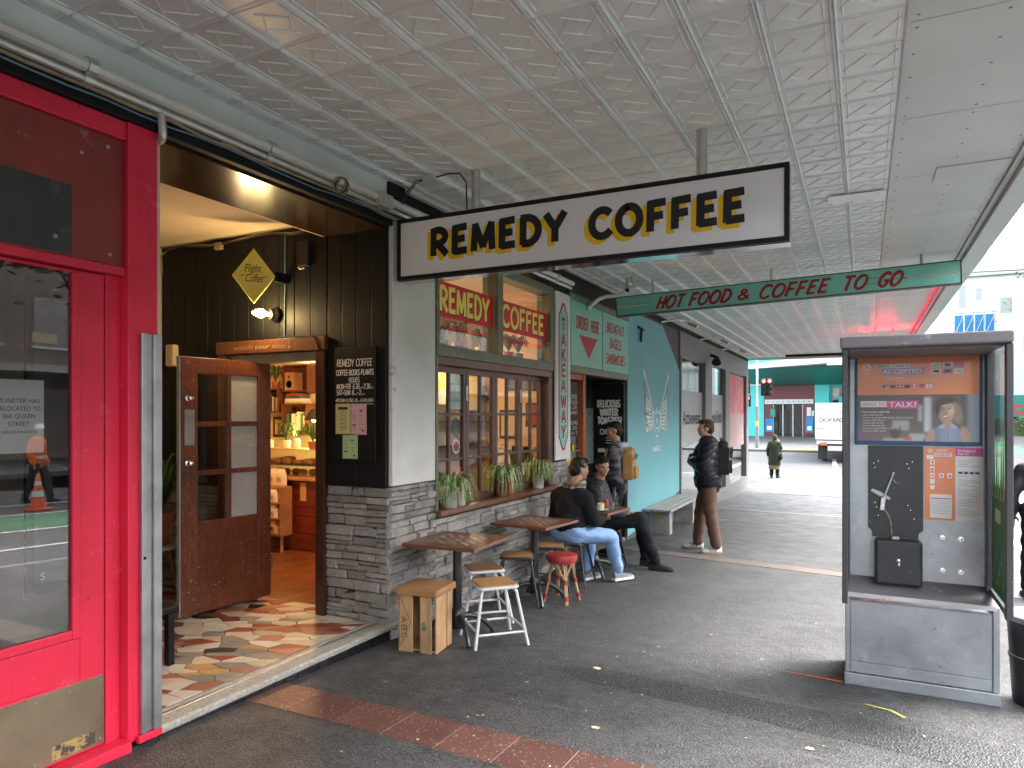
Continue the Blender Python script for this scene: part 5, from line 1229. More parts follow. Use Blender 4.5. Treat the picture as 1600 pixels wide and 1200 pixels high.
# ================================================================== teal painted wall
def teal_wall_mat():
    m, nt, b, out = _nt('teal_wall'); v = _coord(nt, (1,1,1)); v2 = _coord(nt, (6,6,.7))
    col = _mix(nt, _ramp(nt, _noise(nt, v, 1.1, 5), .3, .7), (.14,.43,.47), (.16,.37,.41)); col = _mix(nt, _ramp(nt, _noise(nt, v2, 2, 5), .5, .75), col, (.18,.43,.46))
    col = _mix(nt, _ramp(nt, _noise(nt, v, 55, 5, .75), .66, .70, (0,)*3, (.5,)*3), col, (.5,.55,.55))
    nt.links.new(col, b.inputs['Base Color']); b.inputs['Roughness'].default_value = .65; _bump(nt, b, _noise(nt, v, 40, 6), .25, .006); MATS['teal_wall'] = m
teal_wall_mat(); mat('grey_render', (.105,.10,.098), rough=.75, var=.3, vscale=3, bump=.15)
tl = thing('teal_wall', 'teal painted wall panel with white wing emblem', 'wall', (-.05, 12, gz(12)))
B('core', -.20, 10.465, -.6, -.012, 13.86, 3.3, 'grey_render', tl)
poly = [(10.47,3.26),(10.47,-.22),(10.75,-.20),(12.3,-.05),(13.84,.16),(13.84,2.52),(12.55,3.26)]
MB().prism([(-.011, y, z) for y, z in poly[::1]], (.016,0,0)).build('panel', 'teal_wall', tl)
mat('wing_white', (.80,.84,.83), rough=.6, var=.1)
pl = Plane((.006, 12.16, 0), (0,1,0), (0,0,1), .002); mb = MB()
def wing(sx):
    def S(pts, w): 
        L, Rr = ribbon([(sx*a, b) for a, b in pts], w); n = len(L)
        mb.add([pl.p(q.x, q.y) for q in Rr]+[pl.p(q.x, q.y) for q in L], [(i, i+1, n+i+1, n+i) if sx*0+1 else 0 for i in range(n-1)])
    S([(.84,2.42),(.80,2.25),(.74,2.02),(.72,1.85),(.74,1.66)], .042); S([(.84,2.42),(.66,2.22),(.46,1.98),(.32,1.80),(.26,1.60),(.30,1.44)], .042)
    for k in range(8):
        t = k/7; a0 = .80-.10*t; b0 = 2.20-.66*t; a1 = .40-.10*t+.02; b1 = 1.84-.42*t
        S([(a1,b1),((a0+a1)/2+.03,(b0+b1)/2-.10),(a0,b0)], .040)
        if k > 3: S(_arc(a0-.12, b0-.10, .13, .07, 40, -150, 7), .036)
    S([(.10,1.66),(.18,1.72),(.24,1.66),(.22,1.50),(.12,1.36)], .036)
wing(1); wing(-1)
brush(mb, 'A', pl, -.05, 1.66, .11, .2, .2, fit=.10, l=.001); brush(mb, 'N', pl, -.05, 1.50, .10, .2, .2, fit=.10, l=.001); brush(mb, 'Z', pl, -.08, 1.27, .15, .2, .2, fit=.16, l=.001); pl.rect(mb, -.012, 1.17, .012, 1.19); brush(mb, 'MUSCLE', pl, -.23, 1.02, .075, .22, .25, fit=.46)
mb.build('emblem', 'wing_white', tl)
MB().bar((.03,10.95,3.05),(.03,11.25,3.03),.03).bar((.03,11.12,3.03),(.03,11.10,2.83),.03).build('bracket', 'black_paint', tl)
# ================================================================== glazed shop beyond
gs = thing('glazed_shop', 'grey framed glass shopfront beyond the teal wall', 'shopfront', (-.1, 18.4, gz(18)))
mat('alu_grey', (.20,.195,.19), rough=.45, metal=.3, var=.2, vscale=4)
def seg(y0, y1, z0a, z0b, z1, x0, x1, name, m, parent=gs, bevel=0.): return MB().add([(x0,y0,z0a),(x1,y0,z0a),(x1,y1,z0b),(x0,y1,z0b),(x0,y0,z1),(x1,y0,z1),(x1,y1,z1),(x0,y1,z1)], [(0,3,2,1),(4,5,6,7),(0,1,5,4),(1,2,6,5),(2,3,7,6),(3,0,4,7)]).build(name, m, parent, bevel=bevel)
seg(13.87, 22.95, gz(13.87)-.1, gz(22.95)-.1, gz(18)+.30, -.13, .02, 'plinth', 'alu_grey', bevel=.004)
seg(13.87, 22.95, 2.82, 2.82, 3.3, -.13, .02, 'header', 'alu_grey', bevel=.004)
ms = [13.88, 16.3, 17.05, 18.6, 19.6, 22.30, 22.94]
for (a, b) in ((13.88,13.96),(16.30,17.05),(18.9,19.5),(22.5,22.94)): seg(a, b, gz(18)+.30, gz(18)+.30, 2.82, -.12, .03, 'mullion', 'alu_grey', bevel=.004)
for (a, b) in ((13.96,16.30),(17.05,18.9),(19.5,22.5)): seg(a, b, gz(18)+.30, gz(18)+.30, 2.82, -.06, -.05, 'pane', glass('street_glass', (.86,.88,.88), 1.6))
B('end_wall', -6, 22.96, -.9, -.0, 23.1, 3.4, 'alu_grey', gs)
B('back_wall', -3.0, 13.8, -.6, -2.9, 22.95, 3.3, 'pale_panel', gs); B('shop_floor', -3, 13.87, -.55, -.13, 22.95, -.40, 'paver_grey', gs); B('shop_ceiling', -3, 13.87, 3.0, -.13, 22.95, 3.1, 'panel_paint', gs)
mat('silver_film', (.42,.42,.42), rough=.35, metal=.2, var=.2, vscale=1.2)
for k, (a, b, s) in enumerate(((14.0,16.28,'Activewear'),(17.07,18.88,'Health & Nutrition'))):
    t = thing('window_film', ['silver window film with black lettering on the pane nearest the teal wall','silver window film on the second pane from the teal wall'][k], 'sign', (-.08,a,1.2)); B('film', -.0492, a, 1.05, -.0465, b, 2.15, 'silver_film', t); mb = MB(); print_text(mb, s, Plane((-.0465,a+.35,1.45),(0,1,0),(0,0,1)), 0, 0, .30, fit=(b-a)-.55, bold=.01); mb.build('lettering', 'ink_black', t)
mat('reflection_pink', (.50,.34,.34), rough=.6, var=.2, vscale=1.5); mat('banner_reflection_red', (.60,.04,.07), rough=.5, c2=(.65,.25,.25), vscale=2); tp = thing('pane_reflection', 'red reflection painted as a panel on the last shop pane', 'poster', (-.09,21,0)); B('panel', -.0492, 19.55, 1.7, -.0465, 22.45, 2.78, 'banner_reflection_red', tp); B('band', -.0492, 19.55, .75, -.0465, 22.45, 1.695, 'reflection_pink', tp)  # the pane's red and pink reflection, painted as flat panels
# floodlights and pipes along the canopy beyond
for k, (y, l) in enumerate(((12.9,'first small floodlight on an arm beyond the teal sign'),(16.2,'second small floodlight on an arm near the shop'),(18.9,'third small floodlight on an arm at the far shop'))):
    t = thing('floodlight', l, 'floodlight', (.05,y,3.3)); MB().tube([(.02,y-.5,3.30),(.22,y-.2,3.37),(.42,y+.1,3.36)], .018, 8).build('arm', 'galv_pipe', t, smooth=True)
    MB().box(-.09,-.05,-.03,.09,.05,.03, mtx=Matrix.Translation((.45,y+.12,3.29)) @ Matrix.Rotation(R(25),4,'Y')).build('head', 'steel', t, bevel=.008); MB().box(-.08,-.04,-.036,.08,.04,-.031, mtx=Matrix.Translation((.45,y+.12,3.29)) @ Matrix.Rotation(R(25),4,'Y')).build('lens', 'shop_glass', t)
cm = thing('security_camera', 'white bullet camera on the tin ceiling before the teal sign', 'camera', (.5,9.05,3.4)); MB().lathe([(.035,0),(.035,-.03),(.012,-.035),(.012,-.09)], (.55,8.95,CZ), 14).build('mount', 'white_pipe', cm, smooth=True); MB().tube([(.56,8.99,3.33),(.50,8.86,3.27)], .034, 14).build('body', 'white_pipe', cm, smooth=True); MB().tube([(.50,8.86,3.27),(.497,8.853,3.267)], .026, 14).build('lens', 'ink_black', cm)
pb = thing('bent_conduit', 'white bent conduit crossing from the wall to the tin ceiling', 'pipe', (.2,8.9,3.2)); MB().tube([(.035,8.62,3.02),(.07,8.72,3.10),(.13,8.82,3.18),(.19,8.90,3.215),(.27,8.95,3.225),(.36,8.98,3.235),(.42,9.0,3.27),(.45,9.01,3.33),(.46,9.01,CZ)], .026, 12).build('pipe', 'white_pipe', pb, smooth=True)
sh = thing('shop_speaker', 'black horn lights clamped to the far shop header', 'light', (.1,17,3.0)); MB().tube([(.02,16.9,3.05),(.16,16.9,3.0)], .03, 8).build('arm', 'black_paint', sh); MB().lathe([(.05,0),(.11,.16)], (0,0,0), 14, 0, Matrix.Translation((.18,16.85,2.98)) @ Matrix.Rotation(R(140),4,'X')).build('hood', 'black_paint', sh)
# street bench against the teal wall
bn = thing('street_bench', 'weathered slatted bench on concrete legs by the teal wall', 'bench', (.3,12.5,gz(12.5)))
mat('concrete', (.30,.295,.27), rough=.85, var=.4, vscale=6, bump=.4, bscale=50); mat('weathered', (.33,.33,.31), rough=.75, var=.35, vscale=9, stretch=(6,1,6), bump=.2)
for y in (11.42, 13.15): MB().box(.06, y, gz(y)-.02, .42, y+.17, .075).build('leg', 'concrete', bn, bevel=.015)
for k in range(4): B('slat', .03+k*.118, 11.22, .078, .03+k*.118+.104, 13.65, .118, 'weathered', bn, bevel=.006)
mat('sticker_orange', (.60,.24,.04), rough=.6); B('sticker', .18, 11.415, -.06, .30, 11.419, .0, 'sticker_orange', bn)
# ================================================================== pavement furniture
worn_paint('black_iron', (.012,.012,.013), (.022,.022,.023), wear=(.16,.16,.16), amount=.72, rough=.4, scale=16)
worn_paint('chipped_white', (.58,.59,.60), (.48,.49,.50), wear=(.13,.10,.08), amount=.655, rough=.42, scale=13)
worn_paint('black_tube', (.014,.014,.015), (.03,.03,.03), wear=(.15,.15,.15), amount=.72, rough=.4, scale=18)
def checker_mat():
    m, nt, b, out = _nt('checker_top'); v = _coord(nt)
    st = [14, 14, 14]; g = _noise(nt, _coord(nt, (2.5,26,26)), 2, 7, .6, .5)
    col = _mix(nt, _ramp(nt, g, .3, .7), (.17,.058,.030), (.085,.028,.017))
    ck = _n(nt, 'ShaderNodeTexChecker', Scale=1.); mp = nt.nodes.new('ShaderNodeMapping'); mp.inputs['Scale'].default_value = (20,20,0); mp.inputs['Location'].default_value = (.001,.001,.5)
    tc = nt.nodes.new('ShaderNodeTexCoord'); nt.links.new(tc.outputs['Object'], mp.inputs[0]); nt.links.new(mp.outputs[0], ck.inputs['Vector'])
    sx = nt.nodes.new('ShaderNodeSeparateXYZ'); nt.links.new(tc.outputs['Object'], sx.inputs[0])
    def inside(s):
        a = nt.nodes.new('ShaderNodeMath'); a.operation = 'ABSOLUTE'; nt.links.new(s, a.inputs[0]); l = nt.nodes.new('ShaderNodeMath'); l.operation = 'LESS_THAN'; l.inputs[1].default_value = .2; nt.links.new(a.outputs[0], l.inputs[0]); return l.outputs[0]
    mul = nt.nodes.new('ShaderNodeMath'); mul.operation = 'MULTIPLY'; nt.links.new(inside(sx.outputs[0]), mul.inputs[0]); nt.links.new(inside(sx.outputs[1]), mul.inputs[1])
    m2 = nt.nodes.new('ShaderNodeMath'); m2.operation = 'MULTIPLY'; nt.links.new(mul.outputs[0], m2.inputs[0]); nt.links.new(ck.outputs['Fac'], m2.inputs[1])
    wr = _ramp(nt, _noise(nt, v, 24, 6, .7), .42, .58); m3 = nt.nodes.new('ShaderNodeMath'); m3.operation = 'MULTIPLY'; nt.links.new(m2.outputs[0], m3.inputs[0]); nt.links.new(wr, m3.inputs[1])
    col = _mix(nt, m3.outputs[0], col, (.48,.42,.36)); nt.links.new(col, b.inputs['Base Color']); b.inputs['Roughness'].default_value = .36; b.inputs['Coat Weight'].default_value = .2
    MATS['checker_top'] = m
checker_mat()
def cafe_table(x, y, rz, label, h=.765, s=.31, checker=True):
    z = gz(y); t = thing('cafe_table', label, 'table', (x,y,z), rz, 'pavement cafe tables')
    MB().box(-s,-s,h-.027,s,s,h).build('top', 'checker_top' if checker else 'table_wood', t, world=False, bevel=.005)
    MB().lathe([(.036,.10),(.036,h-.06),(.05,h-.05),(.05,h-.036)], (0,0,0), 18).build('column', 'black_iron', t, world=False, smooth=True)
    MB().box(-.17,-.025,h-.036,.17,.025,h-.0275).box(-.025,-.17,h-.036,.025,.17,h-.0275).build('spider_plate', 'black_iron', t, world=False)
    MB().lathe([(.05,.075),(.058,.10),(.058,.2),(.038,.23)], (0,0,0), 18).build('boss', 'black_iron', t, world=False, smooth=True)
    for k in range(4):
        a = R(45+90*k); d = Vector((math.cos(a), math.sin(a), 0)); pts = [d*q+Vector((0,0,zz_)) for q, zz_ in ((.03,.165),(.09,.168),(.16,.15),(.23,.10),(.275,.05),(.295,.014))]
        MB().tube(pts, [.026,.024,.021,.019,.018,.020], 8).build('foot', 'black_iron', t, world=False, smooth=True)
    return t
cafe_table(.405, 4.735, R(2), 'checkerboard-topped cafe table nearest the cafe door')
cafe_table(.42, 6.15, R(-7), 'middle checkerboard cafe table beneath the sill plants')
cafe_table(.50, 7.60, R(-6), 'cafe table with a cup and bottles between the two seated people', checker=False)
def rrect(s, r, n=4, z=0):
    pts = []
    for cx, cy, a0 in ((s-r,s-r,0),(-s+r,s-r,90),(-s+r,-s+r,180),(s-r,-s+r,270)):
        for i in range(n+1): a = R(a0+90*i/n); pts.append((cx+r*math.cos(a), cy+r*math.sin(a), z))
    return pts
def metal_stool(x, y, rz, label, mt, ms, h=.455, s=.163, group='square metal cafe stools'):
    z = gz(y); t = thing('metal_stool', label, 'stool', (x,y,z), rz, group)
    MB().prism(rrect(s,.045,4,h-.030), (0,0,.022)).build('seat_rim', mt, t, world=False, bevel=.007)
    MB().prism(rrect(s-.018,.035,4,h-.0075), (0,0,.0085)).build('seat_panel', ms, t, world=False, bevel=.003)
    foot = {}
    for i, (sx, sy) in enumerate(((1,1),(-1,1),(-1,-1),(1,-1))):
        a = Vector((sx*(s-.045), sy*(s-.045), h-.033)); k = Vector((sx*(s-.02), sy*(s-.02), h-.085)); f = Vector((sx*(s+.045), sy*(s+.045), .004)); foot[i] = (k, f)
        MB().tube([a, a.lerp(k,.5)+Vector((sx*.008,sy*.008,.006)), k, k.lerp(f,.5), f], .0125, 10).build('leg', mt, t, world=False, smooth=True)
    for i in range(4):
        fr = .66 if i % 2 else .72
        p0 = foot[i][0].lerp(foot[i][1], fr); p1 = foot[(i+1) % 4][0].lerp(foot[(i+1) % 4][1], fr); MB().tube([p0, p1], .0095, 8).build('stretcher', mt, t, world=False, smooth=True)
    return t
metal_stool(.690, 4.800, R(46), 'chipped white metal stool with pale ply seat in front', 'chipped_white', 'ply_seat')
metal_stool(.315, 5.310, R(43), 'chipped white metal stool with brown seat behind the first', 'chipped_white', 'ply_seat_dark')
metal_stool(.300, 6.02, R(22), 'black metal stool with ply seat under the middle table', 'black_tube', 'ply_seat', h=.46)
metal_stool(.33, 6.72, R(22), 'black metal stool with ply seat beyond the red stool', 'black_tube', 'ply_seat', h=.46)
metal_stool(.43, 7.08, R(5), 'black metal stool under the man in blue jeans', 'black_tube', 'ply_seat', h=.455)
metal_stool(.42, 8.20, R(3), 'black metal stool under the person in black trousers', 'black_tube', 'ply_seat', h=.455)
# round red rattan stool
mat('red_vinyl', (.34,.030,.028), rough=.42, var=.25, vscale=8, bump=.1); mat('rattan', (.50,.33,.17), rough=.55, var=.3, vscale=30); mat('red_wrap', (.36,.02,.03), rough=.5, var=.2)
zr_ = gz(6.27); rt_ = thing('rattan_stool', 'round red vinyl stool on splayed bamboo legs', 'stool', (.655, 6.26, zr_))
MB().lathe([(.13,.395),(.148,.40),(.152,.43),(.145,.452),(.11,.462),(0,.466)], (.655,6.26,zr_), 28).build('seat', 'red_vinyl', rt_, smooth=True)
MB().lathe([(.12,.375),(.135,.38),(.135,.396),(0,.396)], (.655,6.26,zr_), 24).build('seat_ring', 'red_wrap', rt_, smooth=True)
for k in range(4):
    a = R(90*k-55); c = Vector((.655,6.26,zr_)); d = Vector((math.cos(a), math.sin(a), 0)); p0 = c+d*.09+Vector((0,0,.385)); p1 = c+d*.175+Vector((0,0,.006)); s_ = Vector((-d.y,d.x,0))
    lg = MB().tube([p0, p1], .0105, 8).tube([p0+s_*.02, p1+s_*.016], .008, 8).build('leg', 'rattan', rt_, smooth=True)
    for f, l in ((.42,.05),(.80,.05)): q0, q1 = p0.lerp(p1, f)+s_*.006, p0.lerp(p1, f+.11)+s_*.006; MB().tube([q0, q1], .020, 10).build('binding', 'red_wrap', lg, smooth=True)
    m_ = p0.lerp(p1, .45)
    for s2 in (-1, 1): MB().tube([m_, c+d*.10+s_*.075*s2+Vector((0,0,.385))], .007, 6).build('brace', 'rattan', rt_, smooth=True)
# crate stool
cr = thing('crate_stool', 'printed wooden fruit crate used as a stool with a thick plank top', 'stool', (.335, 4.40, gz(4.4)), R(7))
CW, CD, CH = .150, .135, .415
MB().prism(rrect(.172,.02,3,CH+.002), (0,0,.052)).build('seat', 'crate_top_wood', cr, world=False, bevel=.010)
def cslat(name, x0, y0, z0, x1, y1, z1, m='crate_wood'): return MB().box(x0,y0,z0,x1,y1,z1).build(name, m, cr, world=False, bevel=.002)
f1 = cslat('front_slat', -CW, -CD-.012, .004, -.035, -CD, CH); f2 = cslat('front_slat', .025, -CD-.012, .004, .115, -CD, CH)
cslat('end_board', -CW, -CD+.001, .004, -CW+.012, CD, CH); cslat('end_board', CW-.012, -CD+.001, .004, CW, CD-.1, CH); cslat('end_board', CW-.012, CD-.08, .004, CW, CD, CH)
cslat('back_slat', -CW+.013, CD-.012, .004, -.02, CD, CH); cslat('back_slat', .03, CD-.012, .004, CW-.013, CD, CH)
cslat('floor_slat', -CW+.013, -CD+.002, .012, CW-.013, CD-.013, .024); cslat('corner_post', -CW+.013, -CD+.002, .025, -CW+.035, -CD+.026, CH-.002); cslat('mid_board', -.04, CD-.10, .025, .03, CD-.09, CH-.002)
pl = Plane((-CW, -CD-.012, .004), (1,0,0), (0,0,1), .001); mb = MB()
pv = Plane(pl.p(.045, .25, -.001), (0,0,-1), (1,0,0), .001)
for k, ch in enumerate('ABC'): brush(mb, ch, pv, .00+.058*k, -.020, .042, .12, .2, fit=.036)
for (p0, p1) in (((.012,.40),(.10,.215)),((.10,.215),(.012,.03))):
    L, Rr = ribbon([p0, p1], .0035); mb.add([pl.p(q.x,q.y) for q in Rr]+[pl.p(q.x,q.y) for q in L], [(0,1,3,2)])
L, Rr = ribbon([(.008,.40),(.008,.03)], .003); mb.add([pl.p(q.x,q.y) for q in Rr]+[pl.p(q.x,q.y) for q in L], [(0,1,3,2)])
mb.build('print', 'ink_black', cr, world=False)
mat('print_green', (.06,.17,.12), rough=.7); mb = MB(); pv = Plane(pl.p(.255,.02,-.001), (0,0,1), (-1,0,0), .001)
print_text(mb, 'CO-GROWING FOR A BETTER WORLD', pv, 0, 0, .020, fit=.36); pl.rect(mb, .188, .165, .222, .20); pl.poly(mb, [(.184,.205),(.205,.232),(.222,.205)]); mb.build('print', 'print_green', cr, world=False)
# tableware on the third table
TZ = gz(7.6)+.766
cupc = mat('cup_cream', (.66,.55,.38), rough=.3, var=.1)
mat('plate_green', (.50,.60,.46), rough=.3, var=.1); mat('coffee', (.06,.025,.01), rough=.2)
def top_obj(name, prof, x, y, m, label, cat, n=22, z=0): return tag(MB().lathe(prof, (x,y,TZ+z), n).build(name, m, smooth=True), label, cat)
top_obj('plate', [(.05,.001),(.06,.004),(.105,.018),(.106,.021),(.06,.008),(0,.006)], .62, 7.44, 'plate_green', 'pale green plate with scraps on the third table', 'plate')
cu = thing('coffee_cup', 'cream glass cup of coffee standing on the green plate', 'cup', (.63,7.45,TZ+.008)); MB().lathe([(.030,0),(.038,.045),(.040,.075),(.037,.075),(.034,.02),(0,.012)], (.63,7.45,TZ+.009), 20).build('cup', 'cup_cream', cu, smooth=True); MB().lathe([(.036,.058),(0,.058)], (.63,7.45,TZ+.009), 20).build('coffee', 'coffee', cu)
glass('bottle_glass', (.86,.93,.92), 1.5)
top_obj('water_bottle', [(.036,0),(.038,.005),(.038,.12),(.03,.155),(.014,.19),(.013,.225),(.016,.23),(.016,.24),(0,.24)], .70, 7.72, 'bottle_glass', 'clear glass water bottle on the third table', 'bottle')
sb_ = thing('sauce_bottle', 'slim bottle with a red and white label beside the water bottle', 'bottle', (.62,7.66,TZ)); MB().lathe([(.026,0),(.027,.11),(.012,.15),(.011,.19)], (.62,7.66,TZ), 16).build('body', 'bottle_glass', sb_, smooth=True); MB().lathe([(.0275,.03),(.0275,.10)], (.62,7.66,TZ), 16).build('label', 'sticker_red', sb_); MB().lathe([(.013,.19),(.013,.215),(0,.216)], (.62,7.66,TZ), 12).build('cap', 'sticker_red', sb_)
for (x, y, l) in ((.72,7.55,'short water glass nearest the street on the third table'),(.55,7.74,'short water glass behind the sauce bottle')): top_obj('water_glass', [(.030,0),(.033,.085),(.031,.085),(.028,.006),(0,.006)], x, y, 'bottle_glass', l, 'glass')
# ================================================================== payphone kiosk
def kiosk_mat():
    m, nt, b, out = _nt('kiosk_steel'); v = _coord(nt); vs2 = _coord(nt, (2,2,26))
    col = _mix(nt, _ramp(nt, _noise(nt, v, 2.6, 7, .65), .32, .68), (.36,.38,.405), (.25,.265,.283))
    col = _mix(nt, _ramp(nt, _noise(nt, v, 4.2, 5, .6, 2.5), .55, .70, (0,)*3, (.3,)*3), col, (.50,.525,.55))
    col = _mix(nt, _ramp(nt, _noise(nt, vs2, 5, 5, .7), .58, .72, (0,)*3, (.35,)*3), col, (.55,.57,.6))
    col = _mix(nt, _ramp(nt, _noise(nt, v, 26, 7, .7), .655, .68), col, (.05,.05,.052))
    nt.links.new(col, b.inputs['Base Color']); b.inputs['Metallic'].default_value = .7
    nt.links.new(_ramp(nt, _noise(nt, v, 5, 5), .3, .7, (.28,)*3, (.50,)*3), b.inputs['Roughness']); _bump(nt, b, _noise(nt, v, 30, 6), .12, .004); MATS['kiosk_steel'] = m
kiosk_mat()
worn_paint('kiosk_dark', (.028,.028,.034), (.045,.045,.05), wear=(.14,.14,.15), amount=.70, rough=.4, scale=9)
worn_paint('kiosk_grey', (.17,.16,.18), (.13,.125,.135), wear=(.30,.29,.3), amount=.70, rough=.45, scale=8)
worn_paint('phone_black', (.016,.016,.020), (.030,.030,.036), wear=(.14,.14,.17), amount=.715, rough=.42, scale=17)
kz = gz(5.1)
ky = thing('payphone_kiosk', 'grey steel payphone kiosk without its handset', 'payphone', (3.55, 5.2, kz))
B('base_plate', 3.135, 5.075, kz, 3.985, 5.62, kz+.075, 'kiosk_steel', ky, bevel=.004)
B('cabinet', 3.165, 5.10, kz+.076, 3.955, 5.60, .445, 'kiosk_steel', ky, bevel=.003)
fr_ = MB().box(3.14, 5.085, kz+.076, 3.168, 5.61, .49).box(3.945, 5.085, kz+.076, 3.98, 5.61, .49).build('corner_strip', 'kiosk_steel', ky, bevel=.004)
B('front_sheet', 3.171, 5.092, .05, 3.942, 5.099, .44, 'kiosk_steel', ky, bevel=.002); B('front_sheet', 3.171, 5.092, kz+.08, 3.942, 5.099, .044, 'kiosk_steel', ky, bevel=.002)
MB().add([(3.15,5.04,.478),(3.96,5.04,.478),(3.96,5.27,.555),(3.15,5.27,.555),(3.15,5.04,.505),(3.96,5.04,.505),(3.96,5.27,.575),(3.15,5.27,.575)], [(0,3,2,1),(4,5,6,7),(0,1,5,4),(1,2,6,5),(2,3,7,6),(3,0,4,7)]).build('shelf', 'kiosk_grey', ky, bevel=.006)
mat('shelf_edge', (.60,.61,.62), rough=.3, metal=.7); B('shelf_edge', 3.15, 5.034, .478, 3.96, 5.0395, .507, 'shelf_edge', ky, bevel=.002)
B('back_panel', 3.16, 5.27, .50, 3.95, 5.34, 2.05, 'kiosk_steel', ky)
mb = MB().box(3.135, 4.555, .545, 3.165, 4.60, 2.035).box(3.135, 5.22, .545, 3.165, 5.268, 2.035); mb.build('side_post', 'kiosk_dark', ky, bevel=.005)
mb = MB().box(3.93, 4.555, .545, 3.965, 4.605, 2.035).box(3.925, 5.18, .56, 3.965, 5.268, 2.035); mb.build('side_post', 'kiosk_dark', ky, bevel=.005)
B('side_rail', 3.94, 4.606, .55, 3.96, 5.179, .585, 'kiosk_dark', ky); B('side_rail', 3.14, 4.601, .55, 3.16, 5.219, .585, 'kiosk_dark', ky)
B('side_glass', 3.147, 4.601, .586, 3.152, 5.219, 2.034, 'shop_glass', ky); sg = B('side_glass', 3.948, 4.606, .586, 3.953, 5.179, 2.034, 'shop_glass', ky)
mat('decal_green', (.012,.19,.03), rough=.5, var=.2); pl = Plane((3.9475, 5.17, .6), (0,-1,0), (0,0,1), .001); mb = MB()
pl.poly(mb, [(.02,.0),(.53,.0),(.53,.62),(.02,.62)])
for k in range(7): a0 = .02+.073*k; pl.poly(mb, [(a0,.62),(a0+.073,.62),(a0+.06-.02*(k % 2),.72+.20*(k % 3)/2+.02*k)], .0004)
mb.build('leaf_decal', 'decal_green', ky); mb = MB(); pl.rect(mb, .16, .42, .34, .50, .0012)
for k in range(7): pl.poly(mb, [(.06+.06*k,.05+.07*(k % 3)),(.09+.06*k,.16+.07*(k % 3)),(.075+.06*k,.06+.07*(k % 3))], .0012)
for k in range(5): pl.poly(mb, [(.05+.09*k,.56),(.10+.09*k,.70-.03*(k % 2)),(.075+.09*k,.56)], .0012)
mb.build('decal_cut', 'paper', ky)['kind'] = 'stuff'
hd = MB().box(3.125, 4.53, 2.036, 3.965, 5.36, 2.102); hd.build('hood', 'kiosk_grey', ky, bevel=.01); B('hood_soffit', 3.17, 4.61, 2.024, 3.925, 5.268, 2.0355, 'kiosk_grey', ky)
# poster
pf = thing('payphone_poster', 'orange and photographic payphone poster in a blue frame', 'poster', (3.55,5.26,1.45))
mat('frame_blue', (.022,.075,.19), rough=.4, var=.3, vscale=8); mat('poster_orange', (.78,.24,.10), rough=.35, var=.2, vscale=3, coat=.4); mat('poster_grey', (.13,.115,.105), rough=.35, c2=(.21,.19,.18), vscale=4, coat=.4)
B('frame', 3.195, 5.246, 1.452, 3.912, 5.268, 2.058, 'frame_blue', pf, bevel=.004); B('sheet', 3.212, 5.2445, 1.478, 3.895, 5.2455, 2.03, 'poster_grey', pf)
pl = Plane((3.212, 5.2445, 1.478), (1,0,0), (0,0,1), .0006); PW, PH = .683, .552
def prn(items, m, name, l=0., fn=None):
    mb = MB(); 
    for it in items: pl.rect(mb, *it, l)
    if fn: fn(mb)
    o = mb.build(name, m, pf)
    if len(items) > 2: o['kind'] = 'stuff'
    return o
for n, c in (('pr_purple',(.34,.20,.44)),('pr_magenta',(.60,.08,.28)),('pr_navy',(.03,.04,.14)),('pr_skin',(.62,.40,.28)),('pr_hair',(.035,.025,.02)),('pr_shirt',(.36,.42,.58)),('pr_pale',(.62,.65,.66)),('pr_mauve',(.14,.08,.14)),('pr_lightblue',(.36,.43,.50)),('pr_gold',(.30,.235,.165))): mat(n, c, rough=.4, var=.12, vscale=30, coat=.3)
MATS['pr_white'] = mat('pr_white', (.70,.68,.66), rough=.4, var=.08, coat=.3)
prn([(0,.302,PW,PH)], 'poster_orange', 'orange_field', 0)
prn([(.105,.478,.195,.505),(.198,.478,.305,.505),(.018,.222,.172,.262)], 'pr_white', 'white_band', .0006)
prn([(.14,.432,.385,.476)], 'pr_purple', 'purple_band', .0006); prn([(.175,.212,.352,.265)], 'pr_magenta', 'magenta_band', .0006)
def T(s, a, b, h, m, fit=None, bold=.015, l=.0012): mb = MB(); print_text(mb, s, pl, a, b, h, l=l, fit=fit, bold=bold); mb.build('lettering', m, pf)
T('CREDIT', .110, .483, .018, 'pr_navy', .08); T('CARDS', .203, .483, .018, 'pr_navy', .096); T('ACCEPTED', .148, .440, .030, 'pr_white', .225); T('WANT TO', .026, .231, .022, 'pr_magenta', .138); T('TALK?', .184, .222, .034, 'pr_white', .158)
T('Talk now, pay later.', .148, .408, .010, 'pr_white', .125); T('Just pick up the handset, insert your card and follow the instructions', .148, .394, .006, 'pr_white', .30, 0); T('These numbers might help', .022, .186, .011, 'pr_white', .165)
for k, (s, f) in enumerate((('Lifeline 0800 543 354',.125),('Suicide Crisis Helpline 0508 828 865 (0508 TAUTOKO)',.30),('Youthline 0800 376 633',.135),('Kidsline 0800 543 754',.13),('Whatsup 0800 942 8787',.14),('Depression helpline 0800 111 757',.19),('Samaritans 0800 726 666',.145))): T('• '+s, .022, .166-k*.0175, .0085, 'pr_white', f, .005)
def star(mb):
    for k in range(8):
        a = R(45*k+10); c = (.055,.485); L, Rr = ribbon([(c[0]+.008*math.cos(a), c[1]+.008*math.sin(a)), (c[0]+.027*math.cos(a), c[1]+.027*math.sin(a))], .004, .009); mb.add([pl.p(q.x,q.y,.001) for q in Rr]+[pl.p(q.x,q.y,.001) for q in L], [(0,1,3,2)])
prn([], 'pr_white', 'star_mark', 0, star); T('Spark', .035, .445, .010, 'pr_white', .045, .005)
cards = [(.425+.062*i, .475-.040*j) for j in range(2) for i in range(3)]
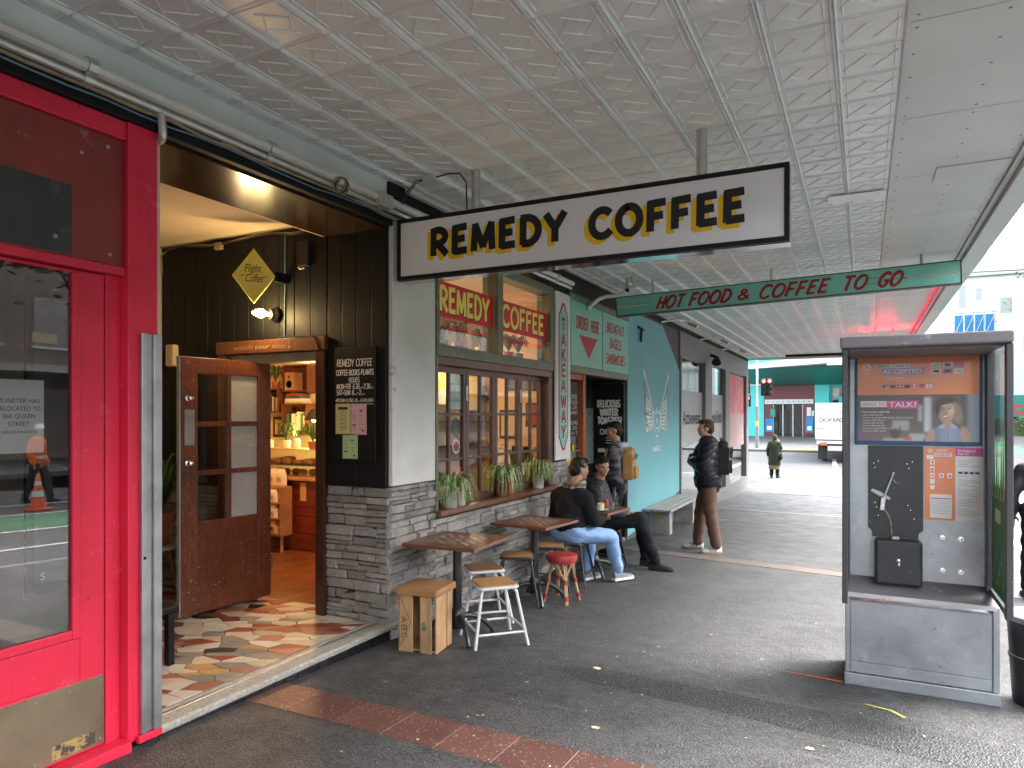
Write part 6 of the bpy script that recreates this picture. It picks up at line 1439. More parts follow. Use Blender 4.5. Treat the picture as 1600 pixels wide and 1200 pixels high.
for k, (a, b) in enumerate(cards):
    prn([(a,b,a+.052,b+.03)], ['pr_pale','pr_pale','pr_magenta','pr_pale','pr_purple','pr_pale'][k], 'card_mark', .0006); prn([(a+.010,b+.006,a+.042,b+.024)], ['pr_lightblue','pr_hair','pr_purple','pr_navy','pr_navy','pr_white'][k], 'card_mark', .0012)
T('VISA', cards[5][0]+.008, cards[5][1]+.008, .014, 'pr_navy', .036)
flags = ['pr_navy','pr_navy','pr_navy','pr_navy','pr_white','pr_hair','pr_white']
for k in range(7):
    a = .150+.041*k; prn([(a,.345,a+.032,.367)], flags[k], 'flag', .0006)
    if k == 4: prn([(a,.345,a+.009,.367),(a+.023,.345,a+.032,.367),(a+.012,.351,a+.020,.361)], 'pr_magenta', 'flag_mark', .0012)
    elif k == 5: prn([(a,.345,a+.032,.352)], 'pr_gold', 'flag_mark', .0012); prn([(a,.352,a+.032,.360)], 'pr_magenta', 'flag_mark', .0012)
    elif k == 6: mb = MB(); pl.poly(mb, [(a+.016+.006*math.cos(t*.524), .356+.006*math.sin(t*.524)) for t in range(12)], .0012); mb.build('flag_mark', 'pr_magenta', pf)
    elif k == 0: prn([(a+.014,.347+.006*q,a+.032,.350+.006*q) for q in range(3)]+[(a,.3455,a+.032,.3475)], 'pr_white', 'flag_mark', .0012)
    elif k == 2: prn([(a,.354,a+.032,.358),(a+.014,.345,a+.018,.367)], 'pr_white', 'flag_mark', .0012)
# the photograph on the poster, a soft print: blurred room and a smiling woman in a sleeveless blue shirt
def photo_print(w, h, nu=150, nv=66):
    def ss(e0, e1, x): t = max(0., min(1., (x-e0)/(e1-e0))); return t*t*(3-2*t)
    def mixc(c, d, k): return tuple(a_*(1-k)+b_*k for a_, b_ in zip(c, d))
    def ell(x, y, cx, cy, rx, ry, rot=0., soft=.18):
        dx, dy = x-cx, y-cy; X_, Y_ = dx*math.cos(rot)+dy*math.sin(rot), -dx*math.sin(rot)+dy*math.cos(rot); r = math.hypot(X_/rx, Y_/ry); return 1-ss(1-soft, 1+soft, r)
    def boxm(x, y, x0, y0, x1, y1, s_=.008): return ss(x0-s_, x0+s_, x)*(1-ss(x1-s_, x1+s_, x))*ss(y0-s_, y0+s_, y)*(1-ss(y1-s_, y1+s_, y))
    vs, cs, fs = [], [], []
    rg = random.Random(3)
    for j in range(nv+1):
        for i in range(nu+1):
            x, y = w*i/nu, h*j/nv
            c = mixc((.15,.115,.10), (.065,.055,.052), ss(0, h, y)); c = mixc(c, (.17,.10,.17), (1-ss(0,.20,x))*(1-ss(0,.13,y))*.8)
            for (x0,y0,x1,y1,k) in ((.385,.06,.425,.285,.85),(.352,.13,.372,.235,.6),(.205,.07,.30,.135,.45),(.300,.015,.39,.05,.55),(.15,.0,.38,.018,.5)): c = mixc(c, (.58,.60,.62), boxm(x,y,x0,y0,x1,y1,.012)*k)
            c = mixc(c, (.30,.34,.38), ss(.60,.645,x)*.9); c = mixc(c, (.10,.10,.11), boxm(x,y,.425,.0,.60,.30,.03)*.6)
            c = mixc(c, (.50,.06,.06), boxm(x,y,.27,.006,.315,.03,.006)*.8); c = mixc(c, (.045,.04,.045), max(ell(x,y,.22,.05,.03,.035,0,.3), boxm(x,y,.243,.05,.255,.095,.004))*.8)
            c = mixc(c, (.04,.027,.02), ell(x,y,.512,.212,.066,.078,.15)); c = mixc(c, (.30,.23,.17), ell(x,y,.560,.185,.034,.072,.25,.35)*.85)
            c = mixc(c, (.36,.22,.15), boxm(x,y,.487,.05,.540,.15,.008))                                   # neck
            sh = ss(.44,.56,x)
            c = mixc(c, mixc((.50,.33,.235),(.30,.185,.125),1-sh), ell(x,y,.507,.186,.043,.063,-.22,.10))   # face
            c = mixc(c, (.68,.50,.38), ell(x,y,.528,.192,.016,.026,-.2,.9)*.55); c = mixc(c, (.62,.45,.34), ell(x,y,.508,.232,.026,.013,-.2,.9)*.5)
            c = mixc(c, (.26,.15,.10), ell(x,y,.507,.186,.006,.020,-.2,.8)*.5); c = mixc(c, (.25,.14,.10), ell(x,y,.505,.178,.010,.005,-.2,.7)*.6)
            for (ex, ey) in ((.488,.204),(.523,.211)): c = mixc(c, (.06,.04,.03), ell(x,y,ex,ey,.010,.0035,.18,.5)); c = mixc(c, (.10,.065,.045), ell(x,y,ex-.001,ey+.013,.013,.0026,.22,.6)*.8)
            c = mixc(c, (.24,.07,.06), ell(x,y,.502,.1585,.021,.0085,.18,.35)); c = mixc(c, (.74,.70,.66), ell(x,y,.502,.1605,.017,.0045,.18,.35))
            c = mixc(c, (.05,.033,.024), ell(x,y,.498,.258,.052,.022,.18,.35)*.95); c = mixc(c, (.04,.027,.02), ell(x,y,.462,.215,.014,.045,-.1,.4)*.9)
            body = ell(x,y,.51,-.02,.105,.135,0,.06); c = mixc(c, mixc((.27,.31,.43),(.17,.195,.28),ss(.0,.1,abs(x-.53))), body)
            c = mixc(c, (.42,.26,.18), ell(x,y,.418,.02,.024,.065,-.15,.25)*.95); c = mixc(c, (.46,.30,.21), ell(x,y,.610,.03,.026,.07,.2,.25)*.95)
            c = mixc(c, (.42,.26,.18), ell(x,y,.512,.112,.022,.028,0,.25)); c = mixc(c, (.36,.41,.55), max(ell(x,y,.485,.098,.020,.010,.7,.4), ell(x,y,.545,.100,.022,.010,-.7,.4)))
            c = mixc(c, (.12,.14,.20), boxm(x,y,.513,.0,.516,.085,.0015)*.7)
            g_ = 1+rg.uniform(-.05,.05); vs.append(pl.p(x, y, .0003)); cs.append((c[0]*g_, c[1]*g_, c[2]*g_))
    N = nu+1
    for j in range(nv):
        for i in range(nu): a_ = j*N+i; fs.append((a_, a_+1, a_+1+N, a_+N))
    mb = MB().add(vs, fs); o = mb.build('photo_print', photo_mat(), pf, smooth='all')
    at = o.data.color_attributes.new('print', 'FLOAT_COLOR', 'POINT'); at.data.foreach_set('color', [q for c in cs for q in (*c, 1.)])
def photo_mat():
    m, nt, b, out = _nt('photo_print'); at = nt.nodes.new('ShaderNodeAttribute'); at.attribute_name = 'print'
    nt.links.new(at.outputs['Color'], b.inputs['Base Color']); b.inputs['Roughness'].default_value = .35; b.inputs['Coat Weight'].default_value = .3; MATS['photo_print'] = m; return m
photo_print(PW, .3015)
# phone plate, coin box, notices
ph = thing('phone_unit', 'black backplate with bare handset bracket and coin box', 'payphone', (3.43,5.26,.56))
MB().prism([(3.275,5.268,.905),(3.30,5.268,.88),(3.30,5.268,.845),(3.565,5.268,.845),(3.565,5.268,.875),(3.592,5.268,.90),(3.592,5.268,1.446),(3.275,5.268,1.446)], (0,-.016,0)).build('backplate', 'phone_black', ph, bevel=.002)
MB().box(3.312, 5.135, .553, 3.582, 5.267, .842).build('coin_box', 'phone_black', ph, bevel=.018)
def stud(x, y, z, r, m='chrome'): MB().lathe([(r,0),(r,.004),(r*.6,.008),(0,.008)], (0,0,0), 12, 0, Matrix.Translation((x,y,z)) @ Matrix.Rotation(R(90),4,'X')).build('stud', m, ph, smooth=True)
stud(3.447, 5.134, .715, .013); stud(3.449, 5.134, .690, .010)
for (x, z) in ((3.308,1.33),(3.335,1.345),(3.315,1.30),(3.50,1.33),(3.53,1.345),(3.51,1.30),(3.315,1.07),(3.325,1.04),(3.505,1.06),(3.52,1.03),(3.335,.985),(3.54,.975)): stud(x, 5.252, z, .006)
MB().bar((3.425,5.238,1.275),(3.365,5.236,1.10),.020,.012).bar((3.365,5.236,1.105),(3.355,5.236,1.02),.030,.012).build('cradle_bracket', 'shelf_edge', ph, bevel=.005)
MB().tube([(3.42,5.24,1.225),(3.435,5.236,1.205),(3.455,5.236,1.205),(3.458,5.238,1.215)], .004, 6).build('hook', 'chrome', ph, smooth=True)
for k in range(2): MB().tube([(3.365+.006*k,5.238,1.03),(3.39+.008*k,5.232,.99),(3.41-.006*k,5.236,.94),(3.408+.005*k,5.24,.89),(3.412,5.244,.85)], .0028, 6).build('wire', 'cable_tan', ph, smooth=True)
B('connector', 3.415, 5.20, .843, 3.455, 5.225, .856, 'white_pipe', ph); mb = MB(); pl2 = Plane((0,5.252,0),(1,0,0),(0,0,1),.001); pl2.poly(mb, [(3.29,1.145),(3.34,1.115),(3.40,1.09),(3.405,1.105),(3.35,1.14),(3.30,1.16)]); mb.build('scrape', 'kiosk_steel', ph)
pl = Plane((3.600, 5.266, .975), (1,0,0), (0,0,1), .001); ins = thing('phone_notice', 'orange and white how-to notice beside the black phone plate', 'notice', (3.75,5.26,.975)); B('sheet', 3.600, 5.262, .975, 3.768, 5.2655, 1.440, 'poster_orange', ins); B('sheet', 3.769, 5.262, .975, 3.918, 5.2655, 1.440, 'pr_white', ins)
pl = Plane((3.600, 5.262, .975), (1,0,0), (0,0,1), .0006); pf = ins; pf_save = pf
prn([(.169,.412,.318,.465)], 'pr_magenta', 'band', .0003); prn([(.055,.405,.150,.432),(.012,.39,.05,.415),(.03,.012,.150,.165)]+[(.03,.355-.042*k,.056,.385-.042*k) for k in range(3)]+[(.03,.195-.0*k,.056,.222) for k in range(1)]+[(.03,.232,.056,.262),(.08,.271,.106,.301),(.125,.271,.151,.301)], 'pr_white', 'pictogram', .0003)
T('HOW', .062, .438, .018, 'pr_white', .06); T('TO USE THIS', .058, .420, .010, 'pr_magenta', .085); T('PAYPHONE', .062, .408, .010, 'pr_magenta', .078); T('Emergency?', .182, .440, .016, 'pr_white', .095); T('Dial 111', .182, .420, .016, 'pr_white', .06); prn([(.034,.135,.146,.142)], 'pr_magenta', 'line', .0007)
star_mb = MB()
for k in range(8):
    a = R(45*k+10); L, Rr = ribbon([(.032+.004*math.cos(a), .442+.004*math.sin(a)), (.032+.015*math.cos(a), .442+.015*math.sin(a))], .0025, .005); star_mb.add([pl.p(q.x,q.y,.0008) for q in Rr]+[pl.p(q.x,q.y,.0008) for q in L], [(0,1,3,2)])
star_mb.build('star_mark', 'pr_white', ins)
rg = random.Random(9); prn([(.182, .385-.0125*k, .182+rg.uniform(.05,.125), .385-.0125*k+.004) for k in range(30) if k % 5 != 4 and not 4 < k < 8]+[(.062, .37-.042*k, .14, .373-.042*k) for k in range(2)]+[(.062,.245,.10,.248),(.062,.205,.14,.208)]+[(.036,.12-.013*k,.14,.124-.013*k) for k in range(7)], 'pr_lightblue', 'fine_print', .0009)
prn([(.185+.030*k,.300,.208+.030*k,.314) for k in range(4)], 'pr_navy', 'card_mark', .0008); prn([(.038,.363,.050,.377),(.040,.279,.048,.293),(.088,.279,.098,.293),(.133,.277,.147,.291),(.036,.318,.05,.33)], 'pr_magenta', 'pictogram_ink', .0008)
for (x, z) in ((3.70,.865),(3.80,.862),(3.70,.655),(3.80,.652)):
    MB().lathe([(.017,0),(.017,.003),(.009,.003),(.009,.007),(0,.008)], (0,0,0), 14, 0, Matrix.Translation((x,5.269,z)) @ Matrix.Rotation(R(90),4,'X')).build('bolt', 'chrome', ky, smooth=True)
# litter bin behind the kiosk
tbn = thing('litter_bin', 'black tapered litter bin beside the payphone kiosk', 'bin', (4.21,5.25,kz)); worn_paint('bin_black', (.014,.014,.015), (.025,.025,.027), wear=(.08,.08,.08), amount=.68, rough=.45, scale=7)
MB().lathe([(.145,.0),(.15,.01),(.165,.27),(.172,.275),(.172,.29),(.166,.295),(.178,.50)], (4.215,5.25,kz), 28).build('body', 'bin_black', tbn, smooth=True); MB().lathe([(.178,.50),(.190,.505),(.190,.535),(.17,.545),(0,.55)], (4.215,5.25,kz), 28).build('rim', 'kiosk_grey', tbn, smooth=True); mb = MB().box(4.19,5.068,kz+.40,4.235,5.078,kz+.47); mb.build('label', 'paper', tbn)
# ================================================================== people
def capsule(mb, p0, r0, p1, r1, n=12):
    p0, p1 = Vector(p0), Vector(p1); d = p1-p0; L = d.length
    if L < 1e-6: d = Vector((0,0,1))
    d.normalize(); pts, rs = [], []
    for i in range(5): a = -math.pi/2+math.pi/2*i/4; pts.append(p0+d*(r0*math.sin(a))); rs.append(max(1e-3, r0*math.cos(a)))
    for i in range(5): a = math.pi/2*i/4; pts.append(p1+d*(r1*math.sin(a))); rs.append(max(1e-3, r1*math.cos(a)))
    # constant frame along a straight axis
    u = Vector((0,0,1)) if abs(d.z) < .9 else Vector((1,0,0)); u = (u-d*u.dot(d)).normalized(); w = d.cross(u); k = len(mb.v)
    for p, r in zip(pts, rs):
        for j in range(n): a = 2*math.pi*j/n; mb.v.append(tuple(p+u*(r*math.cos(a))+w*(r*math.sin(a))))
    for i in range(len(pts)-1):
        for j in range(n): a, b = k+i*n+j, k+i*n+(j+1) % n; mb.f.append((a, b, b+n, a+n)); mb.mi.append(0)
    mb.f.append(tuple(k+j for j in reversed(range(n)))); mb.f.append(tuple(k+(len(pts)-1)*n+j for j in range(n))); mb.mi += [0, 0]
def chain(mb, pts, rs):
    for i in range(len(pts)-1): capsule(mb, pts[i], rs[i], pts[i+1], rs[i+1])
def fuse(mb, name, mats, parent, voxel=.012, smooth=4, disp=None):
    """one continuous surface from overlapping volumes"""
    me = mb.mesh('v'); o = bpy.data.objects.new('v', me)
    r = o.modifiers.new('r', 'REMESH'); r.mode = 'VOXEL'; r.voxel_size = voxel
    if smooth: s = o.modifiers.new('s', 'SMOOTH'); s.factor = .5; s.iterations = smooth
    dg = bench(o); res = bpy.data.meshes.new_from_object(o.evaluated_get(dg))
    bpy.data.objects.remove(o); bpy.data.meshes.remove(me); res.name = name; res.materials.clear()
    if disp:
        n = len(res.vertices); co = [0.]*(n*3); no = [0.]*(n*3)
        res.vertices.foreach_get('co', co); res.vertices.foreach_get('normal', no)
        for i in range(0, n*3, 3):
            d = disp(Vector((co[i], co[i+1], co[i+2])))
            co[i] += no[i]*d; co[i+1] += no[i+1]*d; co[i+2] += no[i+2]*d
        res.vertices.foreach_set('co', co); res.update()
    return mesh_obj(name, res, mats, parent, world=False, smooth='all')
for n, c in (('skin_tan',(.36,.19,.115)),('skin_light',(.50,.30,.21)),('skin_brown',(.17,.085,.05))): mat(n, c, rough=.5, var=.12, vscale=20)
for n, c, r_ in (('hair_black',(.012,.010,.009),.5),('hair_brown',(.06,.03,.016),.6),('wool_black',(.011,.011,.013),.9),('cloth_black',(.012,.012,.015),.85),('puffer_black',(.016,.017,.024),.48),('puffer_grey',(.030,.031,.035),.5),('coat_green',(.022,.030,.018),.85),('skirt_khaki',(.15,.12,.06),.8),('bag_black',(.014,.014,.015),.6),('pack_tan',(.38,.23,.085),.7),('hood_grey',(.36,.37,.40),.85),('shoe_grey',(.17,.185,.215),.75),('shoe_white',(.70,.71,.72),.55),('shoe_black',(.016,.016,.018),.6),('sole_white',(.66,.64,.60),.6),('sole_gum',(.42,.29,.18),.6),('sock_blue',(.05,.07,.22),.8),('hivis',(.85,.18,.03),.7),('helmet_white',(.75,.75,.74),.4),('trouser_dark',(.03,.03,.035),.85),('tee_pink',(.30,.10,.10),.8)): mat(n, c, rough=r_, var=.25, vscale=14, bump=.15, bscale=180, spec=.2)
def cloth_mat(name, c1, c2, st, sc):
    m, nt, b, out = _nt(name); v = _coord(nt, st); col = _mix(nt, _ramp(nt, _noise(nt, v, sc, 6, .65), .3, .7), c1, c2)
    nt.links.new(col, b.inputs['Base Color']); b.inputs['Roughness'].default_value = .85; _bump(nt, b, _noise(nt, _coord(nt), 300, 2), .2, .002); MATS[name] = m
cloth_mat('denim', (.16,.28,.50), (.26,.39,.60), (1,1,1), 9); cloth_mat('cord_brown', (.105,.058,.035), (.075,.04,.024), (40,40,2), 2)
def plaid_mat(name, c1, c2, c3, s):
    m, nt, b, out = _nt(name); v = _coord(nt); w1 = _n(nt, 'ShaderNodeTexWave', Scale=s); w1.bands_direction = 'Z'; w2 = _n(nt, 'ShaderNodeTexWave', Scale=s); w2.bands_direction = 'DIAGONAL' if False else 'X'
    nt.links.new(v, w1.inputs['Vector']); nt.links.new(v, w2.inputs['Vector']); col = _mix(nt, _ramp(nt, w1.outputs['Fac'], .55, .65), c1, c2); col = _mix(nt, _mix(nt, 1., _ramp(nt, w2.outputs['Fac'], .55, .65), (.6,)*3, 'MULTIPLY'), col, c3)
    nt.links.new(col, b.inputs['Base Color']); b.inputs['Roughness'].default_value = .9; MATS[name] = m
plaid_mat('plaid_dark', (.018,.018,.022), (.085,.085,.095), (.14,.135,.14), 3.2); plaid_mat('scarf_plaid', (.10,.085,.07), (.32,.27,.20), (.015,.014,.013), 5)

def head_prims(mb, c, yaw=0., pitch=0., s=1.):
    """head centred at c, looking along +Y turned by yaw (left +) and pitch (down -)"""
    M_ = Matrix.Translation(c) @ Matrix.Rotation(yaw, 4, 'Z') @ Matrix.Rotation(pitch, 4, 'X') @ Matrix.Scale(s, 4)
    E = lambda ce, r: mb.ell(ce, r, 16, 11, 0, M_)
    E((0,-.012,.030), (.076,.095,.088)); E((0,.022,-.030), (.062,.070,.075)); E((0,.052,-.082), (.036,.032,.028)); E((0,.070,-.040), (.040,.024,.035))
    E((0,.078,.022), (.050,.016,.014)); E((0,.094,-.012), (.011,.016,.020)); E((0,.101,-.020), (.014,.013,.010)); E((0,.082,-.056), (.022,.014,.006)); E((0,.081,-.065), (.019,.013,.006))
    for q in (-1, 1): E((q*.076,-.012,-.008), (.010,.022,.033)); E((q*.040,.058,-.022), (.026,.022,.022))
    return M_
mat('eye_white', (.32,.29,.27), rough=.4)
def eyes(parent, M_, name='eye'):
    for q in (-1, 1):
        o = MB().ell((q*.030,.072,.004), (.0125,.0095,.0055), 10, 7, 0, M_).build(name, 'eye_white', parent, world=False, smooth='all'); MB().ell((q*.030,.0795,.004), (.0055,.0030,.0050), 8, 6, 0, M_).build('iris', 'hair_black', o, world=False, smooth='all')
        MB().ell((q*.031,.0850,.024), (.017,.006,.0035), 8, 6, 0, M_).build('eyebrow', 'hair_black', parent, world=False, smooth='all')
def hand_prims(mb, w, d, up, side=1, curl=.6):
    """palm from wrist w along d; up = back of hand; five separate bent fingers"""
    d = Vector(d).normalized(); up = Vector(up); up = (up-d*up.dot(d)).normalized(); s_ = d.cross(up)*side; w = Vector(w)
    for k in (-1.2,-.4,.4,1.2): capsule(mb, w+s_*.010*k, .016, w+d*.075+s_*.019*k, .0125)
    for k, L in ((-1.5,.062),(-.5,.074),(.5,.078),(1.5,.070)):
        b = w+d*.083+s_*.0185*k*1.0; m_ = b+(d*math.cos(curl*.5)-up*math.sin(curl*.5))*L*.5; e = m_+(d*math.cos(curl*1.3)-up*math.sin(curl*1.3))*L*.48; capsule(mb, b, .0095, m_, .0088, 8); capsule(mb, m_, .0088, e, .0075, 8)
    t0 = w+d*.022+s_*.026; t1 = t0+(d*.6+s_*.65-up*.25)*.045; t2 = t1+(d*.9+s_*.1-up*.3)*.032; capsule(mb, t0, .0135, t1, .011, 8); capsule(mb, t1, .011, t2, .009, 8)
def shoe(parent, ankle, yaw, m, ms, L=.285, stripes=None, pitch=0.):
    """trainer: upper over a moulded sole, toe along +Y turned by yaw"""
    M_ = Matrix.Translation(ankle) @ Matrix.Rotation(yaw, 4, 'Z') @ Matrix.Rotation(pitch, 4, 'X')
    st = [(-.075,.022,.075),(-.070,.034,.090),(-.03,.038,.096),(.03,.040,.085),(.08,.044,.066),(.13,.047,.055),(.17,.043,.047),(.195,.032,.038),(.207,.016,.026)]
    def loft(z0f, z1f, k, nm, mm, par):
        vs = []; fs = []; n = 10
        for (y, w, h) in st:
            for j in range(n+1): a = math.pi*j/n; zb_ = z0f(y); zt_ = z1f(h); vs.append((w*k*math.cos(a)*(1 if abs(math.cos(a)) < .99 else 1), y*k, zb_+(zt_-zb_)*math.sin(a)**.75))
        N = n+1
        for i in range(len(st)-1):
            for j in range(n): a = i*N+j; fs.append((a, a+1, a+1+N, a+N))
            fs.append((i*N, i*N+N, i*N+N+n, i*N+n))
        fs += [tuple(range(N)), tuple(reversed(range((len(st)-1)*N, len(st)*N)))]
        return MB().add(vs, fs, 0, M_).build(nm, mm, par, world=False, smooth=True)
    t = loft(lambda y: -.062, lambda h: h-.078, 1., 'shoe', m, parent)
    so = MB(); pts = [(w*1.08, y*1.03) for y, w, h in st]; poly = [(x, y, -.084) for x, y in pts]+[(-x, y, -.084) for x, y in reversed(pts)]
    so.add([tuple(M_ @ Vector(p)) for p in poly]+[tuple(M_ @ Vector((p[0]*.98,p[1],-.054))) for p in poly], [tuple(reversed(range(len(poly)))), tuple(range(len(poly), 2*len(poly)))]+[(i, (i+1) % len(poly), len(poly)+(i+1) % len(poly), len(poly)+i) for i in range(len(poly))]); so.build('sole', ms, t, world=False, bevel=.004)
    lc = MB()
    for k in range(4): y = .045+.022*k; lc.add([tuple(M_ @ Vector(p)) for p in ((-.016,y,.012-.011*k),(.016,y+.004,.012-.011*k),(.016,y+.010,.009-.011*k),(-.016,y+.006,.009-.011*k))], [(0,1,2,3)])
    lc.build('laces', ms if m != 'shoe_white' else 'sole_white', t, world=False)
    if stripes:
        s2 = MB()
        for q in (-1, 1):
            for k in range(3): y = .0+.034*k; s2.add([tuple(M_ @ Vector((q*x_, yy_, z_))) for x_, yy_, z_ in ((.0445,y,-.052),(.0455,y+.014,-.052),(.036,y+.040,-.008),(.036,y+.026,-.006))], [(0,1,2,3)])
        s2.build('stripes', stripes, t, world=False)
    return t
def hair_cap(parent, M_, m, full=1., voxel=.012, long=0.):
    mb = MB(); mb.ell((0,-.022,.045), (.083,.095,.085), 16, 11, 0, M_); mb.ell((0,-.055,-.005), (.078,.062,.085), 14, 10, 0, M_); mb.ell((0,.045,.095), (.060,.045,.030), 12, 8, 0, M_)
    if long: mb.ell((0,-.05,-.055), (.085,.055,.09*long), 14, 10, 0, M_); mb.ell((.066,-.01,-.03), (.028,.05,.085*long), 12, 8, 0, M_); mb.ell((-.066,-.01,-.03), (.028,.05,.085*long), 12, 8, 0, M_)
    rg = random.Random(5); ph = [rg.uniform(0,6) for _ in range(3)]
    return fuse(mb, 'hair', m, parent, voxel, 2, lambda p: .004*math.sin(p.x*170+ph[0]+p.z*60)+.003*math.sin(p.y*210+ph[1]))
def wrinkle(a=.004, f=38):
    return lambda p: a*1.5*(math.sin(p.z*f+3*math.sin(p.x*9)+p.y*14)*.5+math.sin(p.x*f*.8+p.z*f*.5+1.3+2*math.sin(p.z*11))*.35+abs(math.sin(p.z*f*1.9+p.x*21+2.5*math.sin(p.y*17)))*.45-.2)
def puff(a=.013, step=.085):
    return lambda p: a*(abs(math.sin(math.pi*(p.z+.25*p.x+.05*math.sin(p.y*12))/step))**.55-.55)+.003*math.sin(p.x*40+p.z*33)

# --- man in black jacket and blue jeans, seated with his back to us
p = thing('person', 'seated person in black jacket, plaid scarf and light blue jeans', 'person', (.44, 6.98, gz(6.98)), R(-12), 'people at the cafe')
hc = Vector((.03,.16,1.225)); mb = MB(); M_ = head_prims(mb, hc, R(-28), R(-6)); capsule(mb, (0,.06,.98), .062, (.02,.13,1.14), .056); chain(mb, [(0,0,.52),(0,.02,.75),(0,.05,.96)], [.11,.11,.10])
wl_, wr_ = Vector((.02,.40,.70)), Vector((.19,.42,.70))
for s_, w_ in ((-1, wl_), (1, wr_)): chain(mb, [(s_*.17,.05,.93),(s_*.24,.12,.70),w_], [.045,.038,.028]); hand_prims(mb, w_, (.25-.5*(s_ > 0),.8,-.1), (0,0,1), -s_, .7)
fuse(mb, 'body', 'skin_tan', p, .0085, 3); eyes(p, M_); hair_cap(p, M_, 'hair_black')
mb = MB(); chain(mb, [(0,-.02,.65),(0,.0,.74),(0,.03,.85),(0,.05,.96)], [.150,.158,.165,.125]); chain(mb, [(-.10,.04,.93),(.10,.04,.93)], [.125,.125]); chain(mb, [(-.05,-.01,.66),(.05,-.01,.66)], [.145,.145])
for s_, w_ in ((-1, wl_), (1, wr_)): chain(mb, [(s_*.17,.05,.93),(s_*.245,.10,.70),(s_*.20+.02,.24,.68),w_-Vector((0,.03,0))], [.088,.075,.062,.046])
fuse(mb, 'jacket', 'wool_black', p, .014, 5, wrinkle(.005, 30))
mb = MB()
for k in range(10):
    a = 2*math.pi*k/10; b = 2*math.pi*(k+1)/10; capsule(mb, (.01+.085*math.cos(a), .085+.085*math.sin(a), 1.055+.018*math.sin(a)), .050, (.01+.085*math.cos(b), .085+.085*math.sin(b), 1.055+.018*math.sin(b)), .050, 8)
chain(mb, [(.07,.13,1.04),(.10,.17,.92),(.10,.18,.80)], [.036,.034,.030]); fuse(mb, 'scarf', 'scarf_plaid', p, .012, 3, wrinkle(.004, 60))
kr, fr_ = Vector((.27,.40,.49)), Vector((.30,.52,.085)); kl, fl_ = Vector((-.02,.44,.50)), Vector((.02,.34,.085))
mb = MB(); chain(mb, [(-.08,-.02,.575),(.08,-.02,.575)], [.130,.130]); chain(mb, [(.09,.05,.54),kr,(kr+fr_)/2,fr_+Vector((0,0,.035))], [.100,.084,.072,.058]); chain(mb, [(-.09,.05,.54),kl,(kl+fl_)/2,fl_+Vector((0,0,.035))], [.100,.084,.072,.058])
fuse(mb, 'jeans', 'denim', p, .012, 4, wrinkle(.005, 42))
shoe(p, fr_, R(-18), 'shoe_grey', 'sole_white'); shoe(p, fl_, R(-8), 'shoe_grey', 'sole_white')
# --- companion in dark puffer, legs stretched out to the street
p = thing('person', 'seated person in dark puffer jacket with black trousers stretched to the pavement', 'person', (.33, 8.20, gz(8.2)), R(-80), 'people at the cafe')
hc = Vector((.02,.06,1.22)); mb = MB(); M_ = head_prims(mb, hc, R(-55), R(-10)); capsule(mb, (0,0,.98), .062, (.01,.04,1.13), .055); chain(mb, [(0,-.02,.52),(0,-.02,.96)], [.11,.10])
wl_, wr_ = Vector((-.10,.36,.66)), Vector((.10,.37,.66))
for s_, w_ in ((-1, wl_), (1, wr_)): chain(mb, [(s_*.17,0,.93),(s_*.24,.10,.70),w_], [.045,.038,.028]); hand_prims(mb, w_, (-s_*.5,.8,-.1), (0,0,1), -s_, .7)
fuse(mb, 'body', 'skin_tan', p, .0095, 3); eyes(p, M_); hair_cap(p, M_, 'hair_black')
mb = MB(); chain(mb, [(0,-.04,.50),(0,-.03,.70),(0,-.01,.86),(0,0,.97)], [.165,.165,.165,.12]); chain(mb, [(-.10,0,.92),(.10,0,.92)], [.125,.125])
for s_, w_ in ((-1, wl_), (1, wr_)): chain(mb, [(s_*.17,0,.92),(s_*.25,.08,.70),w_-Vector((0,.04,0))], [.10,.085,.055])
fuse(mb, 'jacket', 'puffer_grey', p, .014, 3, puff(.011, .075))
kr, fr_ = Vector((.10,.52,.60)), Vector((.05,.70,.085)); kl, fl_ = Vector((-.12,.50,.58)), Vector((-.20,.56,.085))
mb = MB(); chain(mb, [(-.09,0,.53),(.09,0,.53)], [.135,.135]); chain(mb, [(.09,.02,.53),kr,(kr+fr_)/2,fr_+Vector((0,0,.035))], [.108,.088,.078,.062]); chain(mb, [(-.09,.02,.53),kl,(kl+fl_)/2,fl_+Vector((0,0,.035))], [.108,.088,.078,.062]); fuse(mb, 'trousers', 'cloth_black', p, .013, 4, wrinkle(.006, 34))
shoe(p, fr_, R(-6), 'shoe_black', 'shoe_black'); shoe(p, fl_, R(-2), 'shoe_black', 'shoe_black')
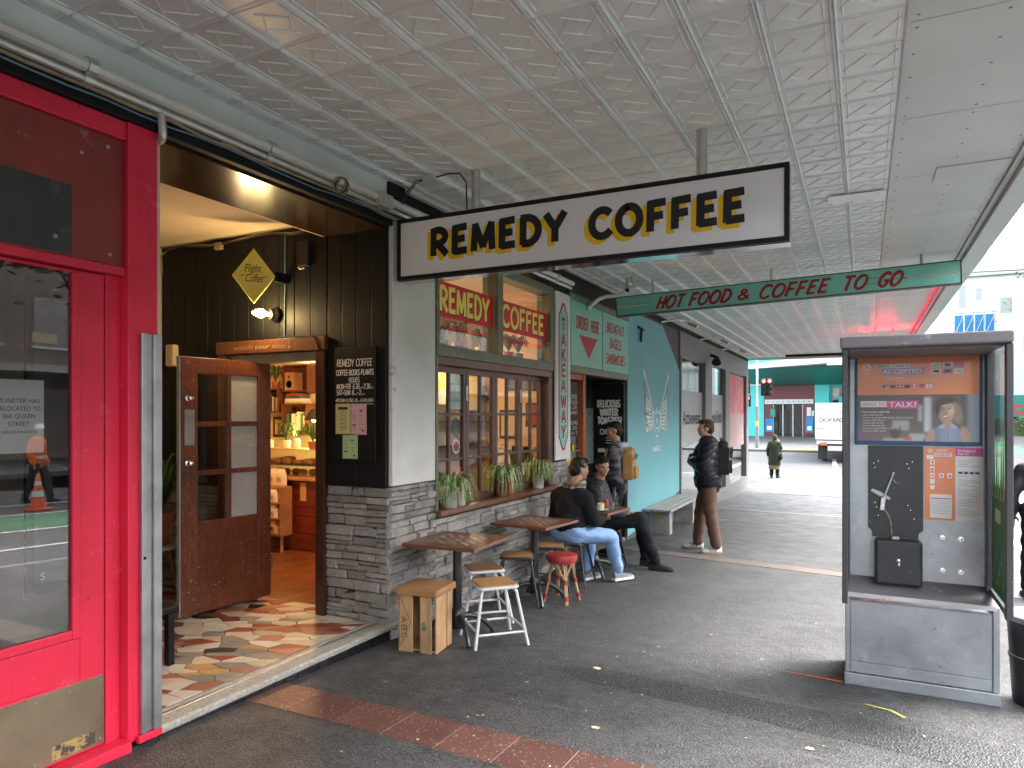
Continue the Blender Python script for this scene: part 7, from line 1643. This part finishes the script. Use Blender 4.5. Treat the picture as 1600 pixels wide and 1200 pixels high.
# --- person at the hatch in plaid shirt with tan backpack
def stander(label, loc, rz, hgt, top, topm, legm, skin, hair, hy=0., hp=0., wl_=None, wr_=None, el=None, er=None, fl_=None, fr_=None, shoes=('shoe_black','shoe_black',None), voxel=.013, tdisp=None, thick=1., face=True, hood=False, group=None, armr=(.078,.066,.050)):
    p = thing('person', label, 'person', loc, rz, group); k = hgt/1.80; S = lambda v: Vector(v)*k
    fl_ = Vector(fl_ or (-.11,0,0)); fr_ = Vector(fr_ or (.11,0,0)); el = S(el or (-.26,-.03,1.16)); er = S(er or (.26,-.03,1.16)); wl_ = S(wl_ or (-.27,.06,.92)); wr_ = S(wr_ or (.27,.06,.92))
    hc = S((0,.04,1.665)); mb = MB(); M_ = head_prims(mb, hc, hy, hp, k); capsule(mb, S((0,0,1.44)), .062*k, S((0,.015,1.58)), .056*k); chain(mb, [S((0,0,.98)),S((0,0,1.2)),S((0,0,1.42))], [.11*k,.11*k,.11*k])
    for s_, e_, w_ in ((-1, el, wl_), (1, er, wr_)): chain(mb, [S((s_*.175,0,1.43)), e_, w_], [.05*k,.042*k,.028*k]); dd_ = (w_-e_).normalized(); hand_prims(mb, w_, dd_, Vector((0,1,0)) if abs(dd_.z) > .7 else Vector((0,.5,1)), -s_, .5)
    for s_, f_ in ((-1, fl_), (1, fr_)): a_ = Vector((f_.x, f_.y, .085)); chain(mb, [S((s_*.09,0,.96)), (S((s_*.095,.02,.96))+a_)/2+Vector((0,.03,.02)), a_], [.075*k,.05*k,.038*k])
    fuse(mb, 'body', skin, p, voxel*.75, 3)
    if face: eyes(p, M_)
    if hair: hair_cap(p, M_, hair[0], 1, .012, hair[1])
    mb = MB(); T_ = thick; chain(mb, [S((0,0,.95)),S((0,0,1.12)),S((0,.0,1.32)),S((0,0,1.45))], [.155*k*T_,.150*k*T_,.160*k*T_,.105*k*T_]); chain(mb, [S((-.10,0,1.40)),S((.10,0,1.40))], [.115*k*T_]*2); chain(mb, [S((-.06,0,.98)),S((.06,0,.98))], [.14*k*T_]*2)
    for s_, e_, w_ in ((-1, el, wl_), (1, er, wr_)): chain(mb, [S((s_*.175,0,1.42)), e_, w_], [armr[0]*k*T_, armr[1]*k*T_, armr[2]*k])
    fuse(mb, top, topm, p, voxel, 4, tdisp or wrinkle(.005, 32))
    mb = MB(); chain(mb, [S((-.08,0,.95)),S((.08,0,.95))], [.130*k]*2)
    for s_, f_ in ((-1, fl_), (1, fr_)):
        a_ = Vector((f_.x, f_.y, .12)); kn = (S((s_*.09,0,.93))+a_)/2+Vector((0,.03,.03)); chain(mb, [S((s_*.085,0,.93)), kn, a_], [.108*k,.086*k,.074*k])
    fuse(mb, 'trousers', legm, p, voxel, 4, wrinkle(.005, 40))
    for s_, f_ in ((-1, fl_), (1, fr_)): shoe(p, (f_.x, f_.y, .085), R(-8*s_), shoes[0], shoes[1], stripes=shoes[2])
    return p, k
def backpack(root, m, label, c, w, d, h, strap=True, z0=0.):
    """c local to the wearer, worn on the back (-Y)"""
    Wm = wm(root); t = thing('backpack', label, 'backpack', tuple(Wm @ Vector(c)), root.rotation_euler.z)
    mb = MB(); mb.box(-w/2+.02,-d/2+.035,.02,w/2-.02,d/2,h-.10); mb.box(-w/2+.05,-d/2+.05,h-.12,w/2-.05,d/2,h-.02); mb.ell((0,.02,h*.82), (w*.42,d*.42,h*.18), 14, 10); fuse(mb, 'pack', m, t, .012, 7, wrinkle(.003, 34))
    mb = MB(); mb.box(-w*.36,-d/2-.008,.045,w*.36,-d/2+.07,h*.44); fuse(mb, 'pocket', m, t, .012, 6, wrinkle(.002, 50)); MB().tube([(-w*.40,-d*.30,h*.62),(-w*.30,-d*.42,h*.74),(0,-d*.46,h*.80),(w*.30,-d*.42,h*.74),(w*.40,-d*.30,h*.62)], .006, 6).build('zip', 'cable_black', t, world=False, smooth=True)
    for s_ in (-1, 1): MB().tube([(s_*w*.30, d*.45, h*.92),(s_*w*.42, d*.45+.07, h*1.02),(s_*w*.48, d*.45+.21, h*.90),(s_*w*.50, d*.45+.24, h*.62),(s_*w*.48, d*.45+.14, h*.34),(s_*w*.36, d*.40, h*.16)], [.018,.02,.02,.02,.016,.01], 6).build('strap', m, t, world=False, smooth=True)
    return t
p, k = stander('standing person in dark plaid shirt and grey hood at the takeaway hatch', (.30, 9.02, gz(9.0)), R(98), 1.80, 'shirt', 'plaid_dark', 'cloth_black', 'skin_tan', ('hair_black', 0), hy=R(15), hp=R(-8), wl_=(-.16,.32,1.05), wr_=(.14,.32,1.05), fl_=(-.11,-.03,0), fr_=(.12,.06,0), group='people at the cafe')
mb = MB(); chain(mb, [(-.10,-.07,1.47),(0,-.12,1.46),(.10,-.07,1.47)], [.052,.06,.052]); chain(mb, [(-.10,-.07,1.47),(-.06,.08,1.43)], [.048,.03]); chain(mb, [(.10,-.07,1.47),(.06,.08,1.43)], [.048,.03]); fuse(mb, 'hood', 'hood_grey', p, .013, 3)
backpack(p, 'pack_tan', 'tan canvas backpack worn by the person at the hatch', (0,-.185,1.00), .32, .18, .46)
# --- tall man in black puffer, arms folded
p, k = stander('tall standing person in black puffer jacket and brown corduroys, arms folded', (1.29, 10.10, gz(10.1)), R(103), 1.86, 'jacket', 'puffer_black', 'cord_brown', 'skin_light', ('hair_brown', 0), hy=R(8), wl_=(.12,.215,1.22), wr_=(-.12,.20,1.27), el=(-.285,.06,1.16), er=(.285,.06,1.17), fl_=(-.17,-.10,0), fr_=(.14,.14,0), shoes=('shoe_white','sole_gum','ink_black'), tdisp=puff(.014, .092), thick=1.24, armr=(.098,.092,.066))
for s_, f_ in ((-1,(-.17,-.10)),(1,(.14,.14))): MB().tube([(f_[0],f_[1],.07),(f_[0],f_[1],.15)], .047, 12).build('sock', 'sock_blue', p, world=False, smooth=True)
backpack(p, 'bag_black', 'black backpack worn by the tall person in brown corduroys', (0,-.215,1.06), .33, .19, .50)
# --- woman waiting at the crossing
p, k = stander('person in long dark green coat waiting at the far kerb', (.20, 28.45, gz(28.45)+.008), R(-8), 1.66, 'coat', 'coat_green', 'cloth_black', 'skin_light', ('hair_brown', 1.0), hy=R(20), er=(.24,.06,1.22), wr_=(.12,.20,1.46), voxel=.016, thick=1.12)
mb = MB(); mb.lathe([(.19,.48),(.235,.50),(.225,.70),(.20,.95),(.19,1.2)], (0,0,0), 20, 0, None, 1., .75); mb.build('coat_skirt', 'coat_green', p, world=False, smooth=True)
MB().lathe([(.20,.33),(.215,.34),(.20,.52)], (0,0,0), 20, 0, None, 1., .75).build('skirt', 'skirt_khaki', p, world=False, smooth=True)
hb = thing('shoulder_bag', 'slouchy black shoulder bag carried by the person in green', 'bag', (.45, 28.38, gz(28.4)+.72)); mb = MB(); mb.box(-.03,-.13,.02,.03,.13,.22); mb.ell((0,0,.10), (.06,.17,.13), 12, 9); fuse(mb, 'pouch', 'bag_black', hb, .014, 3); MB().tube([(0,-.12,.20),(-.04,-.10,.42),(-.10,-.02,.62),(-.04,.08,.42),(0,.12,.20)], .012, 6).build('strap', 'bag_black', hb, world=False, smooth=True)
# --- passer-by behind the kiosk
stander('passer-by in dark grey jacket half hidden behind the payphone kiosk', (4.86, 8.75, gz(8.75)), R(-6), 1.66, 'jacket', 'puffer_grey', 'cloth_black', 'skin_brown', None, face=False, voxel=.015)
# --- road workers across the street, mirrored in the red door
for (x, y, rz, l) in ((13.6, 9.6, R(60), 'road worker in orange jacket walking across the street'), (14.2, 11.2, R(150), 'road worker in orange jacket and white helmet standing by the kerb')):
    p, k = stander(l, (x, y, gz(y)-.116), rz, 1.78, 'jacket', 'hivis', 'trouser_dark', 'skin_light', None, face=False, voxel=.018, fl_=(-.11,-.22,0), fr_=(.11,.22,0), thick=1.1, group='road workers over the road')
    MB().lathe([(.115,.0),(.10,.02),(.095,.06),(.06,.105),(0,.115)], (0,.035,1.70), 16).build('helmet', 'helmet_white', p, world=False, smooth=True); MB().lathe([(.178,1.02),(.180,1.08)], (0,0,0), 18).build('reflective_band', 'helmet_white', p, world=False)
# ================================================================== across the side road
mat('turq', (.05,.47,.46), rough=.45, var=.1); mat('turq_dark', (.03,.22,.19), rough=.45, var=.15); mat('burgundy', (.13,.03,.035), rough=.5, var=.2); mat('pale_grey', (.55,.57,.58), rough=.6, var=.1); mat('blue_sign', (.02,.19,.42), rough=.5, var=.15)
glass('far_glass', (.55,.60,.60), 1.7)
tb2 = thing('turquoise_building', 'turquoise corner building with burgundy entrance and pale awning', 'building', (-1.5, 57, gz(56)))
g0 = gz(56)
MB().box(-12, 56.4, g0-1, -3.55, 62, 9.5).box(.0, 56.4, g0-1, .95, 62, 9.5).box(-3.55, 56.4, 4.0, .0, 62, 9.5).build('wall', 'turq', tb2)
B('entrance_wall', -3.55, 56.5, 2.45, 0, 61, 4.0, 'burgundy', tb2); B('entrance_wall', -3.55, 56.5, g0-.5, -2.95, 61, 2.45, 'burgundy', tb2); B('entrance_wall', -.80, 56.5, g0-.5, 0, 61, 2.45, 'burgundy', tb2)
B('lobby', -2.95, 60.5, g0-.5, -.8, 60.9, 2.45, 'pale_grey', tb2); B('lobby_floor', -2.95, 56.55, g0-.3, -.8, 60.5, g0+.01, 'paver_grey', tb2)
for x in (-2.9, -2.2, -1.5): dp = B('glass_door', x, 56.53, g0+.01, x+.68, 56.56, 2.42, 'far_glass', tb2); MB().box(x, 56.50, g0+.01, x+.035, 56.528, 2.42).box(x+.645, 56.50, g0+.01, x+.68, 56.528, 2.42).build('door_frame', 'steel', dp)
B('sign_band', -3.5, 56.42, 2.46, -.1, 56.48, 2.80, 'pale_grey', tb2)
for k in range(9): B('band_bolt', -3.3+.36*k, 56.40, 2.60, -3.22+.36*k, 56.42, 2.66, 'bag_dark', tb2)
for i in range(7):
    for j in range(4):
        B('tile_panel', .02+.31*(i % 3), 56.385, g0+.62*(i//3 if False else j)+.01, .32+.31*(i % 3), 56.398, g0+.62*j+.60, 'turq_dark' if i % 2 else 'turq', tb2) if i < 3 else None
for i in range(6): B('joint', -12+2*i, 56.39, 5.4, -11.95+2*i, 56.399, 9.4, 'turq_dark', tb2); 
for z in (6.4, 7.5): B('joint', -12, 56.388, z, .9, 56.397, z+.06, 'turq_dark', tb2)
MB().add([(-4.5,52.5,4.9),(1.0,52.0,5.15),(1.0,56.38,3.9),(-4.5,56.38,3.9),(-4.5,52.5,5.2),(1.0,52.0,5.75),(1.0,56.38,4.3),(-4.5,56.38,4.3)], [(0,3,2,1),(4,5,6,7),(0,1,5,4),(1,2,6,5),(2,3,7,6),(3,0,4,7)]).build('awning', 'pale_grey', tb2)
MB().add([(1.01,52.0,5.0),(6,51.6,5.0),(6,56,4.2),(1.01,56.3,4.0),(1.01,52.0,5.7),(6,51.6,5.7),(6,56,4.8),(1.01,56.3,4.6)], [(0,3,2,1),(4,5,6,7),(0,1,5,4),(1,2,6,5),(2,3,7,6),(3,0,4,7)]).build('awning', 'pale_panel', tb2)
MB().add([(-4.4,52.6,4.86),(5.9,51.8,4.96),(5.9,56.3,3.86),(-4.4,56.3,3.86)], [(0,3,2,1)]).build('awning_soffit', 'turq_dark', tb2)
MB().box(.96, 57, g0-.5, 7, 62, 9).build('side_block', 'turq_dark', tb2); B('shop_window', 1.2, 56.97, 1.3, 2.6, 56.99, 3.6, 'far_glass', tb2); B('shop_sign', 1.6, 56.5, 2.1, 4.4, 56.9, 3.0, mat('cyan_sign', (.02,.36,.50), rough=.5), tb2)
for k, (x, z, w, h, m) in enumerate(((-3.45,.35,.55,1.0,'blue_sign'),(-.62,.35,.5,1.15,'blue_sign'),(-3.1,1.5,.35,.6,'turq_dark'),(-.55,1.55,.3,.65,'pale_grey'),(-.2,1.55,.14,.4,'pale_grey'))):
    B('notice', x, 56.46, z+g0, x+w, 56.49, z+h+g0, m, tb2)
    if m == 'blue_sign': B('arrow', x+.12, 56.445, z+.15+g0, x+w-.1, 56.458, z+.45+g0, 'paper', tb2)
B('bin_box', -.5, 56.0, g0-.1, -.15, 56.3, g0+.22, 'bag_dark', tb2)
# traffic signal
sg_ = thing('traffic_signal', 'grey traffic signal pole with red lights across the side road', 'traffic light', (-2.70, 46, gz(46)))
MB().lathe([(.11,0),(.11,2.6)], (-2.70,46,gz(46)-.02), 14).build('sleeve', 'alu_grey', sg_, smooth=True); MB().lathe([(.075,2.58),(.07,6.2)], (-2.70,46,gz(46)), 14).build('pole', 'galv_pipe', sg_, smooth=True)
def sig(x, y, z, n, lit, nm, w=.30):
    h = .36*n; o = B(nm, x-w/2, y-.10, z, x+w/2, y+.14, z+h, 'black_paint', sg_, bevel=.03)
    for k in range(n):
        zz_ = z+h-.18-.36*k; on = k == lit
        MB().lathe([(.11,0),(.11,.01),(0,.02)], (0,0,0), 16, 0, Matrix.Translation((x,y-.105,zz_)) @ Matrix.Rotation(R(90),4,'X')).build('lens', emit('signal_red', (1,.03,.03), 3) if on else 'cable_black', o); MB().tube([(x,y-.10,zz_),(x,y-.24,zz_-.01)], [.135,.125], 14, caps=False).build('visor', 'black_paint', o)
sig(-2.28, 45.9, 2.82, 3, 0, 'signal_head', .36); sig(-1.95, 45.9, 2.82, 3, 0, 'signal_head', .30); sig(-3.25, 45.9, 2.95, 3, -1, 'signal_head'); sig(-3.22, 45.8, 2.15, 2, 0, 'walk_head', .34)
MB().bar((-3.2,45.95,3.5),(-2.0,45.95,3.5),.05).build('bracket', 'galv_pipe', sg_); B('push_box', -2.78, 45.86, .95, -2.62, 45.91, 1.25, 'poster_yellow', sg_)
# box truck
tk = thing('box_truck', 'white box truck seen from behind beyond the payphone kiosk', 'truck', (2.3, 40, gz(38)-.12)); tg = gz(38)-.12
mat('truck_white', (.72,.72,.70), rough=.4, var=.12)
B('box', 1.09, 38.0, .42, 3.5, 43.5, 2.22, 'truck_white', tk, bevel=.03); B('chassis', 1.25, 38.05, .12, 3.34, 44.5, .42, 'cable_black', tk)
for x in (1.10, 2.30): B('rear_door', x, 37.97, .50, x+1.18, 37.998, 2.14, 'truck_white', tk, bevel=.01)
for z in (.95, 1.95): B('door_hinge', 1.10, 37.955, z, 1.5, 37.969, z+.04, 'steel', tk)
MB().tube([(2.22,37.95,.52),(2.22,37.95,2.12)], .018, 8).build('lock_bar', 'steel', tk); B('bumper', 1.15, 37.9, .22, 3.44, 38.0, .36, 'truck_white', tk, bevel=.01)
for x in (1.32, 2.95): B('tail_light', x, 37.88, .16, x+.30, 37.9, .30, emit('tail_red', (1,.03,.02), 1.2), tk); 
for x in (1.35, 3.05):
    w = MB().lathe([(.20,-.11),(.36,-.11),(.38,-.08),(.38,.08),(.36,.11),(.20,.11)], (0,0,0), 22, 0, Matrix.Translation((x+.1,39.4,tg+.385)) @ Matrix.Rotation(R(90),4,'Y')).build('wheel', 'cable_black', tk, smooth=True); MB().lathe([(0,-.1),(.2,-.1),(.2,.1),(0,.1)], (0,0,0), 16, 0, Matrix.Translation((x+.1,39.4,tg+.385)) @ Matrix.Rotation(R(90),4,'Y')).build('rim', 'steel', w)
B('mud_flap', 1.18, 38.6, tg+.12, 1.62, 38.62, .12, 'cable_black', tk); B('cab', 1.2, 43.6, .2, 3.4, 45.4, 2.0, 'truck_white', tk, bevel=.12); B('number_plate', 1.95, 37.885, .22, 2.35, 37.899, .34, 'paper', tk)
mb = MB(); pl = Plane((1.2,37.97,0),(1,0,0),(0,0,1),.004); print_text(mb, 'DROP RIPOUT', pl, .05, 1.28, .20, fit=1.35, shear=.25, bold=.02); print_text(mb, 'RE-TO', pl, .40, 1.72, .11); mb.build('lettering', 'ink_black', tk); mb = MB(); print_text(mb, 'SHOP', pl, .95, 1.72, .11); mb.build('lettering', 'sticker_red', tk)
# ================================================================== far side of the main street and the hill
mat('white_wall', (.72,.72,.71), rough=.7, var=.08); mat('roof_grey', (.42,.43,.45), rough=.6, var=.15)
wbg = thing('white_house', 'tall white building on the rise with scaffolded front', 'building', (14, 74, gz(72)))
MB().box(9.6, 70, gz(70)-1, 22, 84, 13.2).build('wall', 'white_wall', wbg); MB().add([(9.2,69.6,13.2),(22.4,69.6,13.2),(22.4,84.4,13.2),(9.2,84.4,13.2),(15.8,69.6,17.2),(15.8,84.4,17.2)], [(0,1,4),(1,2,5,4),(2,3,5),(3,0,4,5),(0,3,2,1)]).build('roof', 'roof_grey', wbg)
for (x, z, w, h) in ((10.4,10.6,.5,1.9),(11.6,11.2,.4,1.0),(13.3,10.0,.8,1.3),(15.2,8.2,.9,1.6),(15.2,4.6,.9,1.6)): wn_ = B('window', x, 69.95, z, x+w, 70.02, z+h, 'far_glass', wbg); MB().box(x-.06,69.93,z-.06,x+w+.06,69.949,z).box(x-.06,69.93,z+h,x+w+.06,69.949,z+h+.06).build('frame', 'white_wall', wn_)
B('red_banner', 14.9, 69.9, 6.8, 15.6, 69.94, 8.2, 'banner_reflection_red', wbg)
scf = thing('scaffold', 'blue and grey tube scaffold against the white building', 'scaffolding', (11.5, 69.2, gz(69)))
for i in range(5):
    x = 10.0+.72*i; MB().tube([(x,69.2,gz(69)),(x,69.2,10.4)], .035, 6).build('standard', 'galv_pipe', scf); MB().tube([(x,69.8,gz(69)),(x,69.8,10.4)], .035, 6).build('standard', 'galv_pipe', scf)
for z in (4.2, 6.2, 8.2, 9.3, 10.1): MB().tube([(9.9,69.2,z),(13.0,69.2,z)], .03, 6).build('ledger', 'blue_sign' if z > 8 else 'galv_pipe', scf)
for i in range(4): MB().tube([(10+.72*i,69.2,8.2),(10.72+.72*i,69.2,10.1)], .022, 6).build('brace', 'galv_pipe', scf)
for z in (6.2, 8.2): B('deck', 9.9, 69.25, z+.02, 13.0, 69.8, z+.07, 'crate_wood', scf)
B('netting', 10.1, 69.83, 8.3, 12.9, 69.86, 10.0, 'blue_sign', scf)
wood('bark', (.07,.05,.035), (.04,.03,.022), rough=.9, axis=2); mat('foliage', (.075,.115,.035), rough=.7, c2=(.035,.06,.018), vscale=1.5); mat('foliage_gold', (.16,.12,.04), rough=.7, c2=(.08,.07,.025), vscale=1.5)
def tree(x, y, z0, h, r, label, leaf, n, seed, group=None, crown=True, depth=4, lean=.25):
    rg = random.Random(seed); t = thing('tree', label, 'tree', (x,y,z0), 0, group); mb = MB(); tips = []
    def grow(p, d, L, rad, lv):
        q = p+d*L; mb.tube([p, (p+q)/2+Vector((rg.uniform(-.04,.04),rg.uniform(-.04,.04),0))*L, q], [rad, rad*.85, rad*.68], 6, caps=False); 
        if lv == 0: tips.append(q); return
        for k in range(rg.choice((2,3,3))):
            a = rg.uniform(0, 6.28); sp = rg.uniform(.35,.75); nd = (d+Vector((math.cos(a)*sp, math.sin(a)*sp, rg.uniform(.0,lean)))).normalized(); grow(q, nd, L*rg.uniform(.62,.82), rad*.62, lv-1)
        if lv < depth: tips.append(q)
    grow(Vector((x,y,z0)), Vector((0,0,1)), h*.32, h*.022, depth); mb.build('trunk', 'bark', t)
    if crown:
        cm_ = MB()
        for q in tips:
            for k in range(n):
                c = q+Vector((rg.gauss(0,r),rg.gauss(0,r),rg.gauss(0,r*.7))); s_ = rg.uniform(.10,.24); a = rg.uniform(0,6.28); u = Vector((math.cos(a),math.sin(a),rg.uniform(-.6,.6))).normalized()*s_; w = Vector((-math.sin(a),math.cos(a),rg.uniform(-.8,.8))).normalized()*s_*.7
                cm_.add([c-u, c+w*.8, c+u, c-w*.8], [(0,1,2,3)])
        o = cm_.build('crown', leaf, t); o['kind'] = 'stuff'
    return t
tree(12.4, 88, 9, 9.5, .7, 'green tree above the roof of the white building', 'foliage', 26, 4); tree(19.2, 66, gz(66), 14.5, .8, 'golden green tree beside the white building at the edge of view', 'foliage_gold', 30, 8); tree(7.4, 62, gz(62), 7.5, .2, 'bare branched street tree behind the awning edge', 'foliage', 1, 12, crown=False, depth=6)
hg = thing('hedge_bank', 'clipped green hedge on the corner below the white building', 'hedge', (14,62,gz(62))); rg = random.Random(2); mb = MB()
for k in range(2600):
    c = Vector((rg.uniform(9.5,20), rg.uniform(60.5,63), gz(62)+rg.uniform(0,1.1))); s_ = rg.uniform(.07,.16); a = rg.uniform(0,6.28); u = Vector((math.cos(a),math.sin(a),rg.uniform(-.6,.6)))*s_; w = Vector((-math.sin(a),math.cos(a),rg.uniform(-.8,.8)))*s_*.7; mb.add([c-u, c+w, c+u, c-w], [(0,1,2,3)])
o = mb.build('leaves', 'foliage', hg); o['kind'] = 'stuff'; B('core', 9.7, 60.7, gz(60.7)-.3, 19.8, 62.8, gz(62)+.9, 'foliage', hg)
hr = thing('hoarding', 'teal hoarding with a heart sign at the corner', 'hoarding', (12,64,gz(64))); B('panel', 9.5, 63.9, gz(64), 20, 64.05, gz(64)+2.6, 'turq_dark', hr)
pl = Plane((13.1,63.9,gz(64)+1.0),(1,0,0),(0,0,1),.01); mb = MB(); pl.poly(mb, [(.5,0),(1.0,.55),(.98,.85),(.75,.95),(.5,.75),(.25,.95),(.02,.85),(0,.55)]); mb.build('heart', 'sticker_red', hr); mb = MB(); pl.poly(mb, [(.5,.22),(.78,.56),(.70,.72),(.5,.58),(.3,.72),(.22,.56)], .01); mb.build('heart_centre', 'turq_dark', hr)
tag(MB().tube([(5,46,9.6),(30,47.5,9.2)], .05, 6).build('overhead_arm', 'alu_grey'), 'thin dark overhead arm crossing the white sky', 'street arm')
# ================================================================== the other side of the main street, mirrored in shop glass
mat('brick_dark', (.26,.20,.17), rough=.8, var=.3, vscale=3); mat('render_beige', (.55,.52,.47), rough=.8, var=.2)
B('opposite_pavement', 17.5, -30, -.12, 24, 27, .02, 'paver_grey')['kind'] = 'structure'
def block(x0, y0, x1, y1, h, m, label, nfl):
    t = thing('street_building', label, 'building', (x0, (y0+y1)/2, 0)); B('wall', x0, y0, -1.2, x1, y1, h, m, t)
    fl_h = (h-4)/nfl
    for i in range(nfl):
        y = y0+.9
        while y < y1-1.5: f = B('window', x0-.05, y, 4.2+i*fl_h, x0+.02, y+1.2, 4.2+i*fl_h+fl_h*.6, 'dark_glass', t); B('sill', x0-.12, y-.08, 4.1+i*fl_h, x0-.051, y+1.28, 4.19+i*fl_h, 'pale_grey', f); y += 2.3
    B('shop_window', x0-.06, y0+.6, .3, x0+.02, y1-.6, 2.6, 'dark_glass', t); B('awning', x0-2.6, y0+.1, 3.1, x0-.06, y1-.1, 3.35, 'render_beige', t)
block(24, -30, 34, -6, 9, 'brick_dark', 'dark brick building across the main street behind us', 2); block(24, -5.9, 34, 12, 8.5, 'render_beige', 'beige rendered building straight across the street', 2); block(24, 12.1, 34, 27, 10, 'brick_dark', 'dark brick building across the street towards the crossing', 2)
block(24, 33, 34, 50, 15, 'render_beige', 'tall beige block on the far corner beyond the crossing', 4); block(24, 50.1, 36, 75, 16, 'brick_dark', 'tall dark brick block up the street beyond the crossing', 4)
for k, (x, y, hh) in enumerate(((18.6, 6.2, 8.5),(18.8, 10.2, 9.0),(18.7, 14.5, 8.0))): tree(x, y, 0, hh, .35, ['brown leafed street tree across from the red door','taller brown leafed street tree over the road','third street tree over the road near the crossing'][k], 'foliage_gold', 7, 30+k, 'street trees over the road', depth=5)
cn = thing('traffic_cone', 'orange traffic cone with white bands on the road opposite', 'traffic cone', (12.0, 8.7, gz(8.7)-.11)); cz_ = gz(8.7)-.112
mat('cone_orange', (.85,.13,.03), rough=.5); MB().box(11.8,8.5,cz_,12.2,8.9,cz_+.04).build('base', 'cone_orange', cn, bevel=.01); MB().lathe([(.145,.04),(.03,.75),(.02,.76)], (12,8.7,cz_), 18).build('cone', 'cone_orange', cn, smooth=True)
for a, b in ((.28,.40),(.52,.60)): MB().lathe([(.146-.162*(a-.04),a),(.146-.162*(b-.04),b)], (12,8.7,cz_), 18).build('band', 'paper', cn)

if bpy.data.scenes.get('scratch'): bpy.data.scenes.remove(bpy.data.scenes['scratch'])
